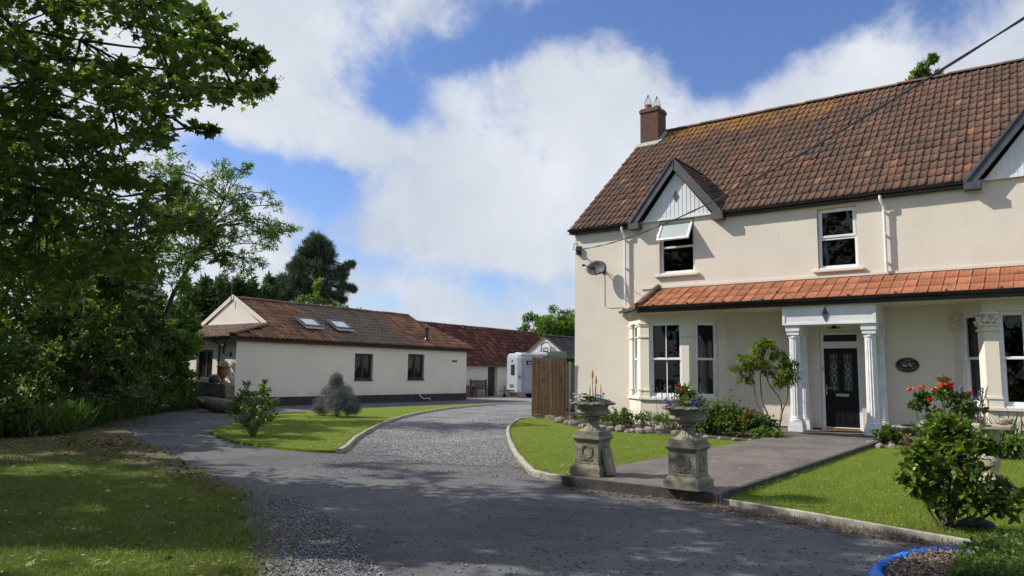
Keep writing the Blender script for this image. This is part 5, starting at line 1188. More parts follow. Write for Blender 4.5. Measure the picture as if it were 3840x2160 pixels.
urn_set(UL[0], UL[1], R(2), 'square stone pedestal with wreath carving beside the lawn at the left of the path', 'wide fluted stone urn with red hot pokers on the left pedestal')
sb = at_z(2312, 1765, PT)
mb = MB(); X = Matrix.Translation((UL[0]+.29, UL[1]-.02, PT))@Matrix.Rotation(R(-14), 4, 'Y'); t_ = MB(); t_.box((-.03, -.09, 0), (.045, .09, .36)); mb = xform(t_, X)
tag(mb.build('leaning_stone', M['stone'], loc=(UL[0]+.3, UL[1], PT), bevel=.02), 'narrow stone slab leaning against the left pedestal', 'stone slab')
def flowers(name, pts, size, m, parent, per=7):
    P = []; Dd = []
    for p in pts:
        for k in range(per):
            t = 2*math.pi*k/per+rng.uniform(0, .5); d = np.array([math.cos(t), math.sin(t), rng.uniform(-.1, .9)]); P.append(np.array(p)-d*size*.15); Dd.append(d)
    return leafmesh(name, np.array(P), np.array(Dd), size, 'ovate', m, parent, .2, .2)
def around(c, r, n): return [tuple(np.array(c)+rng.normal(0, 1, 3)*np.array(r)*.5) for _ in range(n)]
# planting in the urns
cR = (UR[0], UR[1], uz+.06)
pl = thing('urn_planting', 'violet, orange and red pansies in the right urn', 'flowers', (UR[0], UR[1], uz))
P, Dd, _ = clump_leaves((UR[0]+.02, UR[1], uz+.05), (.24, .22, .13), 520, shell=.2); leafmesh('foliage', P, Dd, .06, 'lance', M['bed'], pl, .3)
P, Dd, _ = clump_leaves((UR[0]+.02, UR[1], uz+.17), (.13, .13, .15), 200, shell=.2); leafmesh('leaves', P, Dd, .06, 'ovate', M['bed'], pl, .3)
def nearcam(c, u, v, n, s=.02): # blooms on the side facing the drive
    return [tuple(np.array(c)+np.array((u, -.14+rng.normal(0, .03), v))+rng.normal(0, s, 3)) for _ in range(n)]
flowers('violet_pansies', nearcam((UR[0], UR[1], uz), .17, .07, 7, .022)+nearcam((UR[0], UR[1], uz), -.17, .06, 8, .026)+nearcam((UR[0], UR[1], uz), .11, .08, 3), .03, M['blupet'], pl)
flowers('orange_pansies', nearcam((UR[0], UR[1], uz), .05, .08, 4, .015), .032, M['yelpet'], pl)
flowers('red_flowers', nearcam((UR[0], UR[1]+.1, uz), -.10, .25, 3, .02)+nearcam((UR[0], UR[1]+.1, uz), -.04, .20, 3, .02)+nearcam((UR[0], UR[1], uz), -.19, .05, 2), .03, M['redpet'], pl)
pl = thing('urn_planting', 'white and purple flowers with red hot poker spikes in the left urn', 'flowers', (UL[0], UL[1], uz))
P, Dd, _ = clump_leaves((UL[0], UL[1], uz+.03), (.24, .22, .10), 520, shell=.2); leafmesh('foliage', P, Dd, .05, 'lance', M['bed'], pl, .3)
cL = (UL[0], UL[1], uz)
flowers('white_flowers', nearcam(cL, -.17, .07, 16, .035)+nearcam(cL, -.13, .12, 5, .02), .028, M['whitepet'], pl)
flowers('purple_pansies', nearcam(cL, .15, .11, 8, .028)+nearcam(cL, .2, .07, 5, .02), .032, M['blupet'], pl); flowers('dark_pansies', nearcam(cL, .0, .08, 7, .045)+nearcam(cL, -.04, .12, 2, .01), .032, M['darkpet'], pl)
for (dx, h_, r_) in ((.0, .42, .015), (.055, .34, .014), (.13, .22, .009), (.045, .2, .010), (-.04, .2, .010)):
    mb = MB().tube([(UL[0]+dx*.8, UL[1], uz), (UL[0]+dx, UL[1]-.01, uz+h_-.07)], .005, 5); st_ = mb.build('poker_stem', M['stem'], pl)
    MB().lathe([(r_*.5, 0), (r_, .025), (r_*.95, .05), (r_*.6, .085), (.002, .12)], (UL[0]+dx, UL[1]-.01, uz+h_-.08), 10).build('poker_flower', M['orapet'], st_)

# ================================================================== ROCKERY, BEDS
def rockmesh(c, r, m=M['rock'], sc=(1.25, .9, .75)):
    mb = MB(); mb.sphere((0, 0, 0), 1, 9, (1, 1, 1)); v = mb.v[0]; ph = rng.uniform(0, 9, 3)
    v = v*(1+.16*np.sin(v[:, [1, 2, 0]]*3.1+ph)+.10*np.sin(v[:, [2, 0, 1]]*6+ph)); v = np.sign(v)*np.abs(v)**.8
    a = rng.uniform(0, 3.1); ca, sa = math.cos(a), math.sin(a); v = v*np.array(sc)*r; v = np.c_[v[:, 0]*ca-v[:, 1]*sa, v[:, 0]*sa+v[:, 1]*ca, v[:, 2]]+np.array(c); mb.v[0] = v
    return mb
rocks = [(2100, 1583, 42), (2125, 1590, 30), (2150, 1592, 40), (2178, 1600, 24), (2195, 1603, 36), (2225, 1610, 22), (2258, 1612, 46), (2290, 1614, 38), (2325, 1616, 48), (2352, 1620, 22), (2372, 1620, 30), (2400, 1622, 42), (2435, 1621, 46), (2482, 1622, 60), (2540, 1628, 38), (2570, 1632, 24), (2610, 1636, 30), (2650, 1640, 24), (2700, 1645, 22), (2760, 1650, 26), (2815, 1652, 20), (2860, 1648, 18), (3262, 1668, 36), (3300, 1676, 32), (3345, 1678, 30), (3640, 1700, 50), (3680, 1716, 30), (3800, 1712, 34)]
RL = ['pale', 'mottled', 'grey', 'squat', 'flat topped', 'rounded', 'rough', 'low']
for i, (u, v, w) in enumerate(rocks):
    p = at_z(u, v, .07); d_ = p.length; r = w/F_PX*d_*.45
    side = 'front bed beside the lawn' if u < 3000 else 'right hand bed beside the porch'
    o = rockmesh((p.x, p.y, .05+r*.35), r, sc=(1.2, .85, .72)).build('edging_stone', M['rock'], loc=(p.x, p.y, .05), smooth=False)
    ORD = ['first', 'second', 'third', 'fourth', 'fifth', 'sixth', 'seventh', 'eighth', 'ninth', 'tenth', 'eleventh', 'twelfth', 'thirteenth', 'fourteenth', 'fifteenth', 'sixteenth', 'seventeenth', 'eighteenth', 'nineteenth', 'twentieth', 'twenty first', 'twenty second']
    lab = f'grey edging stone on the front bed, {ORD[i]} from the reed screen' if i < 22 else f'edging stone on the right hand bed, {ORD[i-22]} from the porch'
    tag(o, lab, 'edging stone', 'stones edging the flower beds')
def plant(name, label, cat, base, clumps, n, ls, shape, m, stems=6, sm='stem', flat=.45, group=None, shell=.35, sr=.006, flat2=None):
    t = thing(name, label, cat, base, group); Ps, Ds, tips = [], [], []
    for c in clumps:
        P, Dd, tp = clump_leaves(c[0], c[1], int(n*(c[2] if len(c) > 2 else 1)), shell=shell); Ps.append(P); Ds.append(Dd); tips.append(tp)
    leafmesh('foliage', np.concatenate(Ps), np.concatenate(Ds), ls, shape, m, t, flat)
    mb = MB(); b = Vector(base)
    for c in clumps:
        limb(mb, b+Vector((rng.normal(0, .02), rng.normal(0, .02), 0)), c[0], sr*2.2, sr, n=4, sides=5)
        T = tips[0] if len(clumps) == 1 else tips[clumps.index(c)]
        for tp in T[:stems]: mb.tube([c[0], tuple((np.array(c[0])+tp)/2+rng.normal(0, .01, 3)), tuple(tp)], [sr, sr*.8, sr*.4], 4, False)
    mb.build('stems', M[sm], t)
    return t
def bedbush(u, v, w, h, label, m='bed', n=260, ls=.07, shape='ovate', spikes=0, y=None, **kw):
    p = at_z(u, v, .07) if y is None else at_y(u, v, y); p.z = .07; 
    cl = [((p.x+dx*w, p.y+rng.uniform(-.08, .12), .07+h*(.45+dz)), (w*.42, .3, h*.5)) for dx, dz in ((-.3, -.05), (.3, 0), (0, .12))]
    t = plant('border_plant', label, 'plant', tuple(p), cl, n, ls, shape, M[m], **kw)
    if spikes:
        mb = MB(); Ps = []; Ds = []
        for _ in range(spikes):
            x = p.x+rng.uniform(-.5, .5)*w*1.1; y0 = p.y+rng.uniform(-.15, .2); hh = h*rng.uniform(1.0, 1.55); lx = rng.normal(0, .06)
            mb.tube([(x, y0, .3*h), (x+lx, y0, hh)], .004, 4, False)
            for q in np.linspace(.35, 1, 16): Ps.append((x+lx*q, y0, hh*q)); Ds.append((rng.normal(), rng.normal(), .5))
        mb.build('spike', M['stem'], t); leafmesh('spike_leaves', np.array(Ps), np.array(Ds), .06, shape, M['bedlt'], t, .4)
    return t
bedbush(2215, 1590, .5, .42, 'strap leaved plant in the bed by the reed screen', 'strap', 90, .38, 'strap', flat=.1)
bedbush(2330, 1602, 1.0, .50, 'low dark green shrub in the bed behind the left urn', 'bed', 420, .06)
bedbush(2440, 1606, .8, .42, 'feathery green plant in the bed under the bay window', 'bedlt', 380, .07, 'lance')
bedbush(2520, 1612, .7, .45, 'narrow leaved plant behind the largest edging stone', 'bed', 330, .08, 'lance')
t = bedbush(2545, 1616, .6, .55, 'tall lavender with thin purple spikes in front of the bay window', 'bedlt', 150, .09, 'lance')
mb = MB(); Ps = []; Ds = []
bp2 = at_z(2545, 1620, .07)
for _ in range(60):
    x = bp2.x+rng.normal(0, .33); y0 = bp2.y+rng.normal(.05, .12); hh = rng.uniform(.75, 1.25); lx = rng.normal(0, .10)
    mb.tube([(x, y0, .1), (x+lx, y0, hh)], .003, 4, False)
    for q in np.linspace(hh-.16, hh, 7): Ps.append((x+lx*q/hh, y0, q)); Ds.append((rng.normal()*.5, rng.normal()*.5, 1))
mb.build('flower_stems', M['bedlt'], t); leafmesh('flower_spikes', np.array(Ps), np.array(Ds), .035, 'ovate', M['lav'], t, .3)
bedbush(2640, 1625, .7, .6, 'green perennial behind the right urn in the front bed', 'bed', 420, .09)
bedbush(2700, 1632, .9, .78, 'leafy bush with upright shoots below the bay window corner', 'bed', 620, .09, spikes=9)
bedbush(2790, 1640, 1.0, .62, 'rounded bush with red flower heads in the front bed', 'bed', 620, .08, spikes=5)
b_ = at_z(2790, 1640, .07); flowers('red_flower_head', [(b_.x+rng.uniform(-.3, .5), b_.y-.1+rng.uniform(-.1, .1), rng.uniform(.5, .8)) for _ in range(14)], .05, M['redpet'], t) if False else None
rf_ = thing('red_flowers', 'small red flower heads on the rounded bush in the front bed', 'flowers', (b_.x, b_.y, .5)); flowers('flower_heads', [(b_.x+rng.uniform(-.25, .45), b_.y-.22+rng.uniform(-.08, .08), rng.uniform(.45, .78)) for _ in range(12)], .045, M['redpet'], rf_)
bedbush(2870, 1648, .6, .26, 'low ground cover beside the path at the foot of the small tree', 'bedlt', 260, .06)
bedbush(3330, 1662, .45, .34, 'small leafy plant by the porch corner', 'bed', 240, .07)
bedbush(3395, 1668, .5, .2, 'sparse plant under the bird bath', 'straw', 90, .07)
# iris at the far right, spiky leaves
ip = at_z(3790, 1705, .07); t = thing('iris_clump', 'spiky upright green clump in the bed at the right edge', 'plant', tuple(ip)); k = 70
P = np.c_[ip.x+rng.normal(0, .12, k), ip.y+rng.normal(0, .1, k), np.full(k, .08)]; Dd = np.c_[rng.normal(0, .22, k), rng.normal(0, .2, k), np.ones(k)]
leafmesh('leaves', P, Dd, .68, 'strap', M['strap'], t, 0, .3)
ip = at_z(3745, 1712, .07); bedbush(3715, 1712, .5, .3, 'broad leaved plant behind the stone bird table', 'bed', 220, .1)
bedbush(3835, 1718, .4, .4, 'leafy plant at the right edge of the bed', 'bedlt', 200, .09)
# tall dark plinth-side lavender right
t = thing('lavender', 'pale mauve lavender in the bed under the right bay window', 'plant', (-1.75, 18.2, .07)); mb = MB(); Ps = []; Ds = []
for _ in range(90):
    x = -1.55+rng.normal(0, .12); y0 = 17.6+rng.normal(0, .1); hh = rng.uniform(.6, 1.32); lx = rng.normal(0, .12); mb.tube([(x, y0, .1), (x+lx, y0, hh)], .004, 4, False)
    for q in np.linspace(hh-.2, hh, 8): Ps.append((x+lx*q/hh, y0, q)); Ds.append((rng.normal()*.5, rng.normal()*.5, 1))
mb.build('stems', M['bedlt'], t); leafmesh('flower_spikes', np.array(Ps), np.array(Ds), .05, 'ovate', M['lav'], t, .3)
# small feathery tree by the porch
nbz = at_z(2905, 1636, .08); fy = nbz.y-.0
def fp(u, v, dy=0): return tuple(at_y(u, v, fy+dy))
ncl = [(fp(2862, 1300), (.34, .34, .26)), (fp(2810, 1345), (.32, .3, .22)), (fp(2920, 1340), (.34, .3, .24)), (fp(2780, 1385), (.28, .3, .18)), (fp(2850, 1375), (.34, .34, .22)), (fp(2935, 1395), (.36, .3, .24)), (fp(2965, 1370), (.20, .2, .16)),
       (fp(2800, 1420), (.26, .2, .13), .6), (fp(2870, 1290), (.2, .2, .14)), (fp(2925, 1440), (.22, .2, .16), .6), (fp(2950, 1420), (.22, .2, .16), .7)]
nt = thing('feathery_tree', 'small multi stemmed tree with feathery leaves left of the porch', 'tree', tuple(nbz))
ncl = [(c[0], (c[1][0]*1.12, c[1][1]*1.1, c[1][2]*.62))+tuple(c[2:]) for c in ncl]
cr1, mbn = crown('crown', ncl, 430, .12, 'lance', M['nandina'], nt, flat=.95, nt=22, droop=.25, woodmat=M['stem'], twr=.004, shell=.3)
for pts, r0 in (((( 2893, 1640), (2880, 1560), (2858, 1500), (2850, 1400)), .03), (((2893, 1640), (2885, 1580), (2840, 1520), (2822, 1420), (2800, 1380)), .024), (((2913, 1640), (2930, 1560), (2925, 1500), (2880, 1430), (2862, 1330)), .026), (((2913, 1640), (2932, 1550), (2955, 1480), (2950, 1400)), .022)):
    pp = [at_y(u, v, fy+rng.uniform(-.04, .04)) for u, v in pts]; mbn.tube(smoothline([tuple(p) for p in pp], 4), [r0*(1-.6*i/(4*(len(pp)-1))) for i in range(4*(len(pp)-1)+1)], 7)
mbn.build('trunk', M['stem'], nt, smooth=True)
# bird bath, baluster table and ornament
bb = at_z(3408, 1655, .07); q = at_y(3408, 1605, bb.y)
t = thing('bird_bath', 'low round grey bird bath beside the plinth right of the porch', 'bird bath', tuple(bb))
MB().lathe([(.20, 0), (.20, .08), (.13, .12), (.11, .3), (.16, .38)], (bb.x, bb.y, .07), 20).build('pedestal', M['step'], t); zt_ = q.z
MB().lathe([(.16, -.10), (.30, -.04), (.34, .02), (.33, .05), (.27, .03), (.01, .0)], (bb.x, bb.y, zt_), 28).build('basin', M['stone'], t)
tb_ = at_z(3735, 1838, .05); ty = tb_.y
tt = thing('baluster_table', 'stone slab table on a carved baluster at the right edge', 'stone table', (tb_.x, ty, .05))
qz = at_y(3700, 1592, ty).z; X_ = at_y(3705, 1590, ty).x
MB().box((X_-.30, ty-.26, qz-.05), (X_+.26, ty+.26, qz)).build('tabletop', M['stonepale'], tt, bevel=.01)
mb = MB().box((X_-.2, ty-.2, .05), (X_+.2, ty+.2, .12)); mb.box((X_-.16, ty-.16, .12), (X_+.16, ty+.16, .18)); mb.lathe([(.13, .18), (.09, .21), (.075, .26), (.11, .36), (.115, .42), (.07, .52), (.06, .56), (.1, .6), (.14, qz-.05)], (X_, ty, 0), 20); mb.build('baluster', M['stonepale'], tt)
oc = at_y(3765, 1576, ty); mb = MB(); mb.sphere((oc.x-.01, ty, qz+.045), .055, 12, (1.35, .8, .85)); mb.sphere((oc.x+.065, ty-.01, qz+.065), .028, 10, (1, .8, 1.1)); mb.add([(oc.x+.06, ty-.02, qz+.085), (oc.x+.08, ty-.02, qz+.085), (oc.x+.075, ty-.01, qz+.118), (oc.x+.07, ty+.0, qz+.085)], [(0, 1, 2), (1, 3, 2), (3, 0, 2)])
tag(mb.build('stone_hen', mat('brown_painted_stone', (.22, .13, .09), (.42, .36, .30), 22, .9, .5, 40), loc=(oc.x, ty, qz), smooth=True), 'small brown and grey hen shaped ornament on the stone table', 'ornament')

# ================================================================== LAWN SHRUBS
cb_ = at_z(3545, 1985, .05); cy_ = cb_.y
def cp(u, v, dy=0): return tuple(at_y(u, v, cy_+dy))
ccl = [(cp(3560, 1600, .05), (.20, .2, .16)), (cp(3500, 1650), (.22, .24, .18)), (cp(3620, 1650), (.24, .24, .18)), (cp(3450, 1720, -.1), (.20, .22, .17)), (cp(3560, 1720, -.15), (.28, .28, .2)), (cp(3660, 1720), (.24, .26, .2)),
       (cp(3420, 1790, -.1), (.17, .2, .15)), (cp(3520, 1800, -.15), (.26, .28, .19)), (cp(3640, 1810, -.1), (.28, .28, .2)), (cp(3730, 1840), (.2, .22, .15), .7), (cp(3580, 1880, -.1), (.26, .26, .15), .8), (cp(3480, 1870, -.05), (.18, .2, .13), .6), (cp(3690, 1900), (.2, .2, .12), .6), (cp(3780, 1900), (.17, .2, .10), .45), (cp(3440, 1840, .05), (.1, .15, .12), .5), (cp(3820, 1870), (.12, .2, .08), .3)]
ca = thing('camellia_bush', 'glossy rounded camellia bush at the right of the side lawn', 'bush', tuple(cb_))
cr2, mbc = crown('foliage', ccl, 270, .068, 'ovate', M['camellia'], ca, flat=.6, woodmat=M['bark'], twr=.004, shell=.45)
for c in ccl: limb(mbc, cb_+Vector((rng.normal(0, .03), rng.normal(0, .03), 0)), c[0], .016, .006, sag=-.05, n=5, sides=6)
mbc.build('branches', M['bark'], ca)
rb = at_z(3540, 1890, .05); ry_ = rb.y
def rp(u, v, dy=0): return tuple(at_y(u, v, ry_+dy))
rs = thing('rose_bush', 'tall rose bush with orange and red blooms behind the camellia', 'rose bush', tuple(rb))
rcl = [(rp(3460, 1500), (.10, .1, .1)), (rp(3540, 1490), (.16, .15, .13)), (rp(3600, 1500), (.17, .15, .12)), (rp(3500, 1560), (.16, .15, .12)), (rp(3590, 1560), (.2, .2, .14)), (rp(3430, 1530), (.07, .08, .06), .5), (rp(3545, 1440), (.08, .08, .09), .6), (rp(3650, 1540), (.13, .1, .08), .6), (rp(3520, 1640), (.2, .2, .16))]
cr3, mbr = crown('foliage', rcl, 230, .045, 'ovate', M['rose'], rs, flat=.5, woodmat=M['bed'], twr=.003, shell=.3)
for c in rcl: limb(mbr, rb, c[0], .009, .004, n=5, sides=5)
mbr.build('stems', M['bed'], rs)
def bloom(u, v, m, s, n=16):
    c = np.array(rp(u, v, -.12)); flowers('bloom', [tuple(c+rng.normal(0, s*.18, 3)) for _ in range(3)], s, m, rs, per=8)
for (u, v, m, s) in ((3413, 1461, 'orapet', .045), (3450, 1452, 'orapet', .045), (3466, 1449, 'redpet', .03), (3503, 1459, 'orapet', .042), (3534, 1443, 'orapet', .055), (3563, 1444, 'redpet', .055), (3486, 1498, 'redpet', .045), (3515, 1419, 'redpet', .026), (3545, 1416, 'redpet', .022), (3587, 1473, 'redpet', .022), (3640, 1476, 'redpet', .035), (3530, 1424, 'redpet', .02)): bloom(u, v, M[m], s)
# island shrubs
s1b = at_z(948, 1638, .05); sy_ = s1b.y
def ip1(u, v, dy=0): return tuple(at_y(u, v, sy_+dy))
sh = thing('island_shrub', 'open green leafy shrub at the near end of the island lawn', 'shrub', tuple(s1b))
scl = [(ip1(930, 1475), (.18, .2, .16)), (ip1(985, 1470), (.16, .2, .18)), (ip1(900, 1500), (.2, .25, .17)), (ip1(950, 1520), (.3, .3, .2)), (ip1(1000, 1520), (.2, .25, .18)), (ip1(885, 1550), (.2, .25, .16)), (ip1(940, 1570), (.3, .3, .17)), (ip1(1000, 1560), (.2, .25, .16)), (ip1(1030, 1510), (.1, .12, .08), .4), (ip1(925, 1440), (.07, .08, .1), .3), (ip1(994, 1440), (.06, .08, .12), .35), (ip1(920, 1590), (.18, .2, .1), .6), (ip1(970, 1595), (.16, .2, .09), .5), (ip1(875, 1520), (.14, .15, .1), .6)]
cr4, mbs = crown('foliage', scl, 190, .058, 'ovate', M['shrub'], sh, nt=16, flat=.5, woodmat=M['stem'], twr=.005, shell=.35)
for c in scl: limb(mbs, s1b+Vector((rng.normal(0, .04), rng.normal(0, .04), 0)), c[0], .018, .007, n=5, sides=6)
mbs.build('stems', M['oldwood'], sh)
c2b = at_z(1262, 1562, .05); y2 = c2b.y
def ip2(u, v, dy=0): return tuple(at_y(u, v, y2+dy))
cf = thing('dwarf_conifer', 'cone shaped silvery grey dwarf conifer on the island lawn', 'conifer', tuple(c2b))
k2 = [(ip2(1262, 1425), (.16, .16, .2)), (ip2(1262, 1455), (.3, .3, .22)), (ip2(1235, 1480), (.3, .3, .25)), (ip2(1292, 1480), (.3, .3, .25)), (ip2(1262, 1500, -.2), (.42, .3, .3)), (ip2(1218, 1515), (.3, .35, .25)), (ip2(1305, 1515), (.28, .35, .25)), (ip2(1262, 1530, -.2), (.5, .4, .2)), (ip2(1205, 1535), (.22, .3, .16)), (ip2(1318, 1535), (.2, .3, .16))]
cr5, mbk = crown('foliage', k2, 2400, .11, 'needle', M['bluegrey'], cf, flat=.3, woodmat=M['bark'], twr=.005, shell=.4)
MB_ = mbk; limb(MB_, c2b, k2[1][0], .07, .03, sag=0)
for c in k2: limb(MB_, c2b+Vector((0, 0, .15)), c[0], .025, .01, n=4, sides=5)
MB_.build('trunk', M['oldwood'], cf)

# ================================================================== TREES
def inpoly(x, y, poly):
    c = False; n = len(poly); j = n-1
    for i in range(n):
        xi, yi = poly[i]; xj, yj = poly[j]
        if (yi > y) != (yj > y) and x < (xj-xi)*(y-yi)/(yj-yi)+xi: c = not c
        j = i
    return c
def project(p):
    d = Vector(p)-Vector((0, 0, H)); z = d.dot(FW)
    return (1920+F_PX*d.dot(RT)/z, 1080-F_PX*d.dot(UP)/z, z)
def inframe(p, m=150):
    u, v, z = project(p); return z > .3 and -m < u < 3840+m and -m < v < 2160+m
# --- maple overhanging from the left
out = [(-400, -300), (560, -300), (640, -40), (740, 20), (800, 80), (870, 160), (935, 215), (880, 265), (990, 310), (1010, 335), (960, 375), (880, 385), (790, 390), (730, 420), (745, 480), (700, 510), (640, 520), (600, 545), (640, 590), (690, 620), (715, 690), (735, 760), (770, 830), (815, 880), (845, 960), (830, 985), (780, 930), (700, 900), (640, 920), (600, 990), (520, 1060), (430, 1120), (-400, 1250)]
mp = thing('maple_tree', 'large dark maple overhanging the left of the picture with drooping leafy branches', 'tree', (-13.5, -1.2, 0))
mcl = []
gaps2 = [(420, 160, 90, 40), (250, 120, 70, 30), (560, 260, 80, 35), (330, 235, 90, 25), (650, 330, 60, 30), (520, 430, 60, 30), (640, 430, 50, 25), (150, 60, 60, 30), (120, 250, 70, 20), (700, 200, 40, 25), (590, 600, 40, 30), (30, 830, 40, 30), (120, 620, 40, 25), (430, 780, 40, 25), (300, 960, 60, 25), (560, 850, 40, 25)]
tries = 0
while len(mcl) < 300 and tries < 20000:
    tries += 1; u = rng.uniform(-380, 1010); v = rng.uniform(-280, 1230)
    if not inpoly(u, v, out): continue
    if not all(inpoly(u+a*46, v+b*34, out) for a, b in ((1, 0), (0, 1), (0, -1), (.7, .7), (.7, -.7))): continue
    if any(((u-a)/c_)**2+((v-b)/d_)**2 < 1 for a, b, c_, d_ in gaps2): continue
    dist = rng.uniform(8.2, 11.5)+max(0, 500-u)*.004
    if u < 150: dist = rng.uniform(9, 14)
    pos = at_d(u, v, dist); r_ = rng.uniform(.26, .42)*dist/10
    if (v > 430 or rng.uniform() < .8) and all((pos-Vector(c[0])).length > .36 for c in mcl): mcl.append((tuple(pos), (r_*1.25, r_*1.25, r_*.62)))
for (u, v, d_, r_) in ((965, 232, 9.3, .16), (925, 215, 9.4, .2), (985, 318, 9.2, .17), (1012, 312, 9.2, .08), (930, 345, 9.3, .2), (905, 180, 9.5, .13), (835, 120, 9.6, .2), (770, 60, 9.6, .22), (790, 490, 9.4, .06), (742, 480, 9.4, .14), (835, 965, 9.8, .12), (810, 900, 9.8, .18), (760, 850, 9.8, .22), (630, 5, 9.8, .25), (690, 35, 9.8, .2), (975, 205, 9.3, .06)):
    mcl.append((tuple(at_d(u, v, d_)), (r_*1.2, r_*1.2, r_*.8), .6 if r_ < .15 else .85))
crm, mbm = crown('crown', mcl, 66, .095, 'maple', M['maple'], mp, flat=.6, shell=.1, droop=.12, nt=14, jitter=.25)
ks = [c for c in mcl if rng.uniform() < .5]; P = []; Dd = []
for c in ks:
    b_ = np.array(c[0])
    for _ in range(4):
        q = b_+rng.normal(0, .55, 3)*np.array(c[1])*.7
        for k in range(8): P.append(q+rng.normal(0, .02, 3)); Dd.append(rng.normal(0, 1, 3)+np.array((0, 0, -1)))
leafmesh('seed_keys', np.array(P), np.array(Dd), .05, 'lance', M['keys'], mp, .2)
tp = [Vector((-13.5, -1.2, 0)), Vector((-13.4, -1.1, 1.6)), Vector((-13.1, -.8, 3.4)), Vector((-12.8, -.4, 5.4)), Vector((-12.6, .2, 7.6)), Vector((-12.5, .5, 10)), Vector((-12.4, .6, 12))]
mbm.tube(tp, [.42, .34, .30, .27, .2, .13, .05], 12)
mains = []
for (u, v, d_) in ((880, 330, 9.3), (620, 260, 9.6), (800, 120, 9.6), (300, 150, 10.5), (700, 480, 9.5), (760, 840, 9.8), (560, 720, 9.8), (350, 560, 10.5), (400, 900, 10.8), (150, 780, 11.5), (100, 330, 11.5), (560, 20, 9.8)):
    e = at_d(u, v, d_); s = min(tp[2:6], key=lambda p: abs(p.z-(e.z-.6))); pts = limb(mbm, s, e, .10, .012, sag=.07, n=9, wob=.05); mains += pts[2:]
for c in mcl:
    e = Vector(c[0]); s = min(mains, key=lambda p: (p-e).length)
    if (s-e).length < 3.0: limb(mbm, s, e, .018, .006, sag=.05, n=3, sides=4)
    for k in range(3): mbm.tube([e, e+Vector(rng.normal(0, .4, 3))*c[1][2]], [.004, .002], 3, False)
mbm.build('trunk', M['bark'], mp, smooth=True)
# the crown goes on overhead and to the left, shading the drive and the near lawn
lt = -SUN; scl2 = []; tries = 0
while len(scl2) < 400 and tries < 9000:
    tries += 1; gx_ = rng.uniform(-16, 5); gy_ = rng.uniform(-3, 8.3)
    hgt = rng.uniform(6.5, 12.5); c = Vector((gx_, gy_, 0))+lt*(hgt/lt.z)
    if inframe(c, 420): continue
    holes = [(-10.6, 7.0, .9, .35), (-9.2, 6.4, 1.1, .45), (-7.2, 6.9, .5, .3), (-6.3, 5.6, .6, .2), (-14.5, 5.5, 1.1, .22), (-6.5, 2.6, .7, .25), (-2.7, 5.3, .7, .3), (-4.5, 4.4, .5, .2), (-3.7, 3.3, 1.2, .25), (-3.0, 7.2, .5, .25), (-12.2, 8.0, .9, .25), (-4.3, 7.7, .5, .25), (-1.2, 8.6, 2.5, .7), (2.2, 6.8, 1.5, 1.2)]
    if any(((gx_-a)/(p_+.42))**2+((gy_-b)/(q_+.42))**2 < 1 for a, b, p_, q_ in holes): continue
    r_ = rng.uniform(.5, .75)
    if gy_ > 6.2 and rng.uniform() < .5: continue
    if all((c-Vector(x[0])).length > (.5 if gy_ < 6.2 else .75) for x in scl2): scl2.append((tuple(c), (r_, r_, r_*.7)))
crown('upper_crown', scl2, 105, .19, 'maple', M['maple'], mp, flat=.7, shell=.1, nt=12)

def auto_clumps(poly, n, dist, r, sq=.75, dj=1.0, inset=.5):
    us = [p[0] for p in poly]; vs2 = [p[1] for p in poly]; cl = []; tr_ = 0
    while len(cl) < n and tr_ < 20000:
        tr_ += 1; u = rng.uniform(min(us), max(us)); v = rng.uniform(min(vs2), max(vs2)); rr = rng.uniform(*r); m_ = rr/dist*F_PX*inset
        if not all(inpoly(u+a*m_, v+b*m_, poly) for a, b in ((0, 0), (1, 0), (-1, 0), (0, 1), (0, -1))): continue
        p = at_d(u, v, dist+rng.uniform(-dj, dj))
        if all((p-Vector(c[0])).length > rr*.62 for c in cl): cl.append((tuple(p), (rr, rr, rr*sq)))
    return cl
# --- light green tree standing beyond the hedge
lp_ = [(520, 480), (640, 560), (720, 570), (780, 600), (880, 612), (940, 622), (930, 690), (1000, 735), (1035, 770), (1040, 820), (1060, 850), (1120, 850), (1060, 880), (1000, 930), (990, 1000), (920, 1040), (840, 1000), (760, 1020), (690, 1100), (520, 1100)]
acl = auto_clumps(lp_, 46, 24, (.45, .75), inset=.45)+[(tuple(at_d(u, v, 24)), (r_, r_, r_*.6), .35) for u, v, r_ in ((935, 625, .25), (1040, 770, .3), (1110, 860, .3), (1070, 868, .3), (1010, 730, .3), (1020, 880, .3), (975, 990, .3), (1015, 925, .3), (900, 640, .3), (860, 1010, .4), (930, 1020, .25))]
tbz = at_z(560, 1560, 0); ab = at_d(600, 1230, 27.5)
tree('ash_tree', 'light green open branched tree leaning out over the cottage from the hedge', 'tree', (ab.x, ab.y, 0), [(ab.x, ab.y, 0), tuple(ab), tuple(at_d(650, 1100, 26.5)), tuple(at_d(720, 980, 25)), tuple(at_d(780, 860, 24)), tuple(at_d(840, 750, 24))], acl, 300, .13, 'lance', M['ash'], M['bark'], r0=.10, shell=.25, twr=.006, branch_r=.02, nt=14, flat=.45, droop=.15)
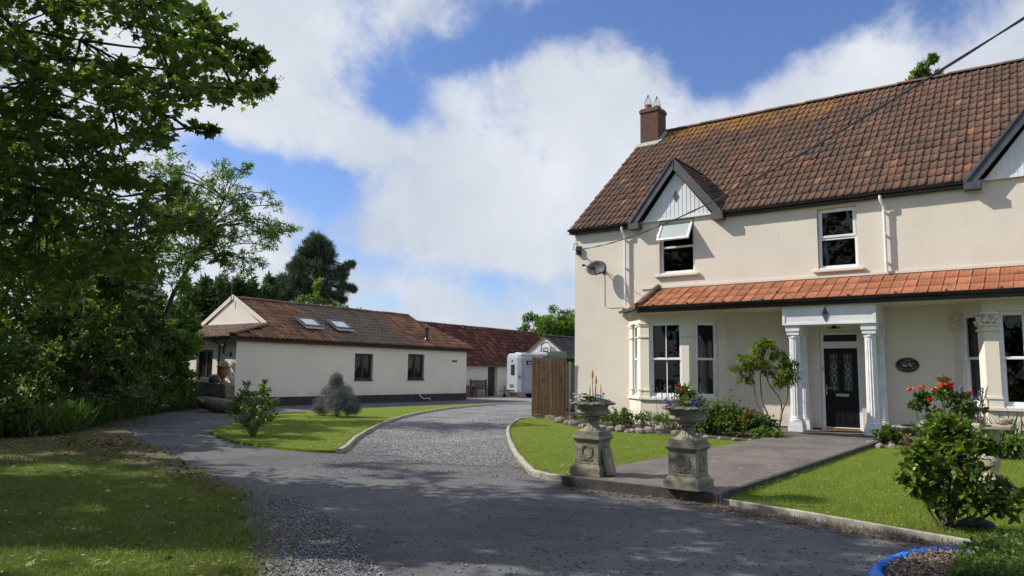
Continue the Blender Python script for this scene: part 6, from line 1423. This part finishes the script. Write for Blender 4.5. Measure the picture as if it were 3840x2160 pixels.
# --- hedge line along the drive
HB = [(-18.6, 5.2, 1.9, 4.8, 'hedge', .13, 'dark glossy laurel bush at the left edge of the hedge'),
      (-19.9, 8.4, 1.8, 4.4, 'hedge', .11, 'dark arching bush behind the white umbels in the hedge'),
      (-21.8, 9.9, 1.8, 4.6, 'ivy', .11, 'very dark ivy covered bush in the middle of the hedge'),
      (-23.4, 11.4, 1.7, 4.5, 'hedge', .11, 'tall dark bush below the white elder blossom'),
      (-25.0, 12.9, 1.5, 4.1, 'hedgelt', .12, 'bright green bush beside the stone wall of the cottage'),
      (-26.4, 14.3, 1.25, 3.7, 'ivy', .12, 'ivy covered bush closing the hedge at the cottage corner'),
      (-21.5, 4.2, 2.6, 8.5, 'hedge', .16, 'tall dark tree standing behind the left end of the hedge'),
      (-24.2, 7.6, 2.6, 8.6, 'hedge', .16, 'tall dark tree standing behind the middle of the hedge'),
      (-27.2, 10.6, 2.3, 6.6, 'hedgelt', .16, 'tree with lighter leaves behind the ash tree'),
      (-29.6, 13.6, 1.8, 5.4, 'hedge', .15, 'dark bushy tree left of the cottage gable')]
for i, (x, y, w, h, m_, ls, lab) in enumerate(HB):
    cl = []; tr_ = 0
    while len(cl) < (22 if h > 5.5 else 20) and tr_ < 3000:
        tr_ += 1; a = rng.uniform(0, 2*math.pi); q = rng.uniform(0, 1)**.5; z = rng.uniform(.08, .93); wz = w*(1-.55*max(0, z-.45)**1.3)
        c = (x+math.cos(a)*q*wz*.75, y+math.sin(a)*q*wz*.75, h*z); rr = rng.uniform(.6, .95)*(w/2.0+.1)
        if all((Vector(c)-Vector(k[0])).length > rr*.6 for k in cl): cl.append((c, (rr, rr, rr*.8)))
    nm = 'hedge_bush' if h < 5.5 else 'hedge_tree'
    t = tree(nm, lab, 'bush' if h < 5.5 else 'tree', (x, y, 0), [(x, y, 0), (x+.1, y, h*.3), (x-.1, y+.1, h*.6), (x, y, h*.85)], cl, 720 if h < 5.5 else 560, ls, 'ovate', M[m_], M['bark'], r0=.14, group='bushes and trees of the hedge', flat=.55, shell=.45, parts=('trunk', 'foliage'), branch_r=.03, nt=26)
el = thing('elder_blossom', 'white elder blossom heads high in the dark hedge', 'blossom', tuple(at_d(560, 1080, 21)))
P = []; Dd = []
for _ in range(26):
    c = np.array(at_d(rng.uniform(480, 620), rng.uniform(1050, 1120), 20.6+rng.uniform(-.3, .3)))
    for k in range(14): P.append(c+rng.normal(0, .05, 3)*(1, 1, .4)); Dd.append(rng.normal(0, 1, 3))
leafmesh('blossom_heads', np.array(P), np.array(Dd), .045, 'disc', M['palepet'], el, .9)
# skirts of the hedge: ground cover, long grass, cow parsley
skirt = [(-17.1, 5.2), (-17.15, 6.9), (-18.3, 7.9), (-20.3, 9.45), (-22.3, 11.25), (-24.0, 12.9), (-25.2, 14.6), (-25.7, 15.3)]
sk = smoothline([(x, y, 0) for x, y in skirt], 6); n = 9000; idx = rng.integers(0, len(sk)-1, n); f = rng.uniform(0, 1, n); A = np.array([tuple(p) for p in sk])
base = A[idx]*(1-f[:, None])+A[idx+1]*f[:, None]; nrm_ = np.array((-.72, .68*-.2, 0)); back = rng.uniform(-.1, 1.5, n)
P = base+np.c_[-.75*back, .45*back*-1*-.6, np.zeros(n)]; P[:, 2] = .03+rng.uniform(0, 1, n)*(.15+.45*np.clip(back, 0, 1))
leafmesh('hedge_ground_cover', P, rng.normal(0, 1, (n, 3))+np.array((.4, -.3, .3)), .12, 'ovate', M['ivy'], None, .6, kind='stuff')
n = 2600; i0 = rng.uniform(0, 1, n)**1.4*(len(sk)-2); idx = i0.astype(int); f = i0-idx; base = A[idx]*(1-f[:, None])+A[idx+1]*f[:, None]; back = rng.uniform(-.15, 1.3, n)
P = base+np.c_[-.75*back, .3*back, np.full(n, .03)]
leafmesh('long_grass', P, np.c_[rng.normal(.15, .35, n), rng.normal(-.15, .35, n), np.ones(n)], .62, 'strap', M['strap'], None, 0, kind='stuff')
P = []; Dd = []; mb = MB()
cpz = thing('cow_parsley', 'cow parsley with cream umbels at the foot of the dark hedge', 'wild flowers', (-18.7, 8.2, 0))
for _ in range(75):
    b_ = at_z(rng.uniform(230, 560), 1605, 0)+Vector((rng.uniform(-.9, .2), rng.uniform(-.3, .5), 0)); h_ = rng.uniform(.55, 1.15); tpz = b_+Vector((rng.normal(.1, .12), rng.normal(-.1, .12), h_)); mb.tube([b_, tpz], [.005, .003], 4, False)
    for k in range(16): P.append(np.array(tpz)+rng.normal(0, 1, 3)*(.055, .055, .012)); Dd.append(rng.normal(0, 1, 3)*(1, 1, .2))
mb.build('stems', M['bed'], cpz); leafmesh('umbels', np.array(P), np.array(Dd), .034, 'disc', M['palepet'], cpz, 1.0)

# --- behind the buildings
for i, (u, top, w, d_) in enumerate(((705, 1075, 62, 43), (765, 1062, 60, 45), (830, 1052, 66, 44), (895, 1062, 62, 46), (955, 1070, 60, 45), (1010, 1058, 48, 47))):
    cl = []; k_ = d_/F_PX
    for v in range(top, 1230, 26):
        ww = w*(.35+.65*min(1, (v-top)/90))
        for q in range(3): cl.append((tuple(at_d(u+rng.uniform(-.6, .6)*ww, v+14+rng.uniform(-8, 8), d_+rng.uniform(-1, 1))), (ww*k_*.55, ww*k_*.55, .55)))
    b_ = at_d(u, 1150, d_)
    tree('cypress_tree', 'dark cypress in the row behind the cottage, '+('leftmost of the row', 'second from the left', 'third, behind the aerial', 'fourth, above the gable side of the ridge', 'fifth from the left', 'last, touching the pine')[i], 'tree', (b_.x, b_.y, 0), [(b_.x, b_.y, 0), (b_.x, b_.y, 3), tuple(at_d(u, top+20, d_))], cl, 190, .34, 'lance', M['conifer'], M['bark'], r0=.2, group='cypress trees behind the cottage', flat=.3, shell=.4, limbs=False, nt=24)
pine = [(1185, 905, 32), (1205, 915, 28), (1165, 928, 40), (1215, 938, 38), (1135, 962, 30), (1240, 965, 30), (1190, 965, 60), (1150, 985, 45), (1112, 1000, 34), (1225, 995, 44), (1095, 1015, 26), (1165, 1025, 58), (1270, 1030, 36), (1305, 1008, 26), (1322, 1000, 16), (1125, 1040, 42), (1215, 1035, 34), (1060, 1058, 34), (1095, 1070, 44), (1035, 1085, 34), (1150, 1080, 50), (1262, 1062, 44), (1285, 1045, 24), (1215, 1088, 50), (1290, 1092, 34), (1318, 1092, 20), (1326, 1098, 12), (1268, 1122, 34), (1285, 1140, 20), (1035, 1120, 44), (1080, 1125, 48), (1180, 1128, 60), (1240, 1135, 40), (1120, 1110, 50)]
pd = 50; pcl = [(tuple(at_d(u, v, pd+rng.uniform(-1.2, 1.2))), (r_*pd/F_PX*1.02,)*2+(r_*pd/F_PX*.86,), (r_/40)**1.6+.12) for u, v, r_ in pine]
pb = at_d(1185, 1150, pd)
tpine = thing('pine_tree', 'tall broad dark pine rising behind the cottage roof', 'pine tree', (pb.x, pb.y, 0)); Ps = []; Ds = []; mbp = MB()
trk = [Vector((pb.x, pb.y, 0)), Vector((pb.x, pb.y, 4)), at_d(1188, 1080, pd), at_d(1185, 1000, pd), at_d(1186, 915, pd)]; mbp.tube(trk, [.35, .3, .22, .14, .04], 8)
for c in pcl:
    P, Dd, tips = clump_leaves(c[0], c[1], int(1500*c[2]), 60, shell=.35); Ps.append(P); Ds.append(np.c_[rng.normal(0, .35, len(P)), rng.normal(0, .35, len(P)), np.abs(rng.normal(1, .4, len(P)))])
    s = min(trk[1:], key=lambda p: (p-Vector(c[0])).length); limb(mbp, s, c[0], .07, .02, n=4, sides=4)
leafmesh('crown', np.concatenate(Ps), np.concatenate(Ds), .30, 'needle', M['pine'], tpine, .1, .3)
for o in tpine.children: pass
mbp.build('trunk', M['bark'], tpine, smooth=True)
vcl = [(tuple(at_d(u, v, 38.5)), (r_*38.5/F_PX,)*3) for u, v, r_ in ((1196, 1055, 12), (1190, 1075, 12), (1186, 1095, 15), (1175, 1112, 18), (1165, 1132, 26), (1190, 1135, 30), (1135, 1118, 16), (1120, 1132, 18), (1215, 1142, 24), (1245, 1140, 18), (1262, 1150, 14), (1290, 1157, 10), (1305, 1160, 8), (1340, 1160, 12))]
vb_ = at_d(1180, 1200, 38.5)
tree('walnut_tree', 'light green leafy top poking above the cottage ridge in front of the pine', 'tree', (vb_.x, vb_.y, 0), [(vb_.x, vb_.y, 0), (vb_.x, vb_.y, 2), tuple(at_d(1180, 1120, 38.5))], vcl, 85, .22, 'lance', M['hedgelt'], M['bark'], r0=.1, limbs=False, flat=.4, droop=.3)
wcl = auto_clumps([(1975, 1240), (1990, 1205), (2040, 1190), (2090, 1165), (2160, 1155), (2240, 1160), (2240, 1300), (2000, 1300)], 26, 62, (1.0, 1.5))
wcl += [(tuple(at_d(u, v, 62)), (.4, .4, .35), .3) for u, v in ((1985, 1185), (1978, 1200), (1970, 1230), (1960, 1238), (2010, 1195), (2075, 1160))]
wb = at_d(2100, 1300, 62)
tree('bushy_tree', 'bushy green tree showing between the outbuilding roof and the farmhouse corner', 'tree', (wb.x, wb.y, 0), [(wb.x, wb.y, 0), (wb.x, wb.y, 3), tuple(at_d(2100, 1230, 62))], wcl, 520, .30, 'lance', M['hedgelt'], M['bark'], r0=.3, limbs=False, flat=.4, shell=.4, droop=.2, nt=40)
rcl2 = [(tuple(at_d(u, v, 42)), (r_*42/F_PX*1.1, r_*42/F_PX*1.1, r_*42/F_PX*.8)) for u, v, r_ in ((3415, 305, 18), (3432, 290, 20), (3445, 270, 20), (3462, 255, 20), (3480, 240, 20), (3496, 225, 14), (3500, 212, 8), (3470, 275, 18), (3500, 285, 14), (3520, 278, 12), (3490, 300, 14), (3460, 300, 22))]
wb2 = at_d(3450, 400, 42)
tree('willow_tree', 'pale leafy tree top leaning over the ridge behind the farmhouse roof', 'tree', (wb2.x, wb2.y, 0), [(wb2.x, wb2.y, 0), (wb2.x, wb2.y, 8), tuple(at_d(3440, 300, 42)), tuple(at_d(3495, 225, 42))], rcl2, 170, .2, 'lance', M['bedlt'], M['bark'], r0=.3, limbs=False, flat=.4, shell=.2)
for i, (x, y, h_) in enumerate(((-33, -9, 9), (-27, -12, 10), (-21, -11, 9.5), (-15.5, -12, 10.5), (-10, -12.5, 9.5), (-4, -13, 10), (3, -13, 9), (10, -12, 10))):
    cl = [((x+rng.normal(0, 1.3), y+rng.normal(0, 1.0), h_*z), (1.9, 1.7, 1.5)) for z in (.18, .3, .42, .5, .58, .66, .74, .82, .9)]
    tree('roadside_tree', 'leafy roadside tree, '+('first', 'second', 'third', 'fourth', 'fifth', 'sixth', 'seventh', 'last')[i]+' from the left of the row mirrored in the windows', 'tree', (x, y, 0), [(x, y, 0), (x, y, h_*.4), (x, y, h_*.8)], cl, 330, .42, 'ovate', M['hedge'], M['bark'], r0=.25, group='trees behind the photographer', limbs=False, shell=.3, nt=20)
# far hedge line closing the fields
n = 26000; ang = rng.uniform(-2.2, 1.6, n); rad = rng.uniform(115, 122, n); hz_ = 3.5+1.8*np.sin(ang*9)+1.2*np.sin(ang*23+1)
P = np.c_[np.sin(ang)*rad, np.cos(ang)*rad, rng.uniform(0, 1, n)**.8*hz_]
leafmesh('distant_wood', P, rng.normal(0, 1, (n, 3)), 1.5, 'ovate', M['conifer'], None, .3, kind='stuff')

# ================================================================== GROUND DETAIL
def scatter_frame(n, poly, z, umin=-60, vmin=1420):
    """random points on a ground polygon, denser near the camera as one sees it"""
    out_ = []
    while len(out_) < n:
        k = n*2; u = rng.uniform(umin, 3900, k); v = rng.uniform(vmin, 2200, k)
        for a, b in zip(u, v):
            p = at_z(a, b, z)
            if inpoly(p.x, p.y, poly): out_.append((p.x, p.y, z))
            if len(out_) >= n: break
    return np.array(out_)
llp = [(p[0], p[1]) for p in ll]+[(-24, -6), (-24, 0), (-20, 6.5)]; ip_ = [(p.x, p.y) for p in isl]; hp_ = [(p[0], p[1]) for p in hl]
def blades(name, poly, z, n, size, m, label=None):
    P = scatter_frame(n, poly, z); D_ = np.c_[rng.normal(0, .7, n), rng.normal(0, .7, n), np.full(n, 1.0)]
    return leafmesh(name, P, D_, size, 'needle', m, None, .0, .4, kind='stuff')
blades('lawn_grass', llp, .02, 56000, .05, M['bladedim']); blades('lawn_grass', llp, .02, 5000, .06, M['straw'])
blades('lawn_grass', ip_, .05, 15000, .042, M['blade']); blades('lawn_grass', hp_, .055, 15000, .042, M['blade'])
sp_ = [(-3.15, 8.4), (-.64, 7.74), (.4, 7.35), (2, 6.6), (5, 5), (5, 14), (-3.15, 17)]
blades('lawn_grass', sp_, .05, 30000, .048, M['blade']); blades('lawn_grass', sp_, .05, 2200, .045, M['straw'])
n = 900; P = np.concatenate([scatter_frame(330, ip_, .08), scatter_frame(360, hp_, .085), scatter_frame(110, sp_, .08)]); n = len(P)
leafmesh('lawn_daisies', P, rng.normal(0, 1, (n, 3))*(1, 1, .1), .02, 'disc', M['whitepet'], None, 1.2, kind='stuff')
P = scatter_frame(46, llp, .05); leafmesh('fallen_petals', P, rng.normal(0, 1, (46, 3))*(1, 1, .1), .035, 'disc', M['whitepet'], None, 1.2, kind='stuff')
# leaf litter
def litter(name, P, size, m, shape='ovate'):
    n = len(P); leafmesh(name, P+rng.normal(0, 1, (n, 3))*(.0, .0, .006), rng.normal(0, 1, (n, 3))*(1, 1, .25), size, shape, m, None, 1.0, .45, kind='stuff')
edge = np.array([(p[0], p[1], 0) for p in ll]); k = 2600; i_ = rng.uniform(0, 1, k)*(len(edge)-9); ii = i_.astype(int); E_ = edge[ii]+(edge[ii+1]-edge[ii])*(i_-ii)[:, None]
P = E_+np.c_[rng.normal(-.1, .26, k), rng.normal(0, .22, k), np.full(k, .035)]; litter('leaf_litter', P, .036, M['litter'])
k = 900; c_ = np.array(at_z(380, 1668, .03)); P = c_+np.c_[rng.normal(0, 1.0, k), rng.normal(0, .32, k), np.zeros(k)]; litter('leaf_litter', P, .075, M['litter'])
litter('leaf_litter', scatter_frame(520, llp, .04), .06, M['litterg'], 'maple')
litter('leaf_litter', scatter_frame(150, [(-20, 5), (-20, 8.5), (-16, 10), (-3.3, 8), (0, 7), (0, 2), (-6, 3), (-12, 5.6)], .012), .045, M['litter'])
kk = 700; t_ = rng.uniform(0, 1, kk); P = np.c_[-3.3+2.9*t_, 8.1-.62*t_-np.abs(rng.normal(0, .18, kk)), np.full(kk, .012)]; litter('leaf_litter', P, .035, M['litter'])
kk = 420; P = np.c_[rng.uniform(-5.4, -3.2, kk), 8.2-np.abs(rng.normal(0, .14, kk)), np.full(kk, .012)]; litter('leaf_litter', P, .03, M['litter'])
be = [at_z(u, v, 0) for u, v in ((-200, 1655), (60, 1648), (300, 1628), (420, 1600), (520, 1640), (600, 1700), (760, 1772), (900, 1850), (860, 1880), (700, 1815), (520, 1760), (330, 1730), (100, 1742), (-200, 1760))]
be = [(p.x+rng.normal(0, .06), p.y+rng.normal(0, .05), 0) for p in smoothline([tuple(p) for p in be], 5, True)]
sheet('bare_earth', be, .028, mat('trodden_earth', (.105, .085, .055), (.10, .12, .04), 3.2, 1, 1, 30, c3=(.06, .05, .035), s3=6, bdist=.03))
litter('leaf_litter', scatter_frame(1500, [(p[0], p[1]) for p in be], .04), .055, M['litter'])
# loose stones
def pebbles(name, P, smin, smax, m):
    n = len(P); o6 = np.array([(1, 0, 0), (-1, 0, 0), (0, 1, 0), (0, -1, 0), (0, 0, .7), (0, 0, -.4)]); s = rng.uniform(smin, smax, n)
    a = rng.uniform(0, 6.3, n); j = 1+rng.normal(0, .25, (n, 6, 3)); V = o6[None]*j; c, sn = np.cos(a)[:, None], np.sin(a)[:, None]
    V = np.stack([V[..., 0]*c-V[..., 1]*sn, V[..., 0]*sn+V[..., 1]*c, V[..., 2]], -1)*s[:, None, None]+P[:, None, :]
    F = np.array([(0, 2, 4), (2, 1, 4), (1, 3, 4), (3, 0, 4), (2, 0, 5), (1, 2, 5), (3, 1, 5), (0, 3, 5)]); return fast(name, V.reshape(-1, 3), (F[None]+(np.arange(n)*6)[:, None, None]).reshape(-1, 3), m)
nearp = [(-6.6, 4.6), (-5.9, 3.9), (-4.9, 3.2), (-3.6, 1.6), (-2.2, 1.6), (-3.0, 3.3), (-4.6, 4.2), (-5.6, 4.9), (-7.6, 5.5)]
gp2 = [(p.x, p.y) for p in gpts]
fan = [tuple(at_z(u, v, 0).xy) for u, v in ((1250, 1680), (1500, 1640), (1950, 1700), (2080, 1790), (1900, 1800), (1600, 1770), (1300, 1790), (1100, 1760))]
P = np.concatenate([scatter_frame(2600, fan, .008), scatter_frame(7000, nearp, .006), scatter_frame(9000, gp2, .012), scatter_frame(4200, [(-22, 7.5), (-15, 9), (-5, 8.2), (0, 7), (0, 1), (-3, 1), (-6, 4.4), (-12, 6)], .004)[:2200]])
pebbles('loose_gravel', P, .006, .014, M['pebble'])['kind'] = 'stuff'
# blue tarpaulin strip, chips and weeds
tz = [at_z(u, v, .05) for u, v in ((3350, 2230), (3292, 2150), (3295, 2118), (3350, 2095), (3430, 2072), (3500, 2062), (3570, 2058), (3612, 2070), (3645, 2068))]
sl2 = smoothline([tuple(p) for p in tz], 6); wd = [.055+.022*math.sin(i*.35)+.012*math.sin(i*1.3) for i in range(len(sl2))]; vs_ = []
for i, p in enumerate(sl2):
    d = (sl2[min(i+1, len(sl2)-1)]-sl2[max(i-1, 0)]).normalized(); s = Vector((-d.y, d.x, 0)); w = wd[i]*(1 if i < len(sl2)-4 else .6)
    for a, z in ((-1, .012), (-.55, .055), (-.1, .072+.008*math.sin(i*1.9)), (.4, .05+.01*math.sin(i*2.7)), (1, .012)): vs_.append(tuple(Vector((p.x, p.y, 0))+s*w*a*-1+Vector((0, 0, z))))
n = len(sl2); tp_ = MB().add(vs_, [(i*5+k, i*5+k+1, (i+1)*5+k+1, (i+1)*5+k) for i in range(n-1) for k in range(4)]).build('blue_tarpaulin', M['tarp'], loc=tuple(tz[4]), smooth=True)
tp_.modifiers.new('t', 'SOLIDIFY').thickness = .003; tag(tp_, 'crumpled strip of bright blue tarpaulin edging the wood chip bed', 'tarpaulin')
wcp = [(p.x, p.y) for p in (at_z(3330, 2200), at_z(3340, 2135), at_z(3440, 2095), at_z(3560, 2082), at_z(3600, 2110), at_z(3560, 2200))]
P = scatter_frame(1500, wcp, .045, 3200, 2060); P[:, 2] += rng.uniform(0, .03, len(P)); leafmesh('wood_chips', P, rng.normal(0, 1, (len(P), 3))*(1, 1, .25), .05, 'lance', M['chip'], None, .8, .6, kind='stuff')
wp2 = [(p.x, p.y) for p in (at_z(3570, 2200), at_z(3590, 2100), at_z(3640, 2070), at_z(3700, 2040), at_z(3900, 2030), at_z(3900, 2200))]
P = scatter_frame(2000, wp2, .03, 3500, 2000); n = len(P); P[:, 2] += rng.uniform(0, 1, n)**1.8*.08
leafmesh('weeds', P, np.c_[rng.normal(0, .8, n), rng.normal(0, .8, n), rng.uniform(.2, 1, n)], .042, 'ovate', M['bed'], None, .5, kind='stuff')
P = scatter_frame(420, wp2, .03, 3500, 2000); n = len(P); leafmesh('weeds', P, np.c_[rng.normal(0, .4, n), rng.normal(0, .4, n), np.ones(n)], .10, 'strap', M['bedlt'], None, 0, kind='stuff')
# tufts along kerbs and lawn edges
kk = 1500; t_ = rng.uniform(0, 1, kk); P = np.c_[-3.2+3.2*t_, 8.12-.66*t_-np.abs(rng.normal(0, .07, kk)), np.full(kk, .0)]; leafmesh('edge_tufts', P, np.c_[rng.normal(0, .5, kk), rng.normal(0, .5, kk), np.ones(kk)], .07, 'strap', M['straw'], None, 0, kind='stuff')
kk = 2600; i_ = rng.uniform(0, 1, kk)*(len(edge)-9); ii = i_.astype(int); E_ = edge[ii]+(edge[ii+1]-edge[ii])*(i_-ii)[:, None]; P = E_+np.c_[rng.normal(0, .12, kk), rng.normal(0, .12, kk), np.full(kk, .01)]
leafmesh('edge_tufts', P, np.c_[rng.normal(0, .7, kk), rng.normal(0, .7, kk), np.ones(kk)], .09, 'strap', M['bladedim'], None, 0, kind='stuff')
for ln_, sd in (([(-20.8, 26.4), (-19.86, 22.71), (-17.82, 18.44), (-15.42, 14.78), (-12.58, 11.26), (-10.83, 9.37), (-10.4, 8.85)], -1), ([(p[0], p[1]) for p in hl_k], 1)):
    K_ = np.array([(a, b, 0) for a, b in ln_], float); k = 1500; i_ = rng.uniform(0, 1, k)**.7*(len(K_)-1.001); ii = i_.astype(int); E_ = K_[ii]+(K_[ii+1]-K_[ii])*(i_-ii)[:, None]
    dd_ = K_[ii+1]-K_[ii]; nn_ = np.c_[-dd_[:, 1], dd_[:, 0], 0*ii]/np.linalg.norm(dd_, axis=1, keepdims=True); P = E_+nn_*(rng.choice([-1, 1], k)*(.05+np.abs(rng.normal(0, .10, k))))[:, None]; P[:, 2] = .03
    leafmesh('edge_tufts', P, np.c_[rng.normal(0, .7, k), rng.normal(0, .7, k), np.ones(k)], .06, 'strap', M['straw'], None, 0, kind='stuff')
st = at_z(3662, 1985, .05); mbx = rockmesh((st.x, st.y, .09), .12, M['signblack'], (1.3, .8, .5)); tag(mbx.build('dark_stone', M['bark'], loc=tuple(st), smooth=True), 'dark lump of stone on the lawn under the camellia', 'stone')
for o in bpy.data.objects:
    if '_o' in o: del o['_o']
    if '_i' in o: del o['_i']
